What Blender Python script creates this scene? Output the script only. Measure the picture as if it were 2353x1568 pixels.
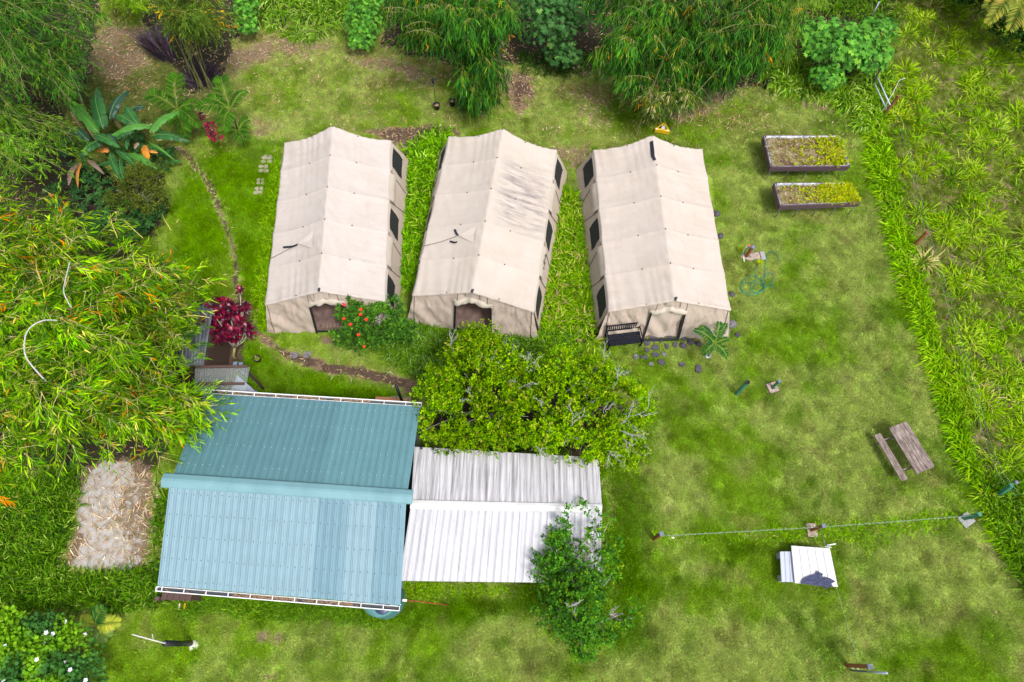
import bpy, math, random
import numpy as np
from mathutils import Vector, Matrix

random.seed(7)
RNG = np.random.default_rng(11)
for _o in list(bpy.data.objects):
    bpy.data.objects.remove(_o)
scene = bpy.context.scene
COL = scene.collection

# ------------------------------------------------------------------ camera
CAM_H = 25.0
F_PX, PX_W = 1540.0, 2353.0            # focal length and picture width in the same pixel unit
TILT, ROLL = 0.42553, -0.05232
cam_data = bpy.data.cameras.new('camera')
cam_data.sensor_width = 36.0
cam_data.lens = F_PX / PX_W * 36.0
cam_data.clip_start = 0.1
cam_data.clip_end = 2000.0
cam = bpy.data.objects.new('camera', cam_data)
COL.objects.link(cam)
_cr, _sr, _ct, _st = math.cos(ROLL), math.sin(ROLL), math.cos(TILT), math.sin(TILT)
cam.matrix_world = Matrix(((_cr, _sr, 0, 0),
                           (-_sr * _ct, _cr * _ct, -_st, 0),
                           (-_sr * _st, _cr * _st, _ct, CAM_H),
                           (0, 0, 0, 1)))
scene.camera = cam

# ------------------------------------------------------------------ sky and sun (bright overcast)
SUN_EL, SUN_AZ = 62.0, 140.0            # elevation, compass direction the light comes from (0 = +Y, 90 = +X)
world = bpy.data.worlds.new('World')
scene.world = world
world.use_nodes = True
wn, wl = world.node_tree.nodes, world.node_tree.links
wn.clear()
_sky = wn.new('ShaderNodeTexSky')
_sky.sky_type = 'NISHITA'
_sky.sun_disc = False
_sky.sun_elevation = math.radians(SUN_EL)
_sky.sun_rotation = math.radians(SUN_AZ)
_sky.dust_density = 3.0
_hs = wn.new('ShaderNodeHueSaturation')      # cloud cover takes most of the blue out of the sky
_hs.inputs['Saturation'].default_value = 0.30
_bg = wn.new('ShaderNodeBackground')
_bg.inputs['Strength'].default_value = 0.115
_wo = wn.new('ShaderNodeOutputWorld')
wl.new(_sky.outputs[0], _hs.inputs['Color'])
wl.new(_hs.outputs[0], _bg.inputs['Color'])
wl.new(_bg.outputs[0], _wo.inputs['Surface'])
sun_data = bpy.data.lights.new('sun', 'SUN')
sun_data.energy = 1.5
sun_data.angle = math.radians(11)
sun_data.color = (1.0, 0.96, 0.90)
sun = bpy.data.objects.new('sun', sun_data)
COL.objects.link(sun)
_a, _e = math.radians(SUN_AZ), math.radians(SUN_EL)
_sd = Vector((math.sin(_a) * math.cos(_e), math.cos(_a) * math.cos(_e), math.sin(_e)))
sun.rotation_euler = _sd.to_track_quat('Z', 'Y').to_euler()
scene.view_settings.view_transform = 'Standard'
scene.view_settings.look = 'None'
scene.view_settings.exposure = 1.12
scene.view_settings.gamma = 1.0

# ------------------------------------------------------------------ survey: picture measurement <-> place
def W2(px, py, z=0.0):
    """measured point of the photograph -> place (x, y) at height z (works on arrays)"""
    x = np.asarray(px, float) - 1176.5
    y = np.asarray(py, float) - 784.0
    X = x * _cr - y * _sr
    Y = x * _sr + y * _cr
    dx, dy, dz = X, -Y * _ct + F_PX * _st, -Y * _st - F_PX * _ct
    t = (CAM_H - z) / -dz
    return dx * t, dy * t

def W(px, py, z=0.0):
    x, y = W2(px, py, z)
    return Vector((float(x), float(y), float(z)))

def PX(x, y, z=0.0):
    """place -> measured point (arrays)"""
    dz = np.asarray(z, float) - CAM_H
    dep = y * _st - dz * _ct
    X = x / dep * F_PX
    Y = -(y * _ct + dz * _st) / dep * F_PX
    return X * _cr + Y * _sr + 1176.5, -X * _sr + Y * _cr + 784.0

# ------------------------------------------------------------------ noise
def _hash(ix, iy, seed):
    h = (ix.astype(np.int64) * 374761393 + iy.astype(np.int64) * 668265263 + seed * 2147483647) & 0xffffffff
    h = ((h ^ (h >> 13)) * 1274126177) & 0xffffffff
    h = (h ^ (h >> 16)) & 0xffffffff
    return h / 4294967295.0

def vn(x, y, seed=0):
    x = np.asarray(x, float); y = np.asarray(y, float)
    ix, iy = np.floor(x), np.floor(y)
    fx, fy = x - ix, y - iy
    fx = fx * fx * (3 - 2 * fx); fy = fy * fy * (3 - 2 * fy)
    a = _hash(ix, iy, seed); b = _hash(ix + 1, iy, seed)
    c = _hash(ix, iy + 1, seed); d = _hash(ix + 1, iy + 1, seed)
    return (a * (1 - fx) + b * fx) * (1 - fy) + (c * (1 - fx) + d * fx) * fy

def fbm(x, y, seed=0, octv=4):
    s, a, t = 0.0, 0.5, 0.0
    for k in range(octv):
        s = s + a * vn(np.asarray(x) * 2 ** k + 17.3 * k, np.asarray(y) * 2 ** k - 9.1 * k, seed + k)
        t += a; a *= 0.55
    return s / t

def sstep(a, b, x):
    t = np.clip((x - a) / (b - a), 0, 1)
    return t * t * (3 - 2 * t)

# ------------------------------------------------------------------ object helpers
def setp(o, label=None, cat=None, group=None, kind=None):
    if label: o['label'] = label
    if cat: o['category'] = cat
    if group: o['group'] = group
    if kind: o['kind'] = kind
    return o

def thing(name, label, cat, loc=(0, 0, 0), rotz=0.0, group=None):
    o = bpy.data.objects.new(name, None)
    COL.objects.link(o)
    o.empty_display_size = 0.3
    o.location = loc
    o.rotation_euler = (0, 0, rotz)
    return setp(o, label, cat, group)

def copy_thing(src, loc, rotz, label, scale=None):
    c = src.copy(); COL.objects.link(c)
    c.location = loc; c.rotation_euler = (0, 0, rotz); c['label'] = label
    if scale: c.scale = scale
    for ch in src.children:
        k = ch.copy(); COL.objects.link(k); k.parent = c
        for g in ch.children:
            q = g.copy(); COL.objects.link(q); q.parent = k
    return c

class MB:
    """collects simple shapes into one mesh"""
    def __init__(self):
        self.v, self.f, self.s, self.dirt = [], [], [], None
    def add(self, vs, fs, smooth=False):
        n = len(self.v)
        self.v += [tuple(p) for p in vs]
        self.f += [tuple(i + n for i in f) for f in fs]
        self.s += [smooth] * len(fs)
        return self
    def box(self, c, size, rot=None, taper=1.0):
        sx, sy, sz = size[0] / 2, size[1] / 2, size[2] / 2
        vs = []
        for z, k in ((-sz, 1.0), (sz, taper)):
            for x, y in ((-sx, -sy), (sx, -sy), (sx, sy), (-sx, sy)):
                p = Vector((x * k, y * k, z))
                if rot is not None: p = rot @ p
                vs.append(p + Vector(c))
        return self.add(vs, [(3, 2, 1, 0), (4, 5, 6, 7), (0, 1, 5, 4), (1, 2, 6, 5), (2, 3, 7, 6), (3, 0, 4, 7)])
    def bar(self, a, b, w, h, up=(0, 0, 1)):
        """square bar from a to b, w across, h along up"""
        a, b = Vector(a), Vector(b)
        d = (b - a).normalized()
        u = Vector(up)
        if abs(d.dot(u)) > 0.98: u = Vector((0, 1, 0))
        s = d.cross(u).normalized(); u = s.cross(d).normalized()
        vs = []
        for p in (a, b):
            for i, j in ((-1, -1), (1, -1), (1, 1), (-1, 1)):
                vs.append(p + s * (i * w / 2) + u * (j * h / 2))
        return self.add(vs, [(0, 1, 2, 3), (7, 6, 5, 4), (0, 4, 5, 1), (1, 5, 6, 2), (2, 6, 7, 3), (3, 7, 4, 0)])
    def tube(self, pts, r, n=6, cap=True):
        pts = [Vector(p) for p in pts]
        rs = r if hasattr(r, '__len__') else [r] * len(pts)
        vs, fs = [], []
        pu = None
        for i, p in enumerate(pts):
            d = (pts[min(i + 1, len(pts) - 1)] - pts[max(i - 1, 0)])
            if d.length < 1e-6: d = Vector((0, 0, 1))
            d.normalize()
            if pu is None:
                u = Vector((0, 0, 1)) if abs(d.z) < 0.9 else Vector((1, 0, 0))
            else: u = pu
            s = d.cross(u)
            if s.length < 1e-4: s = d.cross(Vector((0, 1, 0.1)))
            s.normalize(); u = s.cross(d).normalized(); pu = u
            for k in range(n):
                a = 2 * math.pi * k / n
                vs.append(p + (s * math.cos(a) + u * math.sin(a)) * rs[i])
        for i in range(len(pts) - 1):
            for k in range(n):
                a, b = i * n + k, i * n + (k + 1) % n
                fs.append((a, b, b + n, a + n))
        if cap:
            fs.append(tuple(range(n - 1, -1, -1)))
            fs.append(tuple(range((len(pts) - 1) * n, len(pts) * n)))
        return self.add(vs, fs, True)
    def lathe(self, c, prof, n=20, cap=True):
        """prof: list of (radius, z)"""
        vs, fs = [], []
        for r, z in prof:
            for k in range(n):
                a = 2 * math.pi * k / n
                vs.append((c[0] + r * math.cos(a), c[1] + r * math.sin(a), c[2] + z))
        for i in range(len(prof) - 1):
            for k in range(n):
                a, b = i * n + k, i * n + (k + 1) % n
                fs.append((a, b, b + n, a + n))
        if cap:
            fs.append(tuple(range(n - 1, -1, -1)))
            fs.append(tuple(range((len(prof) - 1) * n, len(prof) * n)))
        return self.add(vs, fs, True)
    def prism(self, poly, z0, z1, jig=0.0):
        n = len(poly)
        vs = [(p[0], p[1], z0) for p in poly] + [(p[0] + random.uniform(-jig, jig), p[1] + random.uniform(-jig, jig), z1) for p in poly]
        fs = [tuple(range(n - 1, -1, -1)), tuple(range(n, 2 * n))]
        fs += [(i, (i + 1) % n, (i + 1) % n + n, i + n) for i in range(n)]
        return self.add(vs, fs)
    def grid(self, P):
        """P: array (m, n, 3)"""
        m, n = P.shape[:2]
        vs = P.reshape(-1, 3)
        fs = [(i * n + j, (i + 1) * n + j, (i + 1) * n + j + 1, i * n + j + 1) for i in range(m - 1) for j in range(n - 1)]
        return self.add(vs, fs, True)
    def mesh(self, name, org=(0, 0, 0)):
        me = bpy.data.meshes.new(name)
        o = Vector(org)
        me.from_pydata([(p[0] - o.x, p[1] - o.y, p[2] - o.z) for p in self.v], [], self.f)
        me.polygons.foreach_set('use_smooth', self.s)
        if self.dirt:
            a = me.attributes.new('dirt', 'FLOAT', 'POINT'); a.data.foreach_set('value', (self.dirt + [0.0] * len(self.v))[:len(self.v)])
        me.update()
        return me
    def build(self, name, mat, parent=None, label=None):
        """vertices are in the parent's own frame unless the parent is unrotated: then in place coordinates"""
        org = parent.location if (parent is not None and not parent.get('_local')) else (0, 0, 0)
        if parent is not None and parent.parent is not None and not parent.get('_local'):
            org = parent.parent.location
        me = self.mesh(name, org)
        return link(name, me, mat, parent, label)

def link(name, me, mat, parent=None, label=None, loc=None):
    if mat is not None and not me.materials: me.materials.append(mat)
    o = bpy.data.objects.new(name, me)
    COL.objects.link(o)
    if parent is not None: o.parent = parent
    if label: o['label'] = label
    if loc is not None: o.location = loc
    return o

def tri_mesh(name, V, T, colr=None, smooth=False):
    """mesh from numpy vertices, triangles and a colour per vertex"""
    me = bpy.data.meshes.new(name)
    nv, nt = len(V), len(T)
    me.vertices.add(nv)
    me.vertices.foreach_set('co', np.ascontiguousarray(V, np.float32).ravel())
    me.loops.add(nt * 3)
    me.loops.foreach_set('vertex_index', np.ascontiguousarray(T, np.int32).ravel())
    me.polygons.add(nt)
    me.polygons.foreach_set('loop_start', np.arange(0, nt * 3, 3, dtype=np.int32))
    me.polygons.foreach_set('loop_total', np.full(nt, 3, np.int32))
    if smooth: me.polygons.foreach_set('use_smooth', np.ones(nt, bool))
    if colr is not None:
        a = me.color_attributes.new('col', 'FLOAT_COLOR', 'POINT')
        c4 = np.ones((nv, 4), np.float32); c4[:, :3] = colr
        a.data.foreach_set('color', c4.ravel())
    me.update(calc_edges=True)
    return me

# ------------------------------------------------------------------ materials
MATS = {}
def _nt(name):
    m = bpy.data.materials.new(name); m.use_nodes = True
    n, l = m.node_tree.nodes, m.node_tree.links
    b = n['Principled BSDF']
    return m, n, l, b

def noise_node(n, l, scale, detail=4, rough=0.55, vec=None, stretch=None, coord='Object'):
    tc = n.new('ShaderNodeTexCoord')
    src = tc.outputs[coord]
    if stretch:
        mp = n.new('ShaderNodeMapping'); mp.inputs['Scale'].default_value = stretch
        l.new(src, mp.inputs['Vector']); src = mp.outputs['Vector']
    t = n.new('ShaderNodeTexNoise')
    t.inputs['Scale'].default_value = scale; t.inputs['Detail'].default_value = detail
    t.inputs['Roughness'].default_value = rough
    l.new(src, t.inputs['Vector'])
    return t

def ramp(n, l, src, stops):
    r = n.new('ShaderNodeValToRGB')
    while len(r.color_ramp.elements) < len(stops): r.color_ramp.elements.new(0.5)
    for e, (p, c) in zip(r.color_ramp.elements, stops):
        e.position = p; e.color = (c[0], c[1], c[2], 1)
    l.new(src, r.inputs['Fac'])
    return r

def mixc(n, l, fac, a, b, mode='MIX'):
    m = n.new('ShaderNodeMix'); m.data_type = 'RGBA'; m.blend_type = mode
    for inp, v in ((m.inputs[0], fac), (m.inputs[6], a), (m.inputs[7], b)):
        if hasattr(v, 'is_linked') or isinstance(v, bpy.types.NodeSocket): l.new(v, inp)
        elif isinstance(v, (int, float)): inp.default_value = v
        else: inp.default_value = (v[0], v[1], v[2], 1)
    return m.outputs[2]

def plain(name, c, rough=0.6, metal=0.0, var=0.18, scale=9, bump=0.0, spec=0.4, stretch=None, c2=None, detail=5):
    """painted / raw surface with uneven tone and fine relief"""
    if name in MATS: return MATS[name]
    m, n, l, b = _nt(name)
    t = noise_node(n, l, scale, detail, stretch=stretch)
    lo = [x * (1 - var) for x in c] if c2 is None else c2
    hi = [min(1, x * (1 + var)) for x in c]
    r = ramp(n, l, t.outputs['Fac'], [(0.33, lo), (0.68, hi)])
    l.new(r.outputs[0], b.inputs['Base Color'])
    b.inputs['Roughness'].default_value = rough
    b.inputs['Metallic'].default_value = metal
    b.inputs['Specular IOR Level'].default_value = spec
    if bump:
        bp = n.new('ShaderNodeBump'); bp.inputs['Strength'].default_value = bump
        bp.inputs['Distance'].default_value = 0.01
        l.new(t.outputs['Fac'], bp.inputs['Height']); l.new(bp.outputs[0], b.inputs['Normal'])
    MATS[name] = m
    return m

def leaf_mat(name, attr='GEOMETRY', trans=0.32, rough=0.55, spec=0.06, gain=1.22):
    m, n, l, b = _nt(name)
    a = n.new('ShaderNodeAttribute'); a.attribute_name = 'col'
    c = a.outputs['Color']
    if attr == 'INSTANCER':
        t = n.new('ShaderNodeAttribute'); t.attribute_type = 'INSTANCER'; t.attribute_name = 'tint'
        c = mixc(n, l, 1.0, t.outputs['Color'], c, 'MULTIPLY')
    hv = n.new('ShaderNodeHueSaturation'); hv.inputs['Value'].default_value = gain; hv.inputs['Saturation'].default_value = 1.05
    l.new(c, hv.inputs['Color']); c = hv.outputs[0]
    l.new(c, b.inputs['Base Color'])
    b.inputs['Roughness'].default_value = rough
    b.inputs['Specular IOR Level'].default_value = spec
    tr = n.new('ShaderNodeBsdfTranslucent')
    g = n.new('ShaderNodeHueSaturation'); g.inputs['Value'].default_value = 1.25; g.inputs['Saturation'].default_value = 1.05
    l.new(c, g.inputs['Color']); l.new(g.outputs[0], tr.inputs['Color'])
    mx = n.new('ShaderNodeMixShader'); mx.inputs[0].default_value = trans
    l.new(b.outputs[0], mx.inputs[1]); l.new(tr.outputs[0], mx.inputs[2])
    l.new(mx.outputs[0], n['Material Output'].inputs['Surface'])
    return m
LEAF = leaf_mat('leaf')
GRASS = leaf_mat('grass_blade', 'INSTANCER', 0.25, 0.7, 0.05)

# ------------------------------------------------------------------ leaves in bulk
def unit(a):
    return a / np.maximum(np.linalg.norm(a, axis=-1, keepdims=True), 1e-9)

def leaves(P, D, L, Wd, C, droop=0.25, roll=0.9, mid=0.4, rng=RNG, tip=0.0, vary=0.0):
    """lance-shaped leaves: P base, D direction, L length, Wd width, C colour; returns V, T, colours"""
    n = len(P)
    D = unit(np.asarray(D, float))
    up = np.zeros((n, 3)); up[:, 2] = 1
    up += rng.normal(0, roll * 0.5, (n, 3))
    S = unit(np.cross(D, up))
    L = np.broadcast_to(np.asarray(L, float), (n,))[:, None]
    Wd = np.broadcast_to(np.asarray(Wd, float), (n,))[:, None]
    dz = np.zeros((n, 3)); dz[:, 2] = -1
    dr = np.broadcast_to(np.asarray(droop, float), (n,))[:, None]
    def at(t): return P + D * L * t + dz * dr * L * t * t
    v = [at(0.0), at(mid) - S * Wd / 2, at(mid) + S * Wd / 2, at(0.74) - S * Wd * 0.34, at(0.74) + S * Wd * 0.34, at(1.0)]
    V = np.stack(v, 1).reshape(-1, 3)
    t = np.array([[0, 1, 2], [1, 3, 4], [1, 4, 2], [3, 5, 4]])
    T = (np.arange(n)[:, None, None] * 6 + t[None]).reshape(-1, 3)
    C = np.broadcast_to(np.asarray(C, float), (n, 3))
    cc = np.repeat(C[:, None, :], 6, 1)
    if tip: cc[:, 5] *= (1 + tip); cc[:, 3:5] *= (1 + tip * .4)
    return V, T, cc.reshape(-1, 3)

def small_leaves(P, D, L, Wd, C, roll=1.0, rng=RNG):
    """diamond leaves, two triangles each"""
    n = len(P)
    D = unit(D); up = rng.normal(0, roll * .5, (n, 3)); up[:, 2] += 1
    S = unit(np.cross(D, up))
    L = np.broadcast_to(np.asarray(L, float), (n,))[:, None]; Wd = np.broadcast_to(np.asarray(Wd, float), (n,))[:, None]
    v = [P, P + D * L * .5 - S * Wd / 2, P + D * L, P + D * L * .5 + S * Wd / 2]
    V = np.stack(v, 1).reshape(-1, 3)
    T = (np.arange(n)[:, None, None] * 4 + np.array([[0, 1, 2], [0, 2, 3]])[None]).reshape(-1, 3)
    return V, T, np.repeat(np.broadcast_to(C, (n, 3))[:, None, :], 4, 1).reshape(-1, 3)

def merge(parts):
    Vs, Ts, Cs, k = [], [], [], 0
    for V, T, C in parts:
        Vs.append(V); Ts.append(T + k); Cs.append(C); k += len(V)
    return np.concatenate(Vs), np.concatenate(Ts), np.concatenate(Cs)

def palette(n, cols, wts, jit=0.18, rng=RNG):
    cols = np.array(cols, float)
    i = rng.choice(len(cols), n, p=np.array(wts) / sum(wts))
    c = cols[i] * (1 + rng.normal(0, jit, (n, 1)))
    c = c * (1 + rng.normal(0, jit * .3, (n, 3)))
    return np.clip(c, 0.003, 0.9)

def foliage(name, vtc, parent=None, mat=None, kind='stuff', label=None, smooth=False):
    V, T, C = vtc
    if parent is not None: V = V - np.array(parent.location)
    me = tri_mesh(name, V, T, C, smooth)
    o = link(name, me, mat or LEAF, parent, label)
    if kind: o['kind'] = kind
    return o

# ------------------------------------------------------------------ polygons on the survey
def pip(px, py, poly):
    px = np.asarray(px); py = np.asarray(py)
    ins = np.zeros(px.shape, bool)
    n = len(poly)
    for i in range(n):
        x1, y1 = poly[i]; x2, y2 = poly[(i + 1) % n]
        c = ((y1 > py) != (y2 > py))
        xi = (x2 - x1) * (py - y1) / ((y2 - y1) if y2 != y1 else 1e-9) + x1
        ins ^= c & (px < xi)
    return ins

def seg_dist(px, py, pts, closed=False):
    d = np.full(np.asarray(px).shape, 1e9)
    q = list(pts) + ([pts[0]] if closed else [])
    for (x1, y1), (x2, y2) in zip(q[:-1], q[1:]):
        vx, vy = x2 - x1, y2 - y1
        t = np.clip(((px - x1) * vx + (py - y1) * vy) / (vx * vx + vy * vy + 1e-9), 0, 1)
        d = np.minimum(d, np.hypot(px - x1 - t * vx, py - y1 - t * vy))
    return d

def pmask(px, py, poly, feather=12, shift=None):
    """1 inside, fading to 0 over feather; shift (an array) makes the edge uneven"""
    d = seg_dist(px, py, poly, True)
    d = np.where(pip(px, py, poly), d, -d)
    if shift is not None: d = d + shift
    return sstep(-feather, feather, d)

def sample_poly(poly, n, rng=RNG):
    xs = [p[0] for p in poly]; ys = [p[1] for p in poly]
    ox, oy = np.zeros(0), np.zeros(0)
    while len(ox) < n:
        a = rng.uniform(min(xs), max(xs), n * 2); b = rng.uniform(min(ys), max(ys), n * 2)
        k = pip(a, b, poly)
        ox = np.concatenate([ox, a[k]]); oy = np.concatenate([oy, b[k]])
    return ox[:n], oy[:n]
# ================================================================== GROUND
MEADOW = [(2075, -160), (2040, 60), (2020, 170), (2040, 280), (2062, 420), (2090, 560), (2130, 690), (2170, 820), (2205, 940), (2240, 1050), (2290, 1130), (2330, 1250), (2390, 1330), (2800, 1500), (3300, 200), (2900, -500)]
SOILS = [  # (polygon, feather, strength)
    ([(205, 150), (235, 45), (330, 60), (345, 150), (290, 190), (230, 190)], 22, .75),
    ([(520, 110), (640, 85), (770, 100), (760, 125), (640, 135), (560, 170), (520, 200)], 22, .75),
    ([(800, 130), (900, 125), (1010, 170), (1010, 210), (930, 180), (830, 160)], 16, .7),
    ([(1150, 150), (1240, 160), (1235, 230), (1200, 275), (1160, 250)], 14, .9),
    ([(1210, 150), (1400, 150), (1400, 185), (1300, 175), (1210, 175)], 14, .7),
    ([(1310, 215), (1380, 200), (1440, 270), (1400, 300), (1330, 285)], 16, .6),
    ([(1265, 340), (1350, 325), (1370, 350), (1330, 385), (1285, 370)], 12, .8),
    ([(835, 305), (900, 285), (970, 280), (1050, 288), (1060, 335), (960, 345), (890, 335)], 12, 1.0),
    ([(530, 258), (600, 262), (660, 290), (640, 305), (560, 290), (520, 280)], 10, .6),
    ([(570, 285), (640, 285), (620, 320), (575, 318)], 10, .7),
    ([(1800, 215), (1870, 215), (1950, 245), (1940, 265), (1860, 255)], 12, .8),
    ([(1540, 210), (1700, 200), (1650, 250), (1560, 290), (1480, 290)], 16, .7),
    ([(170, 1090), (215, 1055), (300, 1050), (365, 1085), (352, 1180), (358, 1260), (335, 1312), (240, 1322), (190, 1300), (138, 1300), (150, 1255), (185, 1200), (165, 1140)], 16, .85),
    ([(430, 690), (575, 700), (560, 860), (430, 880)], 10, .95),
    ([(735, 765), (768, 765), (770, 800), (735, 800)], 6, .9),
    ([(585, 1462), (620, 1452), (650, 1465), (640, 1482), (600, 1486)], 7, .8),
    ([(600, 1550), (640, 1548), (660, 1580), (590, 1580)], 8, .7),
    ([(1385, 1090), (1405, 1090), (1415, 1180), (1395, 1210)], 8, .55),
    ([(2180, 1110), (2200, 1100), (2245, 1190), (2220, 1180)], 8, .6),
    ([(2240, 1245), (2300, 1240), (2310, 1300), (2260, 1300)], 14, .55),
    ([(915, 870), (968, 862), (972, 905), (940, 925), (900, 892)], 8, .7),
    ([(1560, 765), (1640, 770), (1635, 800), (1570, 795)], 7, .7),
    ([(380, 1385), (450, 1385), (440, 1400), (380, 1398)], 8, .5),
    ([(1720, 570), (1745, 570), (1765, 590), (1715, 592)], 6, .5),
    ([(1700, 910), (1720, 910), (1720, 925), (1695, 925)], 6, .5), ([(1525, 1160), (1550, 1160), (1545, 1178), (1528, 1176)], 5, .55),
    ([(1765, 900), (1810, 900), (1800, 925), (1760, 920)], 8, .35),
]
STRIP = [(1985, 225), (2008, 220), (2018, 250), (2024, 285), (2050, 400), (2080, 550), (2108, 640), (2145, 770), (2170, 860), (2198, 950), (2224, 1040), (2252, 1100), (2290, 1180), (2345, 1230), (2345, 1310), (2290, 1220), (2245, 1110), (2210, 1050), (2178, 955), (2148, 850), (2110, 740), (2078, 640), (2046, 530), (2016, 430), (2000, 330), (1988, 270)]
GAP1 = [(935, 350), (985, 310), (1040, 300), (1030, 360), (1000, 460), (975, 580), (950, 670), (935, 660), (915, 560), (915, 470)]
GAP2 = [(1285, 440), (1325, 440), (1335, 560), (1355, 660), (1355, 740), (1375, 780), (1250, 790), (1255, 740), (1265, 620), (1275, 540)]
TOPR = [(1770, 130), (1830, 120), (1880, 190), (1960, 190), (2010, 140), (2040, 160), (2035, 210), (2010, 260), (1975, 300), (1950, 250), (1880, 230), (1790, 205), (1760, 190)]
DARKS = [  # leaf mould under thickets; last row: soil darkened for shade between grass blades
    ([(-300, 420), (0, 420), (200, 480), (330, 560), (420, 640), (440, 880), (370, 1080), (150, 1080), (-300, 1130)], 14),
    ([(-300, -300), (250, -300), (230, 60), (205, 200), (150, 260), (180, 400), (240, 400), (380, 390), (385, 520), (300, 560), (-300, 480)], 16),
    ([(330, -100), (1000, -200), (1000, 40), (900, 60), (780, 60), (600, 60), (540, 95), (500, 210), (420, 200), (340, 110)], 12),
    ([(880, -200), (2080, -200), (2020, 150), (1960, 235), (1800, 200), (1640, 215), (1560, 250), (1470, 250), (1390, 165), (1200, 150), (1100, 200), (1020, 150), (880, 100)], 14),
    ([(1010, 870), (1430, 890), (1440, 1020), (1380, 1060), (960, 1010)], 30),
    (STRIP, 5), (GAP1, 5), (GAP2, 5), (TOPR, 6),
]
LUSH = [
    ([(400, 420), (500, 340), (620, 320), (640, 340), (600, 700), (560, 690), (530, 560), (470, 690), (420, 640)], 22),
    ([(520, 820), (580, 780), (640, 830), (760, 870), (960, 900), (960, 935), (560, 910)], 14),
    ([(600, 340), (650, 330), (620, 770), (590, 760)], 8),
    ([(480, 1360), (920, 1400), (1400, 1340), (1400, 1380), (900, 1440), (480, 1390)], 14),
    ([(1400, 1080), (1480, 1100), (1500, 1500), (1400, 1500)], 40),
]
PATH = [(395, 335), (425, 350), (455, 392), (482, 425), (497, 462), (510, 500), (528, 545), (543, 590), (542, 640), (552, 690), (575, 740), (612, 783), (655, 812), (700, 828), (760, 846), (830, 856), (890, 872), (960, 893)]
SLAB = [(185, 1120), (205, 1085), (238, 1066), (290, 1064), (300, 1110), (275, 1150), (262, 1200), (285, 1240), (330, 1300), (240, 1314), (165, 1300), (196, 1215), (170, 1170)]

def masks(x, y):
    """soil, litter, lush, meadow, dark, slab  (0..1) at places x, y"""
    px, py = PX(x, y)
    sh = (fbm(x * 1.1, y * 1.1, 3, 5) - .5) * 60
    sh2 = (fbm(x * 2.6, y * 2.6, 9, 4) - .5) * 34
    soil = np.zeros_like(px)
    for poly, fe, st in SOILS:
        soil = np.maximum(soil, pmask(px, py, poly, fe, sh * .6 + sh2) * st)
    d = seg_dist(px, py, PATH)
    wid = 7 + 5 * sstep(560, 760, px) + 6 * (vn(x * .9, y * .9, 5) - .5)
    soil = np.maximum(soil, sstep(wid + 8, wid - 3, d + sh2 * .35) * (0.75 + .25 * sstep(700, 800, py)))
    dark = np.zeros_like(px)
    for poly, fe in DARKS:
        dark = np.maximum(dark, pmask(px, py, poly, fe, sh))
    lush = np.zeros_like(px)
    for poly, fe in LUSH:
        lush = np.maximum(lush, pmask(px, py, poly, fe, sh))
    mead = pmask(px, py, MEADOW, 8, sh2 * .5)
    slab = pmask(px, py, SLAB, 9, sh2 * .9)
    slab = np.maximum(slab, .47 * pmask(px, py, [(200, 1085), (230, 1060), (290, 1055), (345, 1110), (325, 1180), (345, 1280), (240, 1316), (150, 1300), (190, 1200), (178, 1150)], 16, sh2 * 1.6))
    global TRACK
    TRACK = sstep(wid + 4, wid - 4, d + sh2 * .35) * sstep(.30, .55, fbm(x * .8, y * .8, 71, 3)) + pmask(px, py, [(430, 690), (575, 700), (580, 905), (430, 905)], 8, sh2 * .3) + .7 * pmask(px, py, [(845, 305), (930, 285), (1050, 290), (1060, 330), (960, 340), (900, 330)], 14, sh2) + .8 * pmask(px, py, [(1165, 175), (1220, 185), (1225, 215), (1190, 240)], 10, sh2)
    # leaf litter falls thickest near the bamboo at the top of the lawn
    top = sstep(420, 120, py) * sstep(2050, 1900, px)
    left = sstep(620, 380, px) * sstep(250, 350, py) * .5 * sstep(1200, 700, py)
    lit = np.clip(top * (.25 + 1.1 * sstep(.42, .68, fbm(x * .8, y * .8, 21, 4))) + left * sstep(.5, .75, fbm(x, y, 25, 3)), 0, 1)
    lit = np.maximum(lit, sstep(30, 8, d) * .6 * sstep(.35, .6, fbm(x * 1.5, y * 1.5, 27, 3)))
    return soil, lit, lush, mead, dark, slab

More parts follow.
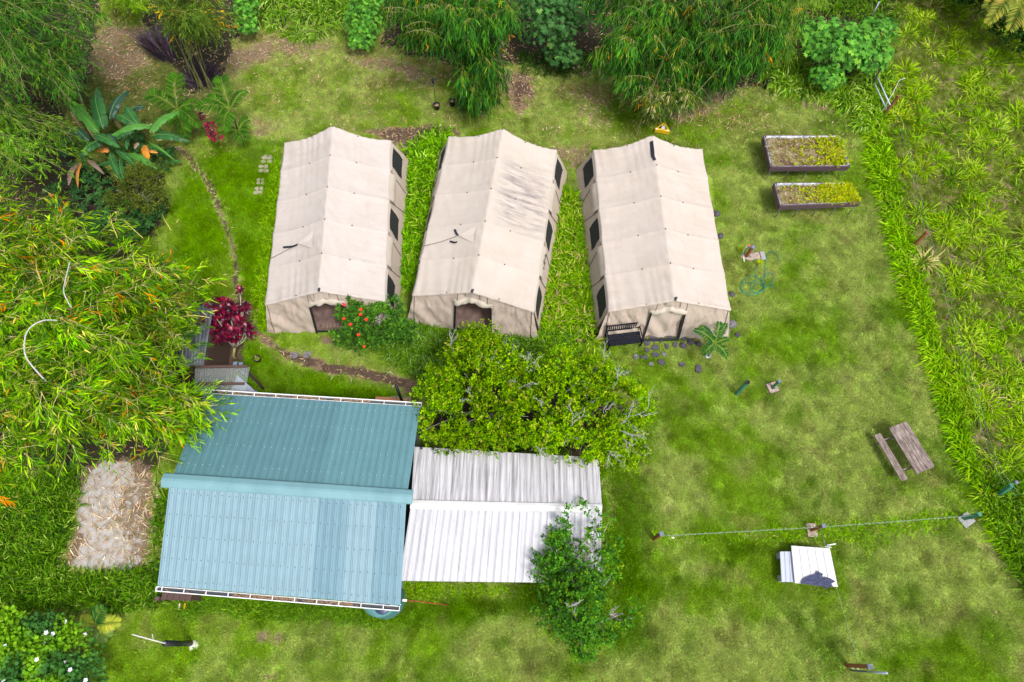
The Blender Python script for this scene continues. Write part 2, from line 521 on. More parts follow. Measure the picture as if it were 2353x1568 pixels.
def lawn_colour(x, y, m=None):
    """base colour of the turf at a place, so blades and the ground under them agree"""
    soil, lit, lush, mead, dark, slab = m if m is not None else masks(x, y)
    px, py = PX(x, y)
    a = fbm(x * .34, y * .34, 31, 4); b = fbm(x * 1.5, y * 1.5, 37, 4); c = fbm(x * .9 + 40, y * .9, 41, 4)
    deep = np.array([.120, .235, .010]); mid_ = np.array([.205, .325, .028]); pale = np.array([.330, .390, .105]); tan = np.array([.38, .33, .14])
    rich = np.array([.150, .300, .008])
    pal = sstep(.38, .60, a * .65 + b * .35 + .05 * sstep(1400, 1900, px))[..., None]
    dee = sstep(.56, .72, c)[..., None]
    col = mid_ * (1 - pal) + pale * pal
    col = col * (1 - dee * .6) + deep * dee * .6
    tn = (sstep(.60, .78, fbm(x * 1.1 - 9, y * 1.1, 47, 4)) * .35)[..., None]
    col = col * (1 - tn) + tan * tn
    dr = (lit * .7)[..., None]
    drc = np.array([.245, .245, .075])
    col = col * (1 - dr) + drc * dr
    lu = (lush * .75)[..., None]
    col = col * (1 - lu) + rich * (0.8 + .5 * b[..., None]) * lu
    fi = (fbm(x * 3.7, y * 3.7, 67, 3) - .5)[..., None]
    col = col * (1 + .55 * fi)
    du = (pmask(px, py, [(150, 60), (350, 60), (420, 150), (560, 130), (500, 240), (440, 330), (330, 350), (160, 320)], 30, (b - .5) * 60) * .75)[..., None]  # shade of the surrounding trees mixed into the turf colour here
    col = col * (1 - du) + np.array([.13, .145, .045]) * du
    me = (mead * .8)[..., None]
    mc = np.array([.17, .23, .03])
    return col * (1 - me) + mc * me

def axis(lo, hi, a, b, fine, coarse):
    mid_ = np.arange(a, b + 1e-6, fine)
    left, v, s = [], a, fine
    while v > lo:
        s *= 1.35; v -= s; left.append(v)
    right, v, s = [], b, fine
    while v < hi:
        s *= 1.35; v += s; right.append(v)
    return np.concatenate([np.array(left[::-1]), mid_, np.array(right)])

def bump_z(x, y, mead):
    px, py = PX(x, y)
    inview = (np.abs(x) < 45) & (y > -20) & (y < 60)
    z = (fbm(x * .5, y * .5, 51, 4) - .5) * .05 - .025
    z = z + mead * (fbm(x * 1.3, y * 1.3, 57, 4) - .35) * .45
    return np.where(inview, z, -0.03)

gx = axis(-420, 420, -24, 30, .21, 5); gy = axis(-300, 500, -3.2, 37, .21, 5)
GX, GY = np.meshgrid(gx, gy, indexing='ij')
M = masks(GX, GY)
soil, lit, lush, mead, dark, slab = M
GZ = bump_z(GX, GY, mead) * (1 - slab)
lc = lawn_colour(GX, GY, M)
nx_, ny_ = GX.shape
idx = np.arange(nx_ * ny_).reshape(nx_, ny_)
a_, b_, c_, d_ = idx[:-1, :-1].ravel(), idx[1:, :-1].ravel(), idx[1:, 1:].ravel(), idx[:-1, 1:].ravel()
T = np.concatenate([np.stack([a_, b_, c_], 1), np.stack([a_, c_, d_], 1)])
V = np.stack([GX.ravel(), GY.ravel(), GZ.ravel()], 1)
gme = tri_mesh('ground', V, T, lc.reshape(-1, 3), True)
masks(GX, GY); track = np.clip(TRACK, 0, 1)
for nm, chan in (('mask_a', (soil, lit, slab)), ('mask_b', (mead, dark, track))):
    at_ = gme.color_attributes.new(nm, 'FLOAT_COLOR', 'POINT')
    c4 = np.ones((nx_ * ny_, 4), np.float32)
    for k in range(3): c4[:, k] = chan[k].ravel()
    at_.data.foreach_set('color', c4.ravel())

def ground_mat():
    m, n, l, b = _nt('ground_turf_and_soil')
    def att(nm):
        a = n.new('ShaderNodeAttribute'); a.attribute_name = nm
        s = n.new('ShaderNodeSeparateColor'); l.new(a.outputs['Color'], s.inputs[0])
        return a, s
    ca, _ = att('col'); _, sa = att('mask_a'); _, sb = att('mask_b')
    fine = noise_node(n, l, 22, 6, .7); mid_ = noise_node(n, l, 4.5, 5, .6); grit = noise_node(n, l, 70, 3, .7)
    def m_(op, a, b2, clamp=False):
        x = n.new('ShaderNodeMath'); x.operation = op; x.use_clamp = clamp
        for i, v in enumerate((a, b2)):
            if isinstance(v, (int, float)): x.inputs[i].default_value = v
            else: l.new(v, x.inputs[i])
        return x.outputs[0]
    def edge(mask, noise, k=.7, lo=.42, hi=.62):
        s = m_('ADD', mask, m_('MULTIPLY', m_('SUBTRACT', noise, .5), k))
        r = n.new('ShaderNodeMapRange'); r.inputs[1].default_value = lo; r.inputs[2].default_value = hi
        l.new(s, r.inputs[0]); return r.outputs[0]
    grs = mixc(n, l, 1.0, ca.outputs['Color'], ramp(n, l, fine.outputs['Fac'], [(.3, (.50, .50, .50)), (.7, (1.15, 1.15, 1.15))]).outputs[0], 'MULTIPLY')
    soilc = ramp(n, l, fine.outputs['Fac'], [(.3, (.050, .030, .022)), (.45, (.13, .088, .058)), (.55, (.21, .145, .095)), (.72, (.38, .28, .18))]).outputs[0]
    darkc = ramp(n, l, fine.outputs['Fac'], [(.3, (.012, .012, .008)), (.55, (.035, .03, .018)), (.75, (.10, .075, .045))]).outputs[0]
    meadc = ramp(n, l, mid_.outputs['Fac'], [(.30, (.05, .035, .022)), (.44, (.19, .135, .085)), (.54, (.14, .16, .035)), (.68, (.16, .24, .03))]).outputs[0]
    litc = ramp(n, l, grit.outputs['Fac'], [(.3, (.14, .11, .06)), (.65, (.38, .29, .18))]).outputs[0]
    slabc = ramp(n, l, mid_.outputs['Fac'], [(.3, (.20, .15, .11)), (.46, (.32, .27, .22)), (.56, (.36, .34, .33)), (.75, (.44, .42, .42))]).outputs[0]
    c = mixc(n, l, edge(sb.outputs[0], mid_.outputs['Fac'], .6), grs, meadc)
    c = mixc(n, l, m_('MULTIPLY', edge(sa.outputs[1], fine.outputs['Fac'], 1.6, .75, 1.0), .6), c, litc)
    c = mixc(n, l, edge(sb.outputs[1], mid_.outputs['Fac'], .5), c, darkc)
    c = mixc(n, l, edge(sa.outputs[0], m_('ADD', m_('MULTIPLY', fine.outputs['Fac'], .6), m_('MULTIPLY', mid_.outputs['Fac'], .4)), 2.6, .35, .75), c, soilc)
    trackc = ramp(n, l, fine.outputs['Fac'], [(.3, (.030, .019, .015)), (.55, (.095, .062, .045)), (.75, (.26, .18, .12))]).outputs[0]
    c = mixc(n, l, edge(sb.outputs[2], mid_.outputs['Fac'], 1.0, .4, .7), c, trackc)
    c = mixc(n, l, edge(sa.outputs[2], mid_.outputs['Fac'], .7), c, slabc)
    l.new(c, b.inputs['Base Color'])
    b.inputs['Roughness'].default_value = .95; b.inputs['Specular IOR Level'].default_value = .1
    bp = n.new('ShaderNodeBump'); bp.inputs['Strength'].default_value = .8; bp.inputs['Distance'].default_value = .03
    l.new(fine.outputs['Fac'], bp.inputs['Height']); l.new(bp.outputs[0], b.inputs['Normal'])
    return m
ground = link('ground', gme, ground_mat())
setp(ground, 'green lawn with bare soil, a worn footpath and dead bamboo leaves around the tents', 'ground', kind='structure')

# ------------------------------------------------------------------ instanced scatter (grass, clover)
def scatter_group(sources):
    g = bpy.data.node_groups.new('scatter', 'GeometryNodeTree')
    g.interface.new_socket('Geometry', in_out='INPUT', socket_type='NodeSocketGeometry')
    g.interface.new_socket('Geometry', in_out='OUTPUT', socket_type='NodeSocketGeometry')
    N, L = g.nodes, g.links
    gi, go = N.new('NodeGroupInput'), N.new('NodeGroupOutput')
    m2p = N.new('GeometryNodeMeshToPoints')
    L.new(gi.outputs[0], m2p.inputs['Mesh'])
    gti = N.new('GeometryNodeGeometryToInstance')
    for s in sources:
        oi = N.new('GeometryNodeObjectInfo'); oi.inputs['Object'].default_value = s
        oi.inputs['As Instance'].default_value = True
        L.new(oi.outputs['Geometry'], gti.inputs[0])
    jo = N.new('GeometryNodeJoinGeometry')
    N.remove(gti)
    for s in N:
        if s.bl_idname == 'GeometryNodeObjectInfo': L.new(s.outputs['Geometry'], jo.inputs[0])
    iop = N.new('GeometryNodeInstanceOnPoints')
    L.new(m2p.outputs[0], iop.inputs['Points']); L.new(jo.outputs[0], iop.inputs['Instance'])
    iop.inputs['Pick Instance'].default_value = True
    def na(nm, ty):
        a = N.new('GeometryNodeInputNamedAttribute'); a.data_type = ty; a.inputs['Name'].default_value = nm
        return a.outputs['Attribute']
    L.new(na('pick', 'INT'), iop.inputs['Instance Index'])
    L.new(na('size', 'FLOAT_VECTOR'), iop.inputs['Scale'])
    L.new(na('turn', 'FLOAT_VECTOR'), iop.inputs['Rotation'])
    L.new(iop.outputs[0], go.inputs[0])
    return g

def scatter(name, pts, tint, size, sources, label=None, cat=None, parent=None, rng=RNG):
    n = len(pts)
    me = bpy.data.meshes.new(name)
    me.vertices.add(n); me.vertices.foreach_set('co', np.ascontiguousarray(pts, np.float32).ravel())
    a = me.attributes.new('pick', 'INT', 'POINT'); a.data.foreach_set('value', rng.integers(0, len(sources), n).astype(np.int32))
    a = me.attributes.new('size', 'FLOAT_VECTOR', 'POINT')
    sz = np.broadcast_to(np.asarray(size, float).reshape(-1, 1) if np.ndim(size) < 2 else size, (n, 3)) * rng.uniform(.75, 1.3, (n, 1))
    a.data.foreach_set('vector', np.ascontiguousarray(sz, np.float32).ravel())
    r = np.zeros((n, 3), np.float32); r[:, 2] = rng.uniform(0, 6.283, n)
    a = me.attributes.new('turn', 'FLOAT_VECTOR', 'POINT'); a.data.foreach_set('vector', r.ravel())
    a = me.attributes.new('tint', 'FLOAT_VECTOR', 'POINT'); a.data.foreach_set('vector', np.ascontiguousarray(tint, np.float32).ravel())
    me.update()
    o = link(name, me, None, parent)
    md = o.modifiers.new('scatter', 'NODES'); md.node_group = scatter_group(sources)
    setp(o, label, cat, kind='stuff')
    return o

def source(name, vtc, mat):
    me = tri_mesh(name, *vtc)
    me.materials.append(mat)
    return bpy.data.objects.new(name, me)      # used only through the scatter, never linked on its own

def tuft(nb, R, h, w, lean=.7, seed=0, droop=.3):
    r = np.random.default_rng(seed)
    a = r.uniform(0, 6.283, nb); q = R * np.sqrt(r.uniform(0, 1, nb))
    P = np.stack([q * np.cos(a), q * np.sin(a), np.full(nb, -.005)], 1)
    b = a + r.normal(0, .9, nb); le = r.uniform(.2, 1, nb) * lean
    D = np.stack([np.cos(b) * le, np.sin(b) * le, np.ones(nb)], 1)
    br = r.uniform(.65, 1.35, (nb, 1)) * np.array([[1, 1, 1]])
    br = br * (1 + r.normal(0, .08, (nb, 3)))
    return leaves(P, D, r.uniform(.6, 1.2, nb) * h, w, br, droop, rng=r, tip=.25)

def single_tuft(nb, R, h, w, seed=0, lean=1.2):
    """short turf: one triangle per blade"""
    r = np.random.default_rng(seed)
    a = r.uniform(0, 6.283, nb); q = R * np.sqrt(r.uniform(0, 1, nb))
    P = np.stack([q * np.cos(a), q * np.sin(a), np.full(nb, -.01)], 1)
    b = r.uniform(0, 6.283, nb)
    D = np.stack([np.cos(b) * lean * r.uniform(.2, 1, nb), np.sin(b) * lean * r.uniform(.2, 1, nb), np.ones(nb)], 1)
    D = unit(D); L = (h * r.uniform(.5, 1.3, nb))[:, None]
    c = r.uniform(0, 6.283, nb)
    S = np.stack([np.cos(c), np.sin(c), np.zeros(nb)], 1)
    V = np.stack([P - S * w / 2, P + S * w / 2, P + D * L], 1).reshape(-1, 3)
    T = np.arange(nb * 3).reshape(-1, 3)
    br = r.uniform(.6, 1.4, (nb, 1)) * (1 + r.normal(0, .08, (nb, 3)))
    return V, T, np.repeat(br[:, None], 3, 1).reshape(-1, 3)

TURF_SRC = [source('turf_tuft', single_tuft(46, .13, .10, .016, s), GRASS) for s in range(4)]

FOOT = []   # footprints where no turf grows: filled in below (place polygons)
def foot_px(pts, z=0.0): FOOT.append([tuple(W(a, b, z)[:2]) for a, b in pts])
foot_px([(618, 757), (905, 760), (935, 400), (640, 360)])
foot_px([(952, 745), (1240, 782), (1300, 441), (1020, 400)])
foot_px([(1322, 439), (1392, 768), (1655, 765), (1640, 400)])
FOOT.append([(-10.3, 1.4), (-3.3, 1.3), (-3.3, 7.1), (-10.3, 7.1)])
FOOT.append([(-3.3, 2.2), (2.8, 2.2), (2.8, 5.6), (-3.3, 5.6)])

def turf_points(n, rng=RNG):
    x = rng.uniform(-26, 29, n); y = rng.uniform(-2.6, 36, n)
    px, py = PX(x, y)
    k = (px > -60) & (px < 2420) & (py > -60) & (py < 1640)
    x, y = x[k], y[k]
    for poly in FOOT:
        k = ~pip(x, y, poly); x, y = x[k], y[k]
    return x, y
tx, ty = turf_points(360000)
tm = masks(tx, ty)
keep = RNG.uniform(0, 1, len(tx)) > np.clip(tm[0] * 1.1 + tm[4] * 1.05 + tm[5] * 2 + tm[3] * .75 + tm[1] * .35, 0, 1)
tx, ty = tx[keep], ty[keep]; tm = tuple(q[keep] for q in tm)
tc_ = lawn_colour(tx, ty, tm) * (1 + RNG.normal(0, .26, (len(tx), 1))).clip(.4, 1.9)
tz = bump_z(tx, ty, tm[3])
hgt = .8 + .9 * tm[2] + .8 * sstep(.55, .8, fbm(tx * 1.7, ty * 1.7, 61, 3)) + tm[3] * .6
WEED_SRC = [source('weed_tuft', tuft(16, .07, .17, .022, 1.3, 40 + s), GRASS) for s in range(3)]
wx, wy = turf_points(26000); wm = masks(wx, wy)
wk = RNG.uniform(0, 1, len(wx)) < (.05 + .6 * sstep(.56, .70, fbm(wx * .9, wy * .9, 63, 4))) * (1 - wm[0]) * (1 - wm[3]) * (1 - wm[4]) * (1 - wm[5])
wx, wy = wx[wk], wy[wk]; wm = tuple(q[wk] for q in wm)
wc = lawn_colour(wx, wy, wm) * RNG.uniform(.55, 1.25, (len(wx), 1)) * np.array([.85, 1.05, .8])
scatter('lawn_weeds', np.stack([wx, wy, bump_z(wx, wy, wm[3])], 1), wc, .85, WEED_SRC, 'scattered coarser weeds and grass tufts dotted over the mown lawn', 'weeds')
scatter('lawn_grass', np.stack([tx, ty, tz], 1), tc_, np.stack([np.ones_like(hgt), np.ones_like(hgt), hgt], 1), TURF_SRC,
        'short mown grass covering the lawn around the tents and roofs', 'grass')
# ================================================================== GREEN ROOF HOUSE
def sheet_mat(name, c, streak=0.0, dirt=(.12, .11, .10), rough=.45, dirt_lo=.5, dirt_hi=.75, sx=6.0, spec=.5, blot=0.0, scale=2.0):
    m, n, l, b = _nt(name)
    t = noise_node(n, l, scale, 6, .6)
    base = ramp(n, l, t.outputs['Fac'], [(.3, [x * .93 for x in c]), (.7, [min(1, x * 1.07) for x in c])]).outputs[0]
    s = noise_node(n, l, 1.0, 7, .65, stretch=(sx, .45, .45))
    if streak:
        r = n.new('ShaderNodeMapRange'); r.inputs[1].default_value = dirt_lo; r.inputs[2].default_value = dirt_hi; r.inputs[4].default_value = streak
        l.new(s.outputs['Fac'], r.inputs[0])
        base = mixc(n, l, r.outputs[0], base, dirt)
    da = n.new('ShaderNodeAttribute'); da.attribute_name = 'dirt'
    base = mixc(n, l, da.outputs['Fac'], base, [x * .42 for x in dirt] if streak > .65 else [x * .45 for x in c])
    l.new(base, b.inputs['Base Color'])
    rr = n.new('ShaderNodeMapRange'); rr.inputs[3].default_value = rough - .08; rr.inputs[4].default_value = rough + .15
    l.new(t.outputs['Fac'], rr.inputs[0]); l.new(rr.outputs[0], b.inputs['Roughness'])
    b.inputs['Specular IOR Level'].default_value = spec
    bp = n.new('ShaderNodeBump'); bp.inputs['Strength'].default_value = .15; bp.inputs['Distance'].default_value = .01
    l.new(t.outputs['Fac'], bp.inputs['Height']); l.new(bp.outputs[0], b.inputs['Normal'])
    return m

M_TEAL = sheet_mat('teal_sheet', (.080, .185, .215), .35, (.045, .12, .135), dirt_lo=.45, dirt_hi=.8)
M_TEAL_L = sheet_mat('teal_sheet_sky_lightened', (.170, .275, .330), .4, (.12, .215, .265), dirt_lo=.45, dirt_hi=.8)  # slope facing the camera tinted lighter for its sky reflection
M_TEAL_M = sheet_mat('teal_sheet_newer', (.120, .225, .280), .3, (.09, .18, .23), dirt_lo=.45, dirt_hi=.8)
M_CAP = sheet_mat('teal_ridge_cap', (.135, .265, .30), .6, (.08, .18, .20), dirt_lo=.45, dirt_hi=.7, sx=1.0)
M_WHITE_T = sheet_mat('white_sheet_mildewed', (.54, .53, .56), .85, (.15, .13, .14), dirt_lo=.43, dirt_hi=.72, sx=13)
M_WHITE = sheet_mat('white_sheet', (.47, .47, .51), .8, (.22, .21, .25), dirt_lo=.46, dirt_hi=.8, sx=13)
M_WCAP = sheet_mat('white_ridge_cap', (.52, .52, .52), .7, (.36, .34, .26), dirt_lo=.5, dirt_hi=.8, sx=1.0)
M_GALV = sheet_mat('galvanised_sheet', (.20, .215, .25), .97, (.02, .02, .028), dirt_lo=.32, dirt_hi=.65, rough=.35, sx=3)
M_PW = plain('white_paint', (.80, .80, .82), .4, var=.06)
M_WOOD = plain('brown_stained_wood', (.075, .042, .034), .7, var=.3, stretch=(1, 12, 12))
M_WOODO = plain('orange_cedar', (.42, .17, .085), .65, var=.2, stretch=(1, 10, 10))
M_WALL = plain('painted_board_wall', (.20, .26, .24), .7, var=.15)
M_DARK = plain('black_plastic', (.012, .013, .018), .45, var=.3)
M_TANK = plain('green_tank_plastic', (.075, .19, .20), .45, var=.1, scale=3)
M_SCREWW = plain('bright_screw', (.5, .5, .5), .35)
M_SCREWD = plain('dark_screw', (.03, .05, .06), .6)
M_LEAFDRY = plain('dry_leaf', (.24, .15, .09), .8, var=.4, scale=30)

def rib_sheet(u0, u1, P, du=.23, rh=.026, rw=.050, minor=True, nseg=1, wob=0.0, dirt=.55):
    """ribbed metal sheet. P(u, v) -> place; u across the slope, v 0 eave .. 1 ridge; returns MB"""
    prof, dk = [], []
    u = u0
    while u < u1 - 1e-4:
        e = min(u + du, u1)
        prof += [(u, 0.0), (u + .012, rh), (u + rw - .012, rh), (u + rw, 0.0), (u + rw + .018, 0.0)]; dk += [dirt * .6, 0, 0, dirt, 0]  # 'dirt' holds the ribs' shadow lines, drawn as dark vertex values
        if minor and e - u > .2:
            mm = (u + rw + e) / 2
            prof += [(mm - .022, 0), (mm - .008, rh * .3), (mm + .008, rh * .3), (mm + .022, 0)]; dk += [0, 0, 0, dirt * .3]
        u = e
    prof.append((u1, 0.0)); dk.append(0)
    mb = MB()
    rows = []
    for k in range(nseg + 1):
        v = k / nseg
        rows.append([P(a, v) + Vector((0, 0, h)) for a, h in prof])
    m = len(prof)
    vs = [p for r in rows for p in r] + [p - Vector((0, 0, .006)) for p in rows[0]] + [p - Vector((0, 0, .006)) for p in rows[-1]]
    fs = [(i * m + j, i * m + j + 1, (i + 1) * m + j + 1, (i + 1) * m + j) for i in range(nseg) for j in range(m - 1)]
    o = (nseg + 1) * m
    fs += [(o + j, o + j + 1, o + m + j + 1, o + m + j) for j in range(m - 1)]            # underside
    fs += [(j, o + j, o + j + 1, j + 1) for j in range(m - 1)]
    mb.add(vs, fs)
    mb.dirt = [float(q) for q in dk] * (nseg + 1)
    return mb

GH = thing('green_roof_house', 'long house under a teal ribbed metal roof with white gutters', 'house', (-6.9, 4.25, 0))
def quad_fn(A, B, C, D):
    """A,B eave ends (left,right), C,D ridge ends (left,right)"""
    Lb = (B - A).length
    def P(u, v):
        s = u / Lb
        return (A * (1 - s) + B * s) * (1 - v) + (C * (1 - s) + D * s) * v
    return P, Lb
gA, gB = W(362, 1346, 2.72), W(920, 1391, 2.72)                  # bottom eave
gC, gD = W(389, 1117, 3.6), W(934, 1151, 3.6)                    # ridge
gE, gF = W(470, 905, 2.72), W(966, 935, 2.72)                    # top eave
Pb, Lb = quad_fn(gA, gB, gC, gD)
Pt, Lt = quad_fn(gE, gF, gC, gD)
SW = .923
bott = [M_TEAL_L] * 5 + [M_TEAL_M, M_TEAL_L, M_TEAL_M]
off = Lb - 8 * SW
cuts = [0.0] + [off + SW * k for k in range(1, 9)]
for k in range(8):
    rib_sheet(cuts[k], cuts[k + 1] - .004, Pb).build('roof_sheet', bott[k], GH, 'teal roof sheet coloured paler for sky sheen' if bott[k] is M_TEAL_L else None)
M_TEAL_R = sheet_mat('teal_sheet_right', (.095, .215, .245), .25, (.06, .15, .175), dirt_lo=.45, dirt_hi=.8)
topm = [M_TEAL] * 5 + [M_TEAL_R] * 3
offt = Lt - 8 * SW
cuts = [0.0] + [offt + SW * k for k in range(1, 9)]
for k in range(8):
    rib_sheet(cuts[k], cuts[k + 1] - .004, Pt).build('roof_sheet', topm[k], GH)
# ridge cap: folded plate
rc0, rc1 = W(371, 1103, 3.68), W(948, 1142, 3.68)
up_b = (gA - gC).normalized(); up_t = (gE - gC).normalized()
mb = MB()
vs = []
for p in (rc0, rc1):
    for q in (up_b * .25 + Vector((0, 0, -.03)), up_b * .22, up_b * .04 + Vector((0, 0, .02)), up_t * .04 + Vector((0, 0, .02)), up_t * .20, up_t * .23 + Vector((0, 0, -.03))):
        vs.append(p + q + Vector((0, .02, -.0)))
mb.add(vs, [(i, i + 1, i + 7, i + 6) for i in range(5)] + [(5, 4, 3, 2, 1, 0), (6, 7, 8, 9, 10, 11)])
mb.build('ridge_cap', M_CAP, GH)
mb = MB()
for P, L, rows in ((Pt, Lt, (.08, .3, .55, .77, .94)),):
    for v in rows:
        for k in range(33):
            p = P((k + .55) * L / 33.3, v + random.uniform(-.006, .006)); mb.box(p + Vector((0, 0, .014)), (.018, .018, .018)) if random.random() < .8 else None
mb.build('roof_screw', M_SCREWW, GH)['kind'] = 'stuff'
mb = MB()
for v in (.06, .28, .5, .72, .93):
    for k in range(33):
        p = Pb((k + .55) * Lb / 33.3, v + random.uniform(-.006, .006)); mb.box(p + Vector((0, 0, .014)), (.022, .022, .018))
mb.build('roof_screw', M_SCREWD, GH)['kind'] = 'stuff'

def gutter(parent, A, B, out, nstrap, mat_in, fill=()):
    """open trough from A to B; out: horizontal unit away from the wall"""
    d = (B - A).normalized(); w = .13
    mb = MB()
    for o_, th, z0 in ((0.0, .012, 0), (w, .022, .0)):
        mb.bar(A + out * o_ + Vector((0, 0, z0 - .05)), B + out * o_ + Vector((0, 0, z0 - .05)), th, .11)
    mb.bar(A + Vector((0, 0, -.11)) + out * w / 2, B + Vector((0, 0, -.11)) + out * w / 2, w, .01)
    for p in (A, B): mb.bar(p + Vector((0, 0, -.05)), p + out * w + Vector((0, 0, -.05)), .012, .11)
    g = mb.build('gutter', M_PW, parent)
    m2 = MB(); m2.bar(A + out * w / 2 + Vector((0, 0, -.085)) + d * .02, B + out * w / 2 + Vector((0, 0, -.085)) - d * .02, w - .04, .02)
    m2.build('gutter_bed', mat_in, parent)
    for k in range(nstrap):
        p = A.lerp(B, (k + .28) / nstrap)
        m3 = MB(); m3.bar(p + Vector((0, 0, .012)) - out * .01, p + out * (w + .005) + Vector((0, 0, .012)), .022, .010)
        m3.build('gutter_strap', M_PW, parent)
    for s, e, k in fill:
        m4 = MB()
        for q in range(k):
            p = A.lerp(B, random.uniform(s, e)) + out * random.uniform(.02, w - .02) + Vector((0, 0, -.06 + random.uniform(0, .03)))
            a = random.uniform(-.5, .5); dd = (d * math.cos(a) + out * math.sin(a)) * random.uniform(.05, .13)
            m4.bar(p, p + dd + Vector((0, 0, .01)), .025, .004)
        m4.build('gutter_litter', M_LEAFDRY, parent)['kind'] = 'stuff'
M_GUT = plain('gutter_inside', (.035, .045, .05), .6)
o_b = Vector((0, -1, 0)); o_t = Vector((0, 1, 0))
gutter(GH, W(359.5, 1348, 2.66), W(918, 1393.5, 2.66), o_b, 11, M_GUT, [(.32, .8, 160), (.0, 1, 30)])
gutter(GH, W(470.5, 903.5, 2.66), W(968, 934, 2.66), o_t, 10, M_GUT, [(.05, .75, 150)])
# walls and floor under the roof
hx0, hx1, hy0, hy1 = -10.3, -3.35, 1.42, 7.05
for y in (hy0, hy1):
    mb = MB(); mb.box(((hx0 + hx1) / 2, y, 1.3), (hx1 - hx0, .1, 2.6)); mb.build('long_wall', M_WALL, GH)
for x in (hx0 + .05, hx1 - .05):
    mb = MB(); mb.add([(x - .05, hy0 + .06, 0), (x + .05, hy0 + .06, 0), (x + .05, hy1 - .06, 0), (x - .05, hy1 - .06, 0),
            (x - .05, hy0 + .06, 2.66), (x + .05, hy0 + .06, 2.66), (x + .05, hy1 - .06, 2.66), (x - .05, hy1 - .06, 2.66), (x - .05, 4.25, 3.45), (x + .05, 4.25, 3.45)],
           [(0, 1, 5, 4), (2, 3, 7, 6), (0, 4, 8, 7, 3), (1, 2, 6, 9, 5), (4, 5, 9, 8), (8, 9, 6, 7)])
    mb.build('gable_wall', M_WALL, GH)
mb = MB(); mb.bar(gA.lerp(gE, .0) + Vector((-.0, .02, -.11)), gB + Vector((0, .02, -.11)), .03, .14); mb.build('fascia_board', M_PW, GH)
mb = MB(); mb.bar(gE + Vector((0, -.02, -.11)), gF + Vector((0, -.02, -.11)), .03, .14); mb.build('fascia_board', M_PW, GH)
for k, x in enumerate((-9.4, -7.8, -6.2, -4.6)):
    w_ = MB(); w_.box((x, hy0 - .065, 1.5), (.9, .03, .9)); w_.build('window', M_DARK, GH)
    f_ = MB()
    for dx in (-.47, .47): f_.box((x + dx, hy0 - .075, 1.5), (.06, .05, 1.0))
    for dz in (-.48, .48): f_.box((x, hy0 - .075, 1.5 + dz), (.88, .05, .06))
    f_.build('window_frame', M_PW, GH)
w_ = MB(); w_.box((-4.4, hy1 + .065, 1.0), (.9, .04, 2.0)); w_.build('door', M_WOOD, GH)
# step, flue by the top eave
t = thing('door_step', 'orange wooden plank step on a pale slab at the top gutter', 'step', W(930, 920, 0))
mb = MB(); p0, p1 = W(862, 922, .45), W(935, 927, .45); mb.bar(p0, p1, .36, .05); mb.build('tread', M_WOODO, t)
for q in (p0 + Vector((.1, 0, 0)), p1 - Vector((.1, 0, 0))): mb = MB(); mb.box(q - Vector((0, 0, .235)), (.06, .3, .42)); mb.build('support', M_WOODO, t)
M_CONC = plain('rough_concrete', (.36, .33, .30), .9, var=.25, scale=14, bump=.4)
mb = MB(); pl = [W(a, b, 0) for a, b in ((866, 926), (872, 912), (886, 914), (905, 910), (930, 914), (944, 911), (945, 928))]
mb.prism([(p.x, p.y) for p in pl], -.02, .03); o = mb.build('concrete_slab', M_CONC); setp(o, 'rough pale concrete slab behind the orange plank step', 'slab')
mb = MB(); b0 = W(925, 925, 1.2); mb.tube([b0, b0 + Vector((0, 0, 1.75))], .055, 10)
o = mb.build('flue_pipe', M_DARK); setp(o, 'thin black flue pipe standing at the top gutter', 'pipe')
mb = MB(); b0 = W(963, 992, 2.3); mb.box(b0, (.22, .16, .3)); mb.box(b0 + Vector((0, 0, .17)), (.25, .19, .03)); mb.box(b0 + Vector((-.14, 0, 0)), (.08, .05, .05))
o = mb.build('meter_box', plain('navy_box', (.01, .02, .08), .4)); setp(o, 'small navy box on the right wall under the teal roof', 'box')

# water tank under the lower gutter
tk = W(873, 1371, 1.55)
t = thing('water_tank', 'round blue green water tank half under the lower gutter', 'water tank', (tk.x, tk.y, 0))
mb = MB(); prof = [(.62, 0), (.64, .05)]
for k in range(7): prof += [(.64, .12 + k * .18), (.615, .2 + k * .18)]
prof += [(.64, 1.38), (.62, 1.47), (.50, 1.56), (.22, 1.62), (.02, 1.63)]
mb.lathe((tk.x, tk.y, 0), prof, 36); mb.build('tank_body', M_TANK, t)
mb = MB(); mb.lathe((tk.x + .12, tk.y - .3, 1.53), [(.25, 0), (.25, .07), (.22, .09), (.02, .09)], 20); mb.build('tank_lid', plain('navy_lid', (.02, .035, .09), .4), t)
mb = MB(); mb.tube([(tk.x + .05, tk.y - .15, 1.62), (tk.x + .05, tk.y - .1, 2.5)], .04, 8); mb.build('downpipe', M_PW, t)

# dark crate by the lower gutter
cb = [W(a, b, .9) for a, b in ((375, 1356), (443, 1362), (438, 1380), (374, 1375))]
t = thing('storage_crate', 'dark brown flat topped crate under the left end of the lower gutter', 'crate', (cb[0].x, cb[0].y, 0))
mb = MB(); x0, x1, y0, y1 = cb[0].x, cb[1].x, cb[2].y, cb[2].y + .62
for k in range(5): mb2 = MB(); w_ = (x1 - x0) / 5; mb2.box((x0 + w_ * (k + .5), (y0 + y1) / 2, .9), (w_ - .012, y1 - y0 + .04, .03)); mb2.build('plank', M_WOOD, t)
mb.box(((x0 + x1) / 2, (y0 + y1) / 2, .44), (x1 - x0 - .06, y1 - y0 - .06, .88)); mb.build('box', M_WOOD, t)
mb = MB(); b0 = W(361, 1376, .5); mb.box((b0.x, b0.y, .25), (.14, .12, .5)); o = mb.build('wooden_stub', plain('brown_stub', (.10, .055, .06), .6)); setp(o, 'short brown post stub left of the dark brown crate', 'post')
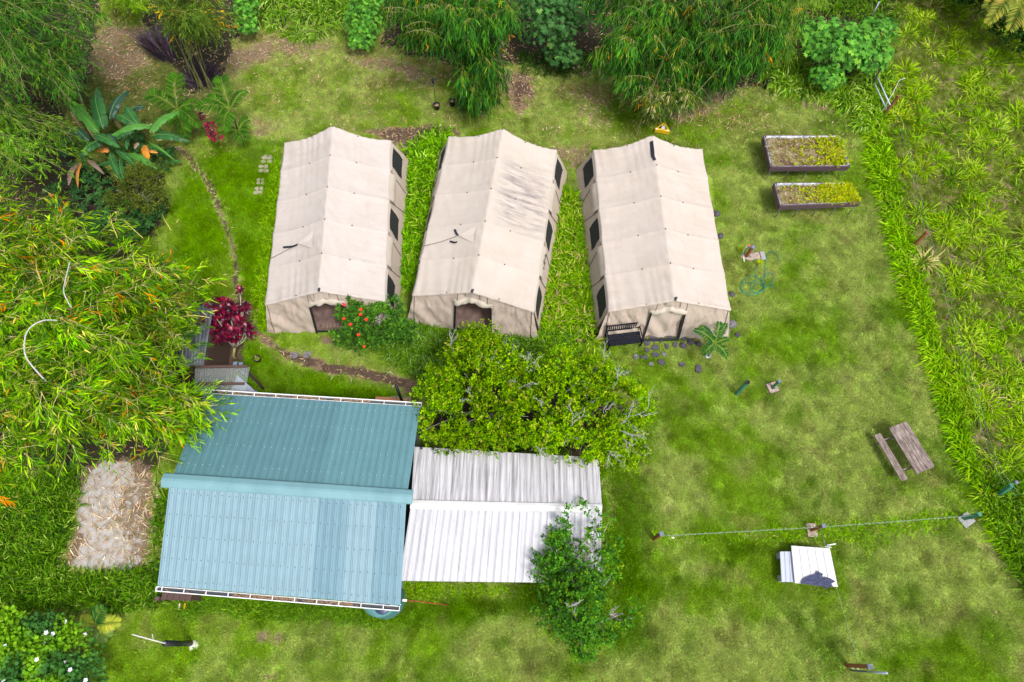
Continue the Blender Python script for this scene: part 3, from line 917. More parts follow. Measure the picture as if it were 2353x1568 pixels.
for px_, c_, nm, lab in ((412, (.70, .62, .52), 'cream_handle', 'cream coloured tool handle lying by the dark brown crate'), (424, (.75, .36, .02), 'orange_handle', 'orange tool handle lying by the dark brown crate')):
    mb = MB(); a_1 = W(px_ + 1, 1386, .12); b_1 = W(px_ - 1, 1401, .05); mb.tube([a_1, a_1.lerp(b_1, .5), b_1], [.022, .03, .024], 8); o = mb.build(nm, plain(nm, c_, .4)); setp(o, lab, 'tool')
mb = MB(); mb.tube([W(918, 1379, .9), W(960, 1382, .7), W(1000, 1387, .45), W(1030, 1391, .06)], .016, 6); mb.tube([W(918, 1379, .9), W(918, 1379, 0)], .016, 6)
o = mb.build('red_pipe', plain('red_pipe', (.30, .045, .02), .5)); setp(o, 'thin rust red pipe running out beside the water tank', 'pipe')
mb = MB(); mb.box(W(930, 1380, .93), (.14, .07, .05)); mb.box(W(930, 1380, .90), (.04, .04, .05)); o = mb.build('pipe_clamp', M_PW); setp(o, 'white clamp on the thin rust red pipe', 'clamp')

# ================================================================== WHITE ROOF SHED
WS = thing('white_roof_shed', 'low shed with a mildewed white ribbed metal roof joined to the teal one', 'shed', (0.0, 3.9, 0))
wE, wF = W(952, 1027, 2.45), W(1375, 1052, 2.45)
wC, wD = W(944, 1160, 2.88), W(1383, 1168, 2.88)
wA, wB = W(917, 1335, 2.45), W(1380, 1341, 2.45)
P1, L1 = quad_fn(wE, wF, wC, wD); P2, L2 = quad_fn(wA, wB, wC, wD)
for P, L, mt in ((P1, L1, M_WHITE_T), (P2, L2, M_WHITE)):
    k = 7
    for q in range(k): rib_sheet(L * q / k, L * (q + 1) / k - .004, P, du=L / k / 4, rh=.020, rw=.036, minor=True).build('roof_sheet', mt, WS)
mb = MB(); r0, r1 = W(944, 1154, 2.94), W(1384, 1164, 2.94); ub = (wA - wC).normalized(); ut = (wE - wC).normalized(); vs = []
for p in (r0, r1):
    for q in (ub * .22 + Vector((0, 0, -.05)), ub * .19, ub * .03 + Vector((0, 0, .015)), ut * .07, ut * .09 + Vector((0, 0, -.04))): vs.append(p + q)
mb.add(vs, [(i, i + 1, i + 6, i + 5) for i in range(4)]); mb.build('ridge_cap', M_WCAP, WS)
for y in (2.2, 5.65): mb = MB(); mb.box((0, y, 1.15), (5.9, .08, 2.3)); mb.build('long_wall', M_WOOD, WS)
mb = MB(); mb.add([(2.9, 2.25, 0), (2.98, 2.25, 0), (2.98, 5.6, 0), (2.9, 5.6, 0), (2.9, 2.25, 2.42), (2.98, 2.25, 2.42), (2.98, 5.6, 2.42), (2.9, 5.6, 2.42), (2.9, 3.95, 2.8), (2.98, 3.95, 2.8)],
           [(0, 1, 5, 4), (2, 3, 7, 6), (0, 4, 8, 7, 3), (1, 2, 6, 9, 5), (4, 5, 9, 8), (8, 9, 6, 7)]); mb.build('gable_wall', M_WOOD, WS)
for q in (wF, wB): mb = MB(); mb.bar(q + Vector((-.01, 0, -.04)), wD + Vector((-.01, 0, -.04)), .03, .08); mb.build('edge_trim', M_WHITE, WS)
mb = MB(); e0 = W(952, 1030, 2.52); mb.tube([e0 + Vector((.25, 0, 0)), e0 + Vector((.25, .03, .1))], .04, 8); mb.build('vent_cap', M_DARK, WS)

# ================================================================== CORRUGATED LEAN-TO AND CLEAR CANOPY (left)
def corrug(A, B, C, D, pitch=.076, amp=.012, sub=4):
    """A,B near end; C,D far end; waves across A->B"""
    L = (B - A).length; n = int(L / pitch * sub); mb = MB(); vs = []
    for e0, e1 in ((A, B), (C, D)):
        for k in range(n + 1):
            vs.append(e0.lerp(e1, k / n) + Vector((0, 0, amp * math.sin(2 * math.pi * k / sub))))
    mb.add(vs, [(k, k + 1, n + 2 + k, n + 1 + k) for k in range(n)], True)
    return mb
t = thing('lean_to_shed', 'small shed roofed in dark stained corrugated steel half under the big bamboo', 'shed', W(445, 790, 0))
c1, c2, c3, c4 = W(405, 842, 2.1), W(468, 840, 2.1), W(395, 697, 2.25), W(492, 697, 2.25)
for k in range(2):
    corrug(c1.lerp(c2, k / 2), c1.lerp(c2, (k + 1) / 2) - Vector((.01, 0, 0)), c3.lerp(c4, k / 2), c3.lerp(c4, (k + 1) / 2) - Vector((.01, 0, 0)), pitch=.1, amp=.016).build('roof_sheet', M_GALV, t)
mb = MB()
for p in (c1, c2, c3, c4): mb = MB(); mb.bar(Vector((p.x, p.y, 0)), p - Vector((0, 0, .03)), .09, .09); mb.build('post', M_WOOD, t)
for p, q in ((c1, c2), (c3, c4)): mb = MB(); mb.bar(p - Vector((0, 0, .08)), q - Vector((0, 0, .08)), .05, .1); mb.build('beam', M_WOOD, t)
mb = MB(); mb.bar(c2 - Vector((.05, 0, 1.2)), c4 - Vector((.05, 0, 1.2)), .04, 2.0); mb.build('wall', M_WOOD, t)

def clear_mat():
    m, n, l, b = _nt('clear_corrugated_plastic')
    b.inputs['Base Color'].default_value = (.75, .82, .82, 1); b.inputs['Roughness'].default_value = .25
    tr = n.new('ShaderNodeBsdfTransparent'); tr.inputs[0].default_value = (.80, .86, .86, 1)
    mx = n.new('ShaderNodeMixShader'); mx.inputs[0].default_value = .84
    l.new(b.outputs[0], mx.inputs[1]); l.new(tr.outputs[0], mx.inputs[2]); l.new(mx.outputs[0], n['Material Output'].inputs['Surface'])
    return m
t = thing('clear_canopy', 'clear corrugated plastic canopy on brown rafters above the top gutter', 'canopy', W(520, 880, 0))
k1, k2, k3, k4 = W(448, 846, 2.3), W(574, 844, 2.3), W(445, 905, 2.12), W(562, 905, 2.12)
corrug(k3, k4, k1, k2, pitch=.08, amp=.01).build('clear_sheet', clear_mat(), t)
for a1, b1 in ((W(450, 844, 2.38), W(568, 842, 2.38)), (W(455, 882, 2.27), W(562, 882, 2.27))):
    mb = MB(); mb.bar(a1, b1, .09, .05); mb.build('rafter', M_WOOD, t)
for a1, b1 in ((W(535, 845, 2.2), W(525, 905, 2.05)), (W(465, 845, 2.2), W(455, 905, 2.05))):
    mb = MB(); mb.bar(a1, b1, .07, .1); mb.build('rafter', M_WOOD, t)
for a1 in (W(452, 846, 2.2), W(562, 846, 2.2)): mb = MB(); mb.bar(Vector((a1.x, a1.y, 0)), a1, .08, .08); mb.build('post', M_WOOD, t)
M_GREY = plain('lilac_grey_panel', (.38, .39, .48), .5, var=.08)
for k, (q0, q1, q2, q3) in enumerate((((545, 862), (588, 900), (560, 925), (530, 900)), ((590, 898), (600, 912), (570, 935), (560, 922)))):
    pts = [W(*q, .9 - .35 * k) for q in (q0, q1, q2, q3)]; mb = MB(); mb.prism([(p.x, p.y) for p in pts], .86 - .35 * k, .90 - .35 * k)
    mb.box((sum(p.x for p in pts) / 4, sum(p.y for p in pts) / 4, .43 - .17 * k), (.3, .3, .84 - .34 * k))
    o = mb.build('grey_worktop', M_GREY); setp(o, ('large lilac grey sloping worktop under the clear canopy', 'narrow lilac grey worktop outside the clear canopy')[k], 'worktop')
M_BLUE = plain('blue_grey_box', (.16, .22, .34), .5)
for k, px_ in enumerate((540, 553)):
    mb = MB(); p = W(px_, 838 + k, 1.3); mb.box(p, (.14, .2, .05)); mb.box(p - Vector((0, 0, .4)), (.05, .05, .75)); mb.box((p.x, p.y, .01 + .45), (.1, .1, .05)); mb.box((p.x, p.y, .22), (.05, .05, .44))
    o = mb.build('solar_lamp', M_BLUE); setp(o, ('left of two small blue grey lamps above the clear canopy', 'right of two small blue grey lamps above the clear canopy')[k], 'lamp')

# ================================================================== TENTS
def canvas_mat(name, c, stain=0.0, shade_streak=.25, stain_box=None):
    m, n, l, b = _nt(name)
    t = noise_node(n, l, .9, 6, .6); f = noise_node(n, l, 90, 2, .5); w = noise_node(n, l, 1.0, 6, .65, stretch=(2.2, .7, 1)); st = noise_node(n, l, 1.0, 6, .7, stretch=(.8, 5.5, 1))
    base = ramp(n, l, t.outputs['Fac'], [(.3, [c[0] * .93, c[1] * .91, c[2] * .87]), (.7, c)]).outputs[0]
    r = n.new('ShaderNodeMapRange'); r.inputs[1].default_value = .52; r.inputs[2].default_value = .82; r.inputs[4].default_value = shade_streak; l.new(w.outputs['Fac'], r.inputs[0])
    base = mixc(n, l, r.outputs[0], base, (c[0] * .62, c[1] * .52, c[2] * .38))
    if stain:
        tc = n.new('ShaderNodeTexCoord'); sp = n.new('ShaderNodeSeparateXYZ'); l.new(tc.outputs['Object'], sp.inputs[0])
        def band(sock, lo, hi, f_):
            a = n.new('ShaderNodeMapRange'); a.interpolation_type = 'SMOOTHSTEP'; a.inputs[1].default_value = lo - f_; a.inputs[2].default_value = lo + f_; l.new(sock, a.inputs[0])
            d = n.new('ShaderNodeMapRange'); d.interpolation_type = 'SMOOTHSTEP'; d.inputs[1].default_value = hi - f_; d.inputs[2].default_value = hi + f_; d.inputs[3].default_value = 1; d.inputs[4].default_value = 0; l.new(sock, d.inputs[0])
            x = n.new('ShaderNodeMath'); x.operation = 'MULTIPLY'; l.new(a.outputs[0], x.inputs[0]); l.new(d.outputs[0], x.inputs[1]); return x.outputs[0]
        bx = band(sp.outputs[0], .35, 2.3, .5); by = band(sp.outputs[1], -.5, 2.5, .8)
        x = n.new('ShaderNodeMath'); x.operation = 'MULTIPLY'; l.new(bx, x.inputs[0]); l.new(by, x.inputs[1])
        sr = n.new('ShaderNodeMapRange'); sr.inputs[1].default_value = .42; sr.inputs[2].default_value = .64; l.new(st.outputs['Fac'], sr.inputs[0])
        y = n.new('ShaderNodeMath'); y.operation = 'MULTIPLY'; l.new(x.outputs[0], y.inputs[0]); l.new(sr.outputs[0], y.inputs[1])
        y2 = n.new('ShaderNodeMath'); y2.operation = 'MULTIPLY'; y2.inputs[1].default_value = stain; l.new(y.outputs[0], y2.inputs[0])
        base = mixc(n, l, y2.outputs[0], base, (.15, .125, .14))
    l.new(base, b.inputs['Base Color']); b.inputs['Roughness'].default_value = .85; b.inputs['Specular IOR Level'].default_value = .15
    ad = n.new('ShaderNodeMath'); ad.operation = 'MULTIPLY_ADD'; ad.inputs[1].default_value = .12; l.new(f.outputs['Fac'], ad.inputs[0]); l.new(w.outputs['Fac'], ad.inputs[2])
    bp = n.new('ShaderNodeBump'); bp.inputs['Strength'].default_value = .7; bp.inputs['Distance'].default_value = .04
    l.new(ad.outputs[0], bp.inputs['Height']); l.new(bp.outputs[0], b.inputs['Normal'])
    tr = n.new('ShaderNodeBsdfTranslucent'); l.new(base, tr.inputs['Color']); mx = n.new('ShaderNodeMixShader'); mx.inputs[0].default_value = .16
    l.new(b.outputs[0], mx.inputs[1]); l.new(tr.outputs[0], mx.inputs[2]); l.new(mx.outputs[0], n['Material Output'].inputs['Surface'])
    return m
M_CANV = canvas_mat('cream_canvas_roof', (.545, .490, .462), shade_streak=.2)
M_CANV2 = canvas_mat('stained_canvas_roof', (.545, .482, .435), .75, .2)
M_CANV3 = canvas_mat('tan_canvas_roof', (.550, .482, .438), shade_streak=.22)
M_CWALL = canvas_mat('canvas_wall', (.53, .44, .38), shade_streak=.6)
M_FLAP = canvas_mat('rolled_canvas', (.56, .50, .43), shade_streak=.2)
M_MESH = plain('black_window_mesh', (.016, .018, .019), .8, var=.35, scale=60)
M_TIE = plain('dark_tie_cord', (.03, .022, .022), .8)
M_RUST = plain('rusty_grommet', (.06, .022, .012), .7)
M_FLOOR = plain('brown_tent_floor', (.13, .085, .074), .85, var=.3, scale=4, bump=.2)
M_PALLET = plain('pallet_boards', (.17, .11, .085), .8, var=.25, stretch=(1, 8, 8))
_gm = MB(); _gm.lathe((0, 0, 0), [(.028, 0), (.028, .012), (.014, .016)], 8); GROM = _gm.mesh('grommet'); GROM.materials.append(M_RUST)

def tent(key, label, crn, he, hr, roof_mat, d0, d1, dtop, door, win_sides, vent, seed, he_front=0.0, group='canvas tents in a row'):
    rb, rf = W(*crn['rb'], hr), W(*crn['rf'], hr)
    lb, lf, Rb, Rf = (W(*crn[k], he) for k in ('lb', 'lf', 'Rb', 'Rf'))
    cen = (lb + lf + Rb + Rf) / 4
    ev = ((lb + Rb) / 2 - (lf + Rf) / 2); ang = math.atan2(ev.y, ev.x) - math.pi / 2
    hl = ev.length / 2; hw = ((Rb - lb).length + (Rf - lf).length) / 4
    t = thing('canvas_tent', label, 'tent', (cen.x, cen.y, 0), ang, group); t['_local'] = 1
    rs = np.random.default_rng(seed); NB = 5
    amp = 1.0
    def roofz(s, v):
        a = np.abs(s)
        z = he + (hr - he) * (1 - a) - .075 * np.sin(np.pi * np.minimum(a, 1)) - .022 * np.sin(np.pi * np.minimum(a, 1)) * np.abs(np.sin(np.pi * NB * v)) ** .7
        z = z - .012 * np.abs(np.sin(np.pi * NB * v)) * (1 - .4 * a) - .018 * np.exp(-((a - .36) / .3) ** 2) * np.abs(np.sin(np.pi * NB * v))
        y = v * hl * 2; x = s * hw
        w1 = fbm(x * 1.1 + seed, y * 2.2, seed, 4) - .5
        w2 = fbm(y * 5 + x * .6 + seed, x * .9, seed + 5, 3) - .5
        edge_ = np.exp(-v * 6) + np.exp(-(1 - v) * 5)
        w3 = np.sin(x * 17 + 3 * np.sin(x * 3 + seed) + y * 1.2) * edge_ * .010
        ridge = np.sin(y * 9 + x * 14) * np.exp(-(x / .22) ** 2) * .012
        w4 = fbm(x * 3.2 + y * 2.2, y * 1.1 - x * .7 + seed, seed + 13, 4) - .5
        return z + w1 * .035 + w2 * .034 * (.4 + a) + w3 * 1.5 + ridge * 1.3 + w4 * .042 + .014 * np.exp(-((np.abs(((v * NB + .5) % 1) - .5) * 2 * hl / NB) / .05) ** 2)
    ns, nv = 76, 170
    s = np.linspace(-1, 1, ns + 1); v = np.linspace(0, 1, nv + 1)
    S, Vv = np.meshgrid(s, v, indexing='ij')
    scal = 1 - .013 * np.abs(np.sin(np.pi * NB * Vv)) * np.abs(S) ** 3
    back = .0 * S
    X = S * hw * scal; Y = -hl + Vv * 2 * hl; Z = roofz(S, Vv)
    Y = Y + np.where(Vv > .98, 1, 0) * 0
    # curved back and front hems: pulled in between peak and eaves
    pull = .16 * np.sin(np.pi * np.abs(S)) ** 1.0
    Y = Y - pull * sstep(.85, 1, Vv) * .8 + pull * .25 * sstep(.15, 0, Vv)
    Pg = np.stack([X, Y, Z], 2)
    # hems hanging down all round
    Pf = Pg[:, :1].copy(); Pf[..., 2] -= .10; Pf[..., 1] -= .03
    Pk = Pg[:, -1:].copy(); Pk[..., 2] -= .10; Pk[..., 1] += .02
    Pg = np.concatenate([Pf, Pg, Pk], 1)
    Pl = Pg[:1].copy(); Pl[..., 2] -= .13; Pl[..., 0] -= .02
    Pr = Pg[-1:].copy(); Pr[..., 2] -= .13; Pr[..., 0] += .02
    Pg = np.concatenate([Pl, Pg, Pr], 0)
    MB().grid(Pg).build('roof_canvas', roof_mat, t)
    def rz(sv, vv): return float(roofz(np.array(sv, float), np.array(vv, float)))
    # side walls
    def side(sg, v_, q):
        """surface of a side wall: v_ along, q 0 top .. 1 ground"""
        v_ = np.asarray(v_, float); q = np.asarray(q, float)
        fl = (.34 + .28 * v_) * (1 + .10 * (fbm(v_ * 9 + seed, q * .4, seed + 9, 2) - .5))
        bow = .05 * np.sin(np.pi * q)
        x = sg * (hw * (1 - .018 * np.abs(np.sin(np.pi * NB * v_)) * (1 - q)) - .02 + fl * q - bow * 0 + .04 * (fbm(v_ * 26 + seed * 3, q * 1.2, seed + 11, 3) - .5) * (.3 + q))
        y = -hl + v_ * 2 * hl + (v_ - .5) * .34 * q
        z = (he - .06) * (1 - q) + 0 * x
        return np.stack([x, y, z], -1)
    for sg in (-1, 1):
        vv, qq = np.meshgrid(np.linspace(.0, 1, 64), np.linspace(0, 1, 9), indexing='ij')
        MB().grid(side(sg, vv, qq)).build('side_wall', M_CWALL, t)
        if sg in win_sides:
            for bay in (0, 2, 4):
                a, b = (bay + .14) / NB, (bay + .86) / NB
                vv, qq = np.meshgrid(np.linspace(a, b, 8), np.linspace(.10, .62, 4), indexing='ij')
                P = side(sg, vv, qq); P[..., 0] += sg * .018; P[..., 2] += .006
                P[0, 0, 1] += .22; P[0, 1, 1] += .12 ; P[-1, -1, 1] -= .10
                MB().grid(P).build('mesh_window', M_MESH, t)
                vv, qq = np.meshgrid(np.linspace(a - .015, b + .015, 8), np.linspace(.04, .10, 3), indexing='ij')
                P = side(sg, vv, qq); P[:, 1, 0] += sg * .05; P[..., 0] += sg * .015
                MB().grid(P).build('rolled_flap', M_FLAP, t)
            for bay in (1, 3):
                a, b = (bay + .06) / NB, (bay + .94) / NB
                n_ = 24; vv, qq = np.meshgrid(np.linspace(a, b, n_), np.linspace(0, .34, 7), indexing='ij')
                P = side(sg, vv, qq); P[..., 0] += sg * (.03 + .07 * np.sin(np.pi * (qq / .34)) * (.6 + .6 * fbm(vv * 40, qq * 5, seed + bay, 2)))
                MB().grid(P).build('rolled_flap', M_FLAP, t)
                if key == 2 and bay == 1 and sg == 1:      # faded stamped letters on the flap
                    mk = MB()
                    def st(c0, c1, pts):
                        P3 = []
                        for (a1, b1) in pts:
                            p = side(sg, a + (b - a) * (c0 + a1 * (c1 - c0)), .10 + .14 * b1); P3.append((float(p[0]) + sg * .12, float(p[1]), float(p[2]) + .01))
                        mk.tube(P3, .009, 4)
                    st(.44, .54, [(0, .9), (.5, 1), (1, .6), (.8, .1), (.4, .2), (.4, .6), (.9, .8)])
                    st(.50, .60, [(0, .3), (.5, 0), (1, .3), (.9, .8), (.5, 1)])
                    st(.34, .42, [(0, .1), (0, .9), (.8, .9)]); st(.62, .66, [(0, .1), (1, .9)]); st(.68, .74, [(0, .2), (.5, .9), (1, .2)]); st(.76, .80, [(0, .1), (0, .9), (1, .5), (0, .2)])
                    mk.build('stamped_letters', M_TIE, t)
            for k in range(0, NB + 1):
                v_ = k / NB; sgn = 1 if k < 3 else -1
                if k in (1, 2, 3, 4, 0):
                    dv = .045
                    pts = [side(sg, min(max(v_ + dv * q * (1 if k % 2 else -1), 0), 1), q) + np.array([sg * .025, 0, 0]) for q in (0, .15, .35, .6, .85)]
                    mb = MB(); mb.tube([tuple(map(float, p)) for p in pts], .011, 5); mb.build('tie_cord', M_TIE, t)
    # gable walls
    def front(u, q, yy=-1):
        u = np.asarray(u, float); q = np.asarray(q, float)
        zt = roofz(np.clip(u, -1, 1) * .985, np.zeros_like(u) + (0.02 if yy < 0 else .98)) - .05
        flare = .55 if yy < 0 else .25
        fold = (fbm(u * 6 + q * 2.6 * np.sign(u) + seed, q * 1.3, seed + 21, 3) - .5) * .24 * np.sin(np.pi * np.clip(q * .9 + .1, 0, 1))
        fold = fold + (fbm(u * 14 + seed, q * 4 + u * 5, seed + 31, 4) - .5) * .13 + .022 * np.sin(u * 23 + q * 9 * np.sign(u) + 2 * np.sin(q * 4)) * sstep(.1, .6, q)
        x = u * (hw * .985 + (.36 if yy < 0 else .58) * q) 
        y = yy * (hl - .05 + flare * q) + yy * fold - yy * .16 * np.sin(np.pi * np.abs(u)) * (1 - q) * (.25 if yy < 0 else .8)
        z = zt * (1 - q)
        return np.stack([x, y, z], -1)
    qd = 1 - dtop / (hr - .35)
    def patch(u0, u1, q0, q1, nu, nq, yy=-1):
        uu, qq = np.meshgrid(np.linspace(u0, u1, nu), np.linspace(q0, q1, nq), indexing='ij')
        return front(uu, qq, yy)
    mb = MB(); mb.grid(patch(-1, d0, 0, 1, 44, 26)).grid(patch(d1, 1, 0, 1, 44, 26)).grid(patch(d0, d1, 0, qd, 30, 9)); mb.build('front_wall', M_CWALL, t)
    MB().grid(patch(-1, 1, 0, 1, 50, 10, 1)).build('rear_wall', M_CWALL, t)
    # floor inside
    mb = MB(); mb.box((0, -.23, .02), (hw * 2, hl * 2 + .42, .06)); mb.build('floor', M_FLOOR, t)
    # door frame, rolled door
    for k, u in enumerate((d0, d1)):
        a = front(np.array(u), np.array(qd * .95)); b = front(np.array(u), np.array(1.0))
        mb = MB(); mb.bar(Vector(tuple(map(float, a))) + Vector((0, -.03, 0)), Vector(tuple(map(float, b))) + Vector((0, -.04, .0)), .075, .05, (0, 1, 0)); mb.build('door_post', M_DARK, t)
    n_ = 26; uu = np.linspace(d0 - .03, d1 + .03, n_)
    rows = []
    for j, (dq, dy, dz_) in enumerate(((-.05, -.01, 0), (-.03, -.05, .0), (.01, -.08, 0), (.05, -.07, 0), (.08, -.03, 0))):
        P = front(uu, np.full(n_, qd + dq * .9)); P[:, 1] += dy - .02 * np.sin(uu * 31 + j) ; P[:, 2] += dz_ + .03 * np.sin(uu * 14 + seed) * (j > 2); rows.append(P)
    MB().grid(np.stack(rows, 1)).build('rolled_door', M_FLAP, t)
    if door == 'closed':
        P = patch(d0 + .015, d1 - .015, qd, 1, 16, 12); P[..., 1] += .07 + .02 * np.sin(P[..., 0] * 9 + P[..., 2] * 5); MB().grid(P).build('door_panel', M_CWALL, t)
        a = front(np.array(d0), np.array(1.0)); b = front(np.array(d1), np.array(1.0)); mb = MB(); mb.bar(tuple(map(float, a + np.array([0, -.06, .05]))), tuple(map(float, b + np.array([0, -.06, .05]))), .09, .1); mb.build('sill', M_DARK, t)
    else:
        a = front(np.array(d0), np.array(1.0)); b = front(np.array(d1), np.array(1.0)); mb = MB(); mb.bar(tuple(map(float, a + np.array([0, .02, .03]))), tuple(map(float, b + np.array([0, .02, .03]))), .06, .05); mb.build('sill', M_DARK, t)
        mb = MB(); xm = (d0 + d1) / 2 * hw; 
        for k in range(7):
            m3 = MB(); m3.box((xm - .45 + .15 * k, -hl - .28, .08), (.12, .20, .04)); m3.build('floor_board', M_PALLET, t)
    # cords on the gable
    for u, q1 in ((-.24, .26), (.24, .26), (-.12, .14), (.12, .14)):
        mb = MB(); pts = [front(np.array(u * (1 + .1 * q)), np.array(q)) + np.array([0, -.03, .01]) for q in (.02, q1 * .5, q1)]; mb.tube([tuple(map(float, p)) for p in pts], .009, 4); mb.build('tie_cord', M_TIE, t)
    for sg in (-1, 1):
        pts = [front(np.array(sg * (.97 - .1 * q)), np.array(q)) + np.array([sg * .02, -.04, 0]) for q in (0, .3, .6, .9)]; mb = MB(); mb.tube([tuple(map(float, p)) for p in pts], .011, 5); mb.build('tie_cord', M_TIE, t)
    # seam beads along the ribs and the ridge, grommets
    for k in range(NB + 1):
        v_ = min(max(k / NB, .006), .994)
        for s_ in (-.42, 0, .42):
            y = -hl + v_ * 2 * hl - (.13 * math.sin(math.pi * abs(s_)) if k == NB else 0)
            o = link('grommet', GROM, None, t, loc=(s_ * hw, y, rz(s_, v_) + .004))
    mb = MB(); mb.tube([(0, -hl - .05, rz(0, 0) - .02), (0, -hl + .04, rz(0, .01) + .02), (.05, -hl + .06, rz(0, .01) + .01)], .045, 8); mb.build('ridge_pole_cap', M_DARK, t)
    if vent:
        (vx, vy), kind = vent
        vz = lambda x, y: rz(x / hw, (y + hl) / (2 * hl))
        mb = MB(); A = (vx + .30, vy + .42); B_ = (vx + .30, vy - .42); C_ = (vx - .40, vy)
        vs = [(A[0], A[1], vz(*A) + .02), (B_[0], B_[1], vz(*B_) + .02), (C_[0], C_[1], vz(*C_) + .10), (vx + .26, vy, vz(vx, vy) + .12)]
        mb.add(vs, [(0, 3, 1), (0, 2, 3), (1, 3, 2)]); mb.build('vent_flap', roof_mat, t)
        mb = MB(); x1 = -hw; mb.tube([(C_[0], C_[1], vz(*C_) + .09), ((C_[0] + x1) / 2, vy - .22, vz((C_[0] + x1) / 2, vy - .2) + .04), (x1, vy - .4, he + .02)], .010, 4); mb.build('tie_cord', M_TIE, t)
        strips = {1: [((-.42, .0), (-1.05, -.02))], 2: [((-.42, .05), (-.62, .30)), ((-.40, -.28), (-.72, -.25))]}[kind]
        for (a0, b0), (a1, b1) in strips:
            mb = MB(); n_ = 5; P = []
            for q in range(n_ + 1):
                x, y = vx + a0 + (a1 - a0) * q / n_, vy + b0 + (b1 - b0) * q / n_ - .03 * math.sin(q); P.append((x, y, vz(x, y) + .05))
            d = (Vector(P[-1]) - Vector(P[0])).normalized(); nn = Vector((-d.y, d.x, 0)) * .045
            vs = []
            for p in P: vs += [Vector(p) - nn, Vector(p) + nn]
            vs += [q - Vector((0, 0, .01)) for q in vs]
            k = 2 * (n_ + 1); mb.add(vs, [(2 * i, 2 * i + 2, 2 * i + 3, 2 * i + 1) for i in range(n_)] + [(k + 2 * i + 1, k + 2 * i + 3, k + 2 * i + 2, k + 2 * i) for i in range(n_)]); mb.build('black_strap', plain('navy_strap', (.010, .012, .022), .6), t)
    if key == 3:
        mb = MB(); ws = [W(*q, 2.55) for q in ((1494, 323), (1501, 322), (1496, 345), (1504, 345), (1498, 358), (1505, 356), (1503, 368), (1509, 364))]
        R_ = Matrix.Rotation(-ang, 3, 'Z'); loc = []
        for p in ws:
            q = R_ @ (p - Vector((cen.x, cen.y, 0))); q.z = rz(q.x / hw, (q.y + hl) / (2 * hl)) + .03; loc.append(q)
        mb.add(loc, [(0, 2, 3, 1), (2, 4, 5, 3), (4, 6, 7, 5)]); mb.build('black_strap', plain('navy_strap', (.010, .012, .022), .6), t)
    return t, cen, ang, hl, hw

TC = [dict(rb=(764.6, 292.4), rf=(727.7, 666.5), lb=(652.5, 332.4), lf=(607.3, 703.4), Rb=(899.4, 319.7), Rf=(885, 687)),
      dict(rb=(1156, 295.8), rf=(1079.8, 668), lb=(1031, 315.3), lf=(946.5, 677.7), Rb=(1279.2, 345.4), Rf=(1227.9, 715.4)),
      dict(rb=(1498.7, 309.5), rf=(1552.7, 685.2), lb=(1364, 343.7), lf=(1397, 715.3), Rb=(1613.6, 344.7), Rf=(1681, 710.9))]
tent(1, 'cream canvas tent nearest the bamboo, hibiscus half over its open door', TC[0], 1.6, 2.6, M_CANV, -.245, .30, 1.70, 'open', (1,), ((-.75, -1.55), 1), 3)
tent(2, 'middle cream canvas tent with dark mildew stains on its right slope', TC[1], 1.6, 2.55, M_CANV2, -.27, .29, 1.72, 'open', (1, -1), ((-.62, -1.35), 2), 8)
tent(3, 'canvas tent with closed door and black bench, nearest the planter beds', TC[2], 1.6, 2.5, M_CANV3, -.30, .235, 1.62, 'closed', (-1,), None, 14)
# ================================================================== FURNITURE AND SMALL THINGS
def grey_wood_mat():
    m, n, l, b = _nt('weathered_grey_wood')
    t = noise_node(n, l, 1.0, 8, .75, stretch=(3.0, 26, 26)); u = noise_node(n, l, 3.2, 5, .6)
    r = ramp(n, l, t.outputs['Fac'], [(.36, (.045, .03, .027)), (.48, (.19, .145, .125)), (.66, (.40, .345, .325))])
    q = ramp(n, l, u.outputs['Fac'], [(.35, (.62, .58, .56)), (.65, (1, 1, 1))])
    l.new(mixc(n, l, 1.0, r.outputs[0], q.outputs[0], 'MULTIPLY'), b.inputs['Base Color']); b.inputs['Roughness'].default_value = .85
    bp = n.new('ShaderNodeBump'); bp.inputs['Strength'].default_value = .5; bp.inputs['Distance'].default_value = .01; l.new(t.outputs['Fac'], bp.inputs['Height']); l.new(bp.outputs[0], b.inputs['Normal'])
    return m
M_GWOOD = grey_wood_mat()
def rplank(L, w, th, r=.05, c=(0, 0, 0), ends=(True, True), left=True, right=True):
    """plank along local x, outer corners rounded"""
    pts = []
    def corner(cx, cy, a0, rr):
        if rr <= 0: pts.append((cx, cy)); return
        for k in range(4):
            a = a0 + math.pi / 2 * k / 3; pts.append((cx + rr * math.cos(a), cy + rr * math.sin(a)))
    rr = lambda f: r if f else 0
    for sx, sy, a0, f in ((1, 1, 0, left), (-1, 1, math.pi / 2, left), (-1, -1, math.pi, right), (1, -1, 1.5 * math.pi, right)):
        q = rr(f); corner(c[0] + sx * (L / 2 - q), c[1] + sy * (w / 2 - q), a0, q)
    return MB().prism(pts, c[2] - th / 2, c[2] + th / 2)
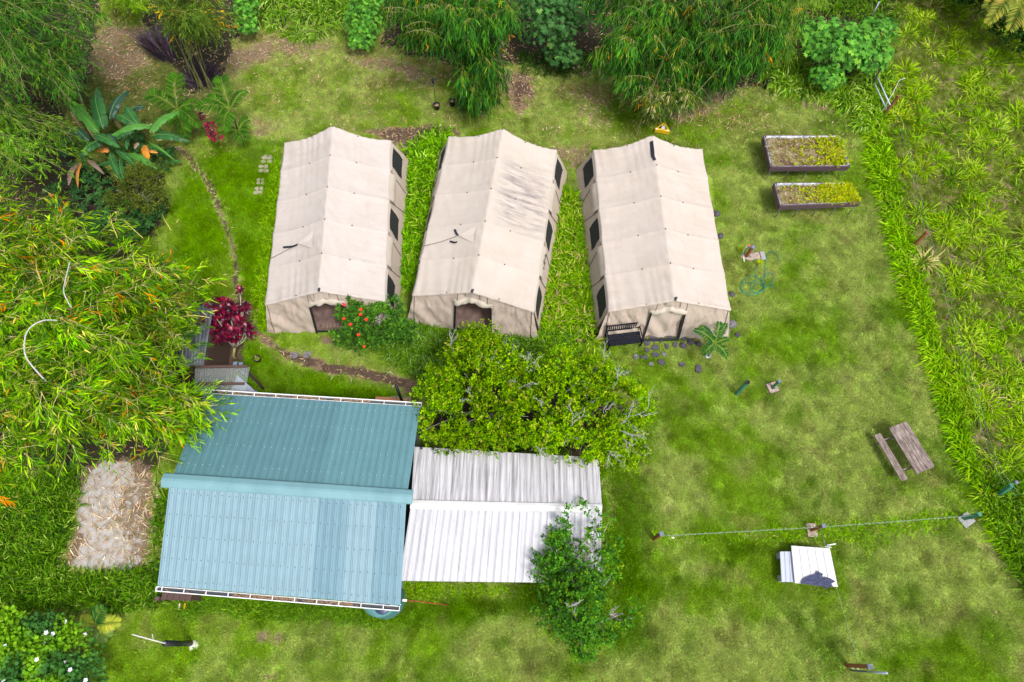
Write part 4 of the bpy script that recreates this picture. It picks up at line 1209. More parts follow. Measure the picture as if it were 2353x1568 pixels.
# picnic table
pa, pb = (W(2063, 977, .75), W(2127, 1081, .75)); pc = (pa + pb) / 2; ang = math.atan2(pb.y - pa.y, pb.x - pa.x)
t = thing('picnic_table', 'weathered grey wooden picnic table with one bench on the lawn', 'picnic table', (pc.x, pc.y, 0), ang); t['_local'] = 1
PL = (pb - pa).length + .02; PW = .80
for k in range(5):
    w_ = PW / 5
    rplank(PL, w_ - .006, .045, .07, (random.uniform(-.006, .006), -PW / 2 + w_ * (k + .5), .74 + random.uniform(-.003, .003)), left=(k == 4), right=(k == 0)).build('plank', M_GWOOD, t)
bq = W(2047, 1050, .46); R_ = Matrix.Rotation(-ang, 3, 'Z'); bl = R_ @ (bq - Vector((pc.x, pc.y, .46)))
for k in range(2):
    rplank(1.88, .135, .04, .05, (bl.x, bl.y + (k - .5) * .14, .45), left=(k == 1), right=(k == 0)).build('bench_plank', M_GWOOD, t)
for sx in (-.62, .62):
    mb = MB(); mb.bar((sx, bl.y - .12, .41), (sx, .42, .41), .04, .09); mb.build('crossbeam', M_GWOOD, t)
    mb = MB(); mb.bar((sx, -.36, .70), (sx, .36, .70), .04, .07); mb.build('top_brace', M_GWOOD, t)
    for sy in (-1, 1):
        mb = MB(); mb.bar((sx + .045, sy * .18, .71), (sx + .045, sy * .42, .0), .04, .09); mb.build('leg', M_GWOOD, t)
    mb = MB(); mb.bar((sx + .03, bl.y, .40), (sx + .03, bl.y - .02, 0), .05, .08); mb.build('leg', M_GWOOD, t)

# black garden bench
q0, q1 = W(1399, 797, .42), W(1475, 788, .42); ang = math.atan2(q1.y - q0.y, q1.x - q0.x); bc = (q0 + q1) / 2
BL = (q1 - q0).length
t = thing('garden_bench', 'black slatted garden bench against the tan tent beside its closed door', 'bench', (bc.x, bc.y, 0), ang); t['_local'] = 1
M_BENCH = plain('black_bench_paint', (.009, .010, .018), .6, var=.3, spec=.12)
SD = .52
for k in range(6):
    mb = MB(); mb.bar((-BL / 2 + .03, .04 + SD * k / 6, .43), (BL / 2 - .03, .04 + SD * k / 6, .43), .072, .022); mb.build('seat_slat', M_BENCH, t)
for z in (.62, .93):
    mb = MB(); mb.bar((-BL / 2 + .02, SD + .04 + (z - .43) * .22, z), (BL / 2 - .02, SD + .04 + (z - .43) * .22, z), .03, .07); mb.build('back_rail', M_BENCH, t)
for k in range(15):
    x = -BL / 2 + .09 + (BL - .18) * k / 14; mb = MB(); mb.bar((x, SD + .085, .64), (x, SD + .145, .91), .034, .016, (0, 1, 0)); mb.build('back_slat', M_BENCH, t)
for sx in (-1, 1):
    x = sx * (BL / 2)
    mb = MB(); mb.bar((x, .02, 0), (x, .0, .64), .05, .05, (0, 1, 0)); mb.build('front_leg', M_BENCH, t)
    mb = MB(); mb.bar((x, SD + .03, 0), (x, SD + .16, .97), .05, .05, (0, 1, 0)); mb.build('rear_leg', M_BENCH, t)
    mb = MB(); mb.tube([(x, -.02, .65), (x, .15, .675), (x, SD * .6, .665), (x, SD + .08, .66)], .028, 6); mb.build('armrest', M_BENCH, t)
    mb = MB(); mb.bar((x, .02, .40), (x, SD + .04, .40), .04, .05); mb.build('seat_rail', M_BENCH, t)

# raised planter beds
M_BED = plain('plum_brown_paint', (.085, .052, .066), .6, var=.22, stretch=(2, 9, 9))
M_LINER = plain('pale_pond_liner', (.36, .38, .44), .35, var=.3, scale=6, c2=(.035, .035, .05))
M_STEEL = plain('grey_steel', (.17, .20, .23), .45, metal=.4)
def bedsoil_mat():
    m, n, l, b = _nt('planter_soil_with_moss')
    t = noise_node(n, l, 2.6, 6, .7); f = noise_node(n, l, 40, 4, .7)
    r = ramp(n, l, t.outputs['Fac'], [(.30, (.05, .022, .018)), (.42, (.14, .075, .045)), (.52, (.20, .17, .04)), (.60, (.34, .27, .19)), (.70, (.17, .19, .025))])
    l.new(mixc(n, l, 1, r.outputs[0], ramp(n, l, f.outputs['Fac'], [(.3, (.5, .5, .5)), (.7, (1.1, 1.1, 1.1))]).outputs[0], 'MULTIPLY'), b.inputs['Base Color']); b.inputs['Roughness'].default_value = .95
    bp = n.new('ShaderNodeBump'); bp.inputs['Strength'].default_value = 1; bp.inputs['Distance'].default_value = .04; l.new(f.outputs['Fac'], bp.inputs['Height']); l.new(bp.outputs[0], b.inputs['Normal'])
    return m
M_BSOIL = bedsoil_mat()
def raised_bed(label, cor, z, h, legs, seed, dense):
    """cor: top rim corners (far left, far right, near right, near left) as places at z"""
    fl, fr, nr, nl = [W(a, b, z) for a, b in cor]
    c = (fl + fr + nr + nl) / 4
    t = thing('raised_planter', label, 'planter', (c.x, c.y, 0), 0, 'raised planter beds')
    dn = Vector((0, 0, -h / 2))
    for a, b in ((nl, nr), (fl, fr)):
        mb = MB(); mb.bar(a + dn, b + dn, .045, h); mb.build('side_board', M_BED, t)
    for a, b in ((nl, fl), (nr, fr)):
        mb = MB(); d = (b - a).normalized() * .025; mb.bar(a + dn + d, b + dn - d, .045, h); mb.build('end_board', M_BED, t)
    ctr = Vector((c.x, c.y, z))
    for a, b in ((nl, nr), (fl, fr), (nl, fl), (nr, fr)):
        mb = MB(); i1, i2 = a.lerp(ctr, .0), b.lerp(ctr, .0)
        inn = (ctr - (a + b) / 2); inn.z = 0; inn.normalize(); n_ = 14; P = []
        for k in range(n_ + 1):
            p = a.lerp(b, .03 + .94 * k / n_) + inn * .045; e = random.uniform(.0, .02)
            P.append([(p.x - inn.x * .03, p.y - inn.y * .03, z + .008 + e * .4), (p.x + inn.x * e, p.y + inn.y * e, z + .002), (p.x + inn.x * (.05 + e), p.y + inn.y * (.05 + e), z - .08)])
        MB().grid(np.array(P)).build('liner', M_LINER, t)
    # soil
    P = np.zeros((30, 18, 3))
    for i in range(30):
        for j in range(18):
            u, v = i / 29, j / 17; p = (nl.lerp(nr, .03 + u * .94)).lerp(fl.lerp(fr, .03 + u * .94), .05 + .9 * v)
            P[i, j] = (p.x, p.y, z - .09 + .05 * (fbm(p.x * 3 + seed, p.y * 3, seed, 3) - .5) + .03)
    MB().grid(P).build('soil', M_BSOIL, t)
    mb = MB(); mb.bar(nl.lerp(fl, .5) + Vector((.05, 0, -h + .01)), nr.lerp(fr, .5) + Vector((-.05, 0, -h + .01)), (fl - nl).length - .1, .02); mb.build('base_board', M_BED, t)
    for k in range(legs):
        s = k / (legs - 1)
        for A, B in ((nl, nr), (fl, fr)):
            p = A.lerp(B, .015 + .97 * s); q = p.lerp(ctr, .04); mb = MB(); mb.tube([(q.x, q.y, -.0), (q.x, q.y, z - h)], .017, 6); mb.build('leg', M_STEEL, t)
    # plants inside: low yellow-green weeds, thicker to the right
    r = np.random.default_rng(seed); n = dense
    u = r.uniform(0, 1, n) ** .5; v = r.uniform(.04, .96, n)
    k = r.uniform(0, 1, n) < (.18 + .82 * sstep(.3, .85, u + .25 * (fbm(u * 6 + seed, v * 4, seed, 3) - .5)))
    u, v = u[k], v[k]; n = len(u)
    def at(u, v):
        a = np.array(nl)[None] * (1 - u[:, None]) + np.array(nr)[None] * u[:, None]; b = np.array(fl)[None] * (1 - u[:, None]) + np.array(fr)[None] * u[:, None]
        p = a * (1 - v[:, None]) + b * v[:, None]; p[:, 2] = z - .06; return p
    Pp = at(u, v)
    parts = []
    for q in range(7):
        a = r.uniform(0, 6.28, n); D = np.stack([np.cos(a) * .7, np.sin(a) * .7, r.uniform(.3, 1.2, n)], 1)
        parts.append(leaves(Pp + r.normal(0, .02, (n, 3)), D, r.uniform(.08, .20, n) * (.5 + .9 * u), .045, palette(n, [(.34, .38, .010), (.24, .32, .012), (.44, .44, .03), (.14, .20, .015), (.30, .20, .05)], [4, 4, 2, 2, 1], .2, r), .3, rng=r, tip=.2))
    foliage('seedlings', merge(parts), t)
    n = 260; P2 = at(r.uniform(0.01, .99, n), r.uniform(.03, .97, n)); P2[:, 2] += r.uniform(.04, .09, n); a = r.uniform(0, 6.28, n)
    foliage('dry_leaf_litter', leaves(P2, np.stack([np.cos(a), np.sin(a), np.zeros(n)], 1), r.uniform(.07, .15, n), .026, palette(n, [(.46, .36, .26), (.34, .26, .17)], [1, 1], .2, r), 0, rng=r), t)
    return t, at
BEDT, bed_at = raised_bed('larger plum brown raised planter bed with bare soil and a yellow grass clump', ((1755, 312), (1930, 312), (1953, 382), (1771, 384)), .95, .30, 5, 3, 420)
n = 60; r = np.random.default_rng(5); p = bed_at(np.full(n, .84), np.full(n, .48)) + r.normal(0, .03, (n, 3)); a = r.uniform(0, 6.28, n)
foliage('grass_clump', leaves(p, np.stack([np.cos(a), np.sin(a), r.uniform(.5, 1.6, n)], 1), r.uniform(.3, .6, n), .022, palette(n, [(.34, .33, .03), (.26, .31, .02), (.44, .38, .12)], [3, 3, 1], .15, r), .45, rng=r), BEDT)
n = 80; p = bed_at(r.uniform(.9, 1.0, n), r.uniform(.55, .85, n)) + np.array([.05, 0, .18]) + r.normal(0, .06, (n, 3)); a = r.uniform(0, 6.28, n)
foliage('herb', small_leaves(p, np.stack([np.cos(a), np.sin(a), r.uniform(.0, .6, n)], 1), .09, .07, palette(n, [(.25, .36, .02)], [1], .15, r), rng=r), BEDT)
raised_bed('smaller plum brown raised planter bed crowded with yellow green weeds', ((1779, 421), (1950, 420), (1978, 466), (1793, 473)), .95, .28, 5, 6, 1100)

# tall standing posts ------------------------------------------------
M_REDP = plain('red_brown_post', (.22, .075, .035), .6, var=.25, stretch=(4, 4, 1))
M_GRNP = plain('green_post_paint', (.045, .185, .12), .5, var=.2, scale=7, stretch=(3, 3, 1))
M_CAPG = plain('slate_cap', (.13, .15, .20), .4, var=.12)
M_BLOCK = plain('pinkish_concrete_block', (.36, .27, .24), .9, var=.3, scale=16, bump=.4, c2=(.17, .13, .115))
M_BLOCKG = plain('grey_concrete_block', (.27, .26, .28), .9, var=.25, scale=16, bump=.4)
def rot_z(a): return Matrix.Rotation(a, 3, 'Z')
def square_post(base, h, w, mat, cap=None, rz=0.0, dx=0, dy=0):
    m = MB(); m.box((base.x, base.y, h / 2), (w, w, h), rot_z(rz)); c = None
    return m
def post_thing(name, label, px, h, w=.1, mat=None, cap=None, rz=.3, block=None, bm=None, boff=(0, 0)):
    p = W(px[0], px[1], 0); t = thing(name, label, 'post', (p.x, p.y, 0))
    square_post(p, h, w, mat, rz=rz).build('post_shaft', mat, t)
    if cap: m = MB(); m.box((p.x, p.y, h + .015), (w + .05, w + .05, .05), rot_z(rz), .86); m.build('post_cap', cap, t)
    if block:
        bx, by = p.x + boff[0], p.y + boff[1]; m = MB(); s, g = block, w / 2 + .03
        R = rot_z(rz + (block_turn if False else 0))
        for cx, cy, sx, sy in ((-(s + g) / 2, 0, s - g, 2 * s), ((s + g) / 2, 0, s - g, 2 * s), (0, (s + g) / 2, 2 * g, s - g), (0, -(s + g) / 2, 2 * g, s - g)):
            m.box(Vector((bx, by, .045)) + R @ Vector((cx, cy, 0)), (sx, sy, .09), R)
        m.build('footing_block', bm or M_BLOCK, t)
    return t
p = W(1692, 905, 0); t = thing('green_bollard', 'round green pipe bollard with a black open top on the lawn', 'bollard', (p.x, p.y, 0))
m = MB(); m.lathe((p.x, p.y, 0), [(.085, 0), (.085, 1.28)], 18, cap=False); m.build('pipe_body', M_GRNP, t)
m = MB(); m.lathe((p.x, p.y, 0), [(.087, 1.27), (.087, 1.31), (.07, 1.31), (.07, 1.24), (.001, 1.235)], 18, cap=False); m.build('cap_ring', M_DARK, t)
post_thing('fence_post', 'short green square post in a pinkish concrete block beside the round green bollard', (1774, 892), .75, .09, M_GRNP, M_CAPG, .35, .2, M_BLOCK)
post_thing('fence_post', 'low post stub in a pinkish block at the right end of the citrus trees', (1480, 1036), .35, .09, M_WOOD, None, .7, .19, M_BLOCK)

def rock(c, r, seed, flat=.6, n=9):
    rr = np.random.default_rng(seed); m = MB(); rings = []
    for z, k in ((-.25, .9), (.15, 1.0), (.55, .8), (.85, .45)):
        ring = []
        for q in range(n):
            a = 2 * math.pi * q / n; d = r * k * (1 + rr.uniform(-.2, .2)); ring.append((c[0] + d * math.cos(a), c[1] + d * math.sin(a), c[2] + r * flat * z * (1 + rr.uniform(-.15, .15))))
        rings.append(ring)
    vs = [p for g in rings for p in g] + [(c[0] + r * .1, c[1], c[2] + r * flat * .95)]
    fs = [(i * n + j, i * n + (j + 1) % n, (i + 1) * n + (j + 1) % n, (i + 1) * n + j) for i in range(3) for j in range(n)] + [(3 * n + j, 3 * n + (j + 1) % n, 4 * n) for j in range(n)]
    return m.add(vs, fs, True)
M_ROCK = plain('grey_lava_rock', (.16, .15, .165), .9, var=.3, scale=11, bump=.6, c2=(.065, .06, .065))
M_ROCKD = plain('dark_lava_rock', (.070, .063, .082), .9, var=.35, scale=12, bump=.6, c2=(.028, .025, .033))
# stepping stones by the tan tent
steps = [((942, 698), 30, 42, 'M'), ((1025, 662), 40, 36, 'M'), ((1108, 668), 22, 34, 'M'), ((1217, 652), 30, 28, 'M'), ((943, 792), 26, 26, 'M'), ((1036, 762), 40, 32, 'M'), ((1175, 745), 20, 32, 'M'), ((1272, 728), 26, 32, 'M'),
         ((810, 868), 30, 30, 'G'), ((905, 875), 44, 26, 'M'), ((1040, 846), 40, 27, 'M'), ((1143, 840), 24, 27, 'G'), ((988, 955), 26, 24, 'G'), ((1112, 935), 40, 32, 'M'), ((1355, 960), 36, 22, 'M'), ((1545, 1010), 36, 48, 'M')]
stl = ['rounded dark paver nearest the bench end, by the tan tent', 'largest round dark paver right before the closed tent door', 'narrow dark paver before the middle of the closed door', 'dark paver at the right foot of the closed tent door', 'small dark paver just right of the black bench front', 'wide dark paver in the second row before the tent door', 'narrow tall dark paver in the second row', 'dark paver beside the dead grass right of the tent door',
       'leftmost paler square paver below the bench', 'wide dark paver next to the leftmost pale one', 'dark oblong paver in the third row, middle', 'small grey paver in the third row, right', 'small half buried paver with orange soil below the third row', 'grey paver alone below the third row with orange soil', 'small diamond paver out on the lawn towards the palm', 'farthest paver, tall oval, out on the lawn below the palm']
for k, ((zx, zy), a, b, ty_) in enumerate(steps):
    px_, py_ = (1700 + zx / 3.92) * .766, (850 + zy / 3.92) * .766
    c = W(px_, py_, 0); rr = np.random.default_rng(100 + k); poly = []
    ra, rb_ = a / 3.92 * .766 / 54 , b / 3.92 * .766 / 52
    for q in range(11):
        an = 2 * math.pi * q / 11; e = 1 + rr.uniform(-.12, .12); e *= 1 / max(abs(math.cos(an)) ** 3 + abs(math.sin(an)) ** 3, .7) ** .33
        poly.append((c.x + ra * e * math.cos(an), c.y + rb_ * e * math.sin(an)))
    m = MB().prism(poly, -.03, .07, .006); o = m.build('stepping_stone', M_ROCKD if ty_ == 'M' else M_ROCK); setp(o, stl[k], 'paver', 'stepping stones before the tan tent')
# stone pavers left of the first tent
z1 = lambda x, y: (x / 2.24 * .766 , y / 2.24 * .766)
z2 = lambda x, y: ((700 + x / 2.24) * .766, y / 2.24 * .766)
k = 0
for cx, cy, w_, h_ in ((225, 1080, 38, 22), (205, 1140, 34, 26), (285, 1022, 12, 10), (185, 1225, 24, 20), (175, 1285, 26, 24), (165, 1310, 18, 14), (235, 1060, 28, 14)):
    for q in range(1 if w_ < 20 else 4):
        k += 1; a, b = z2(cx + (q % 2 - .5) * w_ * 1.05 + random.uniform(-3, 3), cy + (q // 2 - .5) * h_ * 1.05); c = W(a, b, 0); rr = np.random.default_rng(300 + k)
        R0 = w_ / 2.24 * .766 / 58 * (.58 if w_ >= 20 else 1); R1 = h_ / 2.24 * .766 / 48 * (.6 if w_ >= 20 else 1)
        poly = [(c.x + R0 * (1 + rr.uniform(-.18, .15)) * math.cos(2 * math.pi * i / 8 + .3), c.y + R1 * (1 + rr.uniform(-.18, .15)) * math.sin(2 * math.pi * i / 8 + .3)) for i in range(8)]
        m = MB().prism(poly, -.03, .06 + rr.uniform(0, .02), .006); o = m.build('paving_stone', plain('tan_paving_stone', (.30, .26, .20), .9, var=.3, scale=13, bump=.4))
        setp(o, 'tan stone, ' + ('upper ', 'lower ')[q // 2] + ('left', 'right')[q % 2] + ' in the ' + {225: 'second', 205: 'middle', 285: 'topmost lone', 185: 'fourth', 175: 'bottom', 165: 'lowest small', 235: 'top'}[cx] + ' cluster left of the first tent', 'paver', 'sunken stones left of the first tent')
for k, (a, b, r_, lab) in enumerate(((677, 817, .17, 'left of two flat grey stones on the path before the first tent'), (706, 815, .16, 'right of two flat grey stones on the path before the first tent'))):
    c = W(a, b, 0); rr = np.random.default_rng(700 + k); poly = [(c.x + r_ * (1 + rr.uniform(-.15, .15)) * math.cos(i * .785), c.y + r_ * (1 + rr.uniform(-.15, .15)) * math.sin(i * .785)) for i in range(8)]
    o = MB().prism(poly, -.02, .03, .006).build('path_stone', M_ROCK); setp(o, lab, 'paver', 'flat stones on the footpath')
# rocks round the right tent
zr = lambda x, y: ((1700 + x / 3.92) * .766, (850 + y / 3.92) * .766)
rocks = [((1940, 485), .22, M_ROCK, 'large pale boulder at the front right corner of the tan tent'), ((1893, 560), .13, M_ROCK, 'small pale rock between the big boulder and the palm'), ((2005, 610), .12, M_ROCKD, 'small dark rock right of the palm by the tent corner'),
         ((1935, 135), .15, M_ROCKD, 'dark rock on the lawn between the hose and the tan tent'), ((1525, 600), .17, M_ROCKD, 'dark rock against the tan tent left of the palm'), ((1370, 650), .14, M_ROCKD, 'dark rock in the dead grass nearest the tent door'), ((1455, 690), .15, M_ROCKD, 'middle dark rock in the dead grass by the tent'),
         ((1365, 735), .14, M_ROCKD, 'dark rock at the lower edge of the dead grass'), ((1545, 710), .14, M_ROCKD, 'dark rock in the dead grass nearest the palm')]
for k, (q, r_, mt, lab) in enumerate(rocks):
    c = W(*zr(*q), 0); o = rock((c.x, c.y, 0), r_, 40 + k, .8).build('rock', mt); setp(o, lab, 'rock', 'rocks round the tan tent')
z3 = lambda x, y: ((1400 + x / 2.24) * .766, y / 2.24 * .766)
z7 = lambda x, y: ((1400 + x / 2.24) * .766, (600 + y / 2.24) * .766)
for k, (q, r_, lab) in enumerate(((z7(1680, 95), .17, 'dark rock against the right wall of the tan tent, farthest back'), (z7(1705, 245), .16, 'dark rock against the right wall of the tan tent, near the hose post'), (z7(580, 1025), .12, 'pale rock by the grass between the middle and tan tents'),
                                  (z7(1185, 1335), .15, 'grey rock at the right edge of the citrus crown'), (z7(1152, 1355), .13, 'pale block rock at the right edge of the citrus crown'))):
    c = W(*q, 0); o = rock((c.x, c.y, 0), r_, 60 + k, .8).build('rock', M_ROCKD if k < 2 else M_ROCK); setp(o, lab, 'rock')

# tap post and hose
zt_ = lambda x, y: ((2200 + x / 7.84) * .766, (700 + y / 7.84) * .766)
c = W(*zt_(300, 560), 0); t = thing('tap_post', 'brown water tap post with a slate cap, red handle and pale hose loops', 'tap', (c.x, c.y, 0))
H_ = .82
m = MB(); m.box((c.x, c.y, H_ / 2), (.115, .115, H_), rot_z(.4)); m.build('post_shaft', M_REDP, t)
m = MB(); m.lathe((c.x, c.y, H_), [(.10, -.03), (.10, .03), (.06, .065), (.005, .07)], 12); m.build('post_cap', M_CAPG, t)
m = MB(); m.tube([(c.x - .06, c.y + .02, H_ - .12), (c.x - .16, c.y + .04, H_ - .10), (c.x - .17, c.y + .04, H_ - .2)], .022, 6); m.build('tap_spout', M_STEEL, t)
m = MB(); m.lathe((c.x - .15, c.y + .08, H_ - .05), [(.05, 0), (.055, .03), (.02, .05)], 8); m.build('tap_handle', plain('red_handle', (.75, .03, .01), .4), t)
m = MB(); m.tube([tuple(W(*zt_(a, b), z)) for a, b, z in ((400, 290, .8), (330, 300, .78), (260, 360, .6), (220, 450, .35), (225, 520, .1))], .017, 6); m.tube([tuple(W(*zt_(a, b), z)) for a, b, z in ((495, 305, .8), (500, 360, .65), (450, 420, .5), (380, 470, .3), (340, 500, .15))], .017, 6); m.build('hose_loop', plain('pale_grey_hose', (.36, .42, .42), .4), t)
for k, (poly, mt, lab, hh) in enumerate((((( 160, 520), (330, 500), (590, 455), (640, 630), (560, 620), (390, 655), (170, 590)), M_BLOCK, 'cracked tan paving slab under the tap post', .05), (((605, 445), (705, 450), (755, 632), (655, 640)), M_BLOCKG, 'grey oblong brick beside the slab under the tap post', .07))):
    P = [W(*zt_(a, b), 0) for a, b in poly]; o = MB().prism([(p.x, p.y) for p in P][::-1], -.02, hh).build('paving_slab', mt); setp(o, lab, 'slab')
m = MB(); m.tube([tuple(W(*zt_(a, b), .07)) for a, b in ((232, 520), (255, 665))], .02, 6); o = m.build('white_pipe', M_PW); setp(o, 'short white pipe lying on the slab by the tap post', 'pipe')
def smooth(pts, sub=6):
    out = []
    P = [np.array(p, float) for p in pts]; P = [P[0]] + P + [P[-1]]
    for i in range(1, len(P) - 2):
        for k in range(sub):
            s = k / sub; a, b, c_, d = P[i - 1], P[i], P[i + 1], P[i + 2]
            out.append(.5 * ((2 * b) + (c_ - a) * s + (2 * a - 5 * b + 4 * c_ - d) * s * s + (3 * b - a - 3 * c_ + d) * s ** 3))
    out.append(P[-2]); return out
M_HOSE = plain('green_hose', (.02, .19, .13), .35, var=.3, scale=3)
hp = [(370, 530), (440, 590), (520, 650), (600, 690), (560, 800), (500, 880), (500, 960), (600, 1070), (700, 1140), (725, 1250), (700, 1340), (600, 1400), (470, 1385), (410, 1270), (430, 1170), (520, 1110), (640, 1080), (730, 980), (745, 850), (775, 600), (820, 480), (900, 432), (1000, 460), (1065, 550), (1050, 650)]
hp2 = [(1050, 650), (1050, 652)]
ring2 = [(600, 1165), (420, 1160), (270, 1150), (190, 1220), (170, 1310), (240, 1410), (400, 1460), (560, 1420), (700, 1310), (800, 1240), (870, 1200), (940, 1240), (945, 1280), (890, 1275), (865, 1240)]
ring3 = [(735, 1180), (730, 1290), (620, 1400), (470, 1380), (300, 1390), (190, 1310), (200, 1180), (300, 1060), (420, 1008), (540, 1035), (640, 1090), (715, 1190), (720, 1300)]
ring4 = [(740, 1180), (750, 1000), (830, 930), (910, 950), (950, 1030), (930, 1100), (870, 1170), (860, 1200)]
ring5 = [(500, 1330), (480, 1270), (520, 1210), (600, 1190), (680, 1230), (715, 1290)]
m = MB()
for q, (pts, z) in enumerate(((hp, .05), (ring2, .045), (ring3, .07), (ring4, .06), (ring5, .05))):
    m.tube([tuple(W(float(p[0]), float(p[1]), z + .02 * math.sin(i * .7 + q))) for i, p in enumerate(smooth([zt_(*p_) for p_ in pts]))], .0145, 6)
o = m.build('garden_hose', M_HOSE); setp(o, 'tangled green garden hose lying on the lawn below the tap post', 'hose')

# yellow triangle
z_t = lambda x, y: ((1900 + x / 9.8) * .766, (340 + y / 9.8) * .766)
t = thing('yellow_triangle_frame', 'yellow triangular plastic frame with a pale label on the grass behind the tan tent', 'triangle', W(*z_t(850, 480), 0))
M_YEL = plain('yellow_plastic', (.70, .42, .015), .45, var=.12)
A_, B_, C_ = W(*z_t(905, 290), .16), W(*z_t(635, 480), .16), W(*z_t(1060, 545), .16)
for a, b in ((A_, B_), (A_, C_)): m = MB(); m.bar(a, b, .045, .05); m.build('frame_bar', M_YEL, t)
m = MB(); m.bar(B_ - Vector((0, 0, .04)), C_ - Vector((0, 0, .04)), .10, .2); m.build('frame_bar', M_YEL, t)
for s_ in (.35, .70): m = MB(); m.bar(A_.lerp(B_, .1).lerp(A_.lerp(C_, .1), s_) - Vector((0, 0, .01)), B_.lerp(C_, s_) - Vector((0, 0, .01)), .03, .03); m.build('frame_bar', M_YEL, t)
m = MB(); lc_ = [W(*z_t(*q), .175) for q in ((850, 375), (925, 375), (930, 480), (800, 470))]; m.prism([(p.x, p.y) for p in lc_][::-1], .16, .185); m.build('label_plate', plain('pale_label', (.5, .53, .62), .5, var=.3, scale=25), t)
for s_ in (.1, .85): m = MB(); p = B_.lerp(C_, s_); m.box((p.x, p.y, .225), (.10, .06, .006), rot_z(-.2)); m.build('sticker', M_PW, t)

# pots, lamp
zp = lambda x, y: ((1250 + x / 9.41) * .766, (200 + y / 9.41) * .766)
c = W(*zp(575, 1200), 0)
def pot(label, c, r, h, mat=M_DARK, cat='pot'):
    t = thing('plant_pot', label, cat, (c.x, c.y, 0)); m = MB()
    m.lathe((c.x, c.y, 0), [(r * .8, 0), (r, h), (r * 1.06, h), (r * 1.06, h + .02), (r * .9, h + .02), (r * .86, h - .04)], 18, cap=False); m.lathe((c.x, c.y, 0), [(r * .8, .001), (.01, .001)], 18); m.build('pot_body', mat, t)
    m = MB(); m.lathe((c.x, c.y, h - .05), [(r * .88, 0), (r * .5, .015), (.01, .02)], 14); m.build('soil', plain('pot_soil', (.30, .20, .13), .9, var=.4, scale=40, bump=.6), t); return t
t = pot('black pot holding a tall solar torch behind the gap of the first tents', c, .15, .30)
m = MB(); a = Vector((c.x - .04, c.y + .02, .25)); b = Vector((c.x - .06, c.y + .03, 1.62)); m.tube([a, b], .013, 6); m.build('torch_pole', M_DARK, t)
m = MB(); m.lathe((b.x, b.y, 1.6), [(.03, 0), (.055, .04), (.062, .16), (.05, .2), (.07, .22), (.07, .24), (.03, .27)], 12); m.build('torch_head', plain('navy_torch', (.008, .014, .035), .35), t)
m = MB(); m.lathe((c.x - .17, c.y + .1, .22), [(.06, 0), (.06, .03), (.01, .05)], 10); m.build('solar_cell', M_CAPG, t)
c = W(*zp(1010, 1100), 0); pot('black pot with soil at the foot of the hanging bamboo', c, .14, .32)
c = W(594, 828, 0); t = pot('small black pot with a budding plant beside the dark red shrub', c, .14, .2)
r = np.random.default_rng(9); n = 26; a = r.uniform(0, 6.28, n)
foliage('pot_plant', leaves(np.array([[c.x, c.y, .2]] * n) + r.normal(0, .03, (n, 3)), np.stack([np.cos(a), np.sin(a), r.uniform(.3, 1.4, n)], 1), .12, .05, palette(n, [(.18, .26, .04)], [1], .2, r), .4, rng=r), t)
m = MB(); m.tube([(c.x, c.y, .2), (c.x - .01, c.y + .02, .42)], [.02, .012], 6); m.build('bud_stem', plain('pink_bud', (.45, .25, .16), .6), t)
c = W(1756, 205, 0); t = thing('garden_lamp', 'black ball lamp in the tall grass below the maple leaved shrub', 'lamp', (c.x, c.y, 0)); m = MB(); m.lathe((c.x, c.y, 0), [(.09, 0), (.07, .25), (.05, .45)], 12); m.build('lamp_body', M_DARK, t); m = MB(); m.lathe((c.x, c.y, .45), [(.05, 0), (.09, .04), (.10, .09), (.08, .14), (.01, .17)], 14); m.build('lamp_head', plain('black_gloss', (.02, .02, .025), .2), t)

# white sheets on a low stack with a dark cloth
z4 = lambda x, y: ((2320 + x / 6.27) * .766, (1550 + y / 6.27) * .766)
t = thing('sheet_metal_stack', 'two white ribbed metal sheets laid flat on blocks on the lower lawn', 'metal sheets', W(1860, 1300, 0))
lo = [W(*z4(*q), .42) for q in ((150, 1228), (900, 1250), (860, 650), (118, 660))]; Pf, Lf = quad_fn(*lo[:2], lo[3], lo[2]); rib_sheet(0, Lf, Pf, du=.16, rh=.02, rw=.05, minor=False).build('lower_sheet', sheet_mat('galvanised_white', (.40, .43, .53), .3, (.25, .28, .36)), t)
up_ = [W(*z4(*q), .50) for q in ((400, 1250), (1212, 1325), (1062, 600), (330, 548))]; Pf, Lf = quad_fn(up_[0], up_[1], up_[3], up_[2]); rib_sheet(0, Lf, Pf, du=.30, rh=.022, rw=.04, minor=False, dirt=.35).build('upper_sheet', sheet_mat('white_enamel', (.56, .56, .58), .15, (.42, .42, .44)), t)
for q in (lo[0], lo[1], lo[2], lo[3]):
    ins = q.lerp((lo[0] + lo[2]) / 2, .25); m = MB(); m.box((ins.x, ins.y, .19), (.3, .2, .38)); m.build('support_block', M_BLOCKG, t)
cl = [(505, 1262), (540, 1190), (580, 1150), (680, 1110), (790, 1080), (815, 1020), (930, 1080), (835, 1098), (860, 1135), (980, 1140), (1080, 1170), (1160, 1220), (1085, 1262), (1115, 1318), (1050, 1310), (1020, 1352), (935, 1320), (800, 1300), (650, 1280)]
cx_, cy_ = np.mean([q[0] for q in cl]), np.mean([q[1] for q in cl]); vs, fs, rings = [], [], 7
cen = W(*z4(870, 1220), .56)
pts3 = [np.array(W(*z4(*q), .54)) for q in cl]; n_ = len(pts3)
dense = []
for i in range(n_):
    for k in range(3): dense.append(pts3[i] * (1 - k / 3) + pts3[(i + 1) % n_] * k / 3)
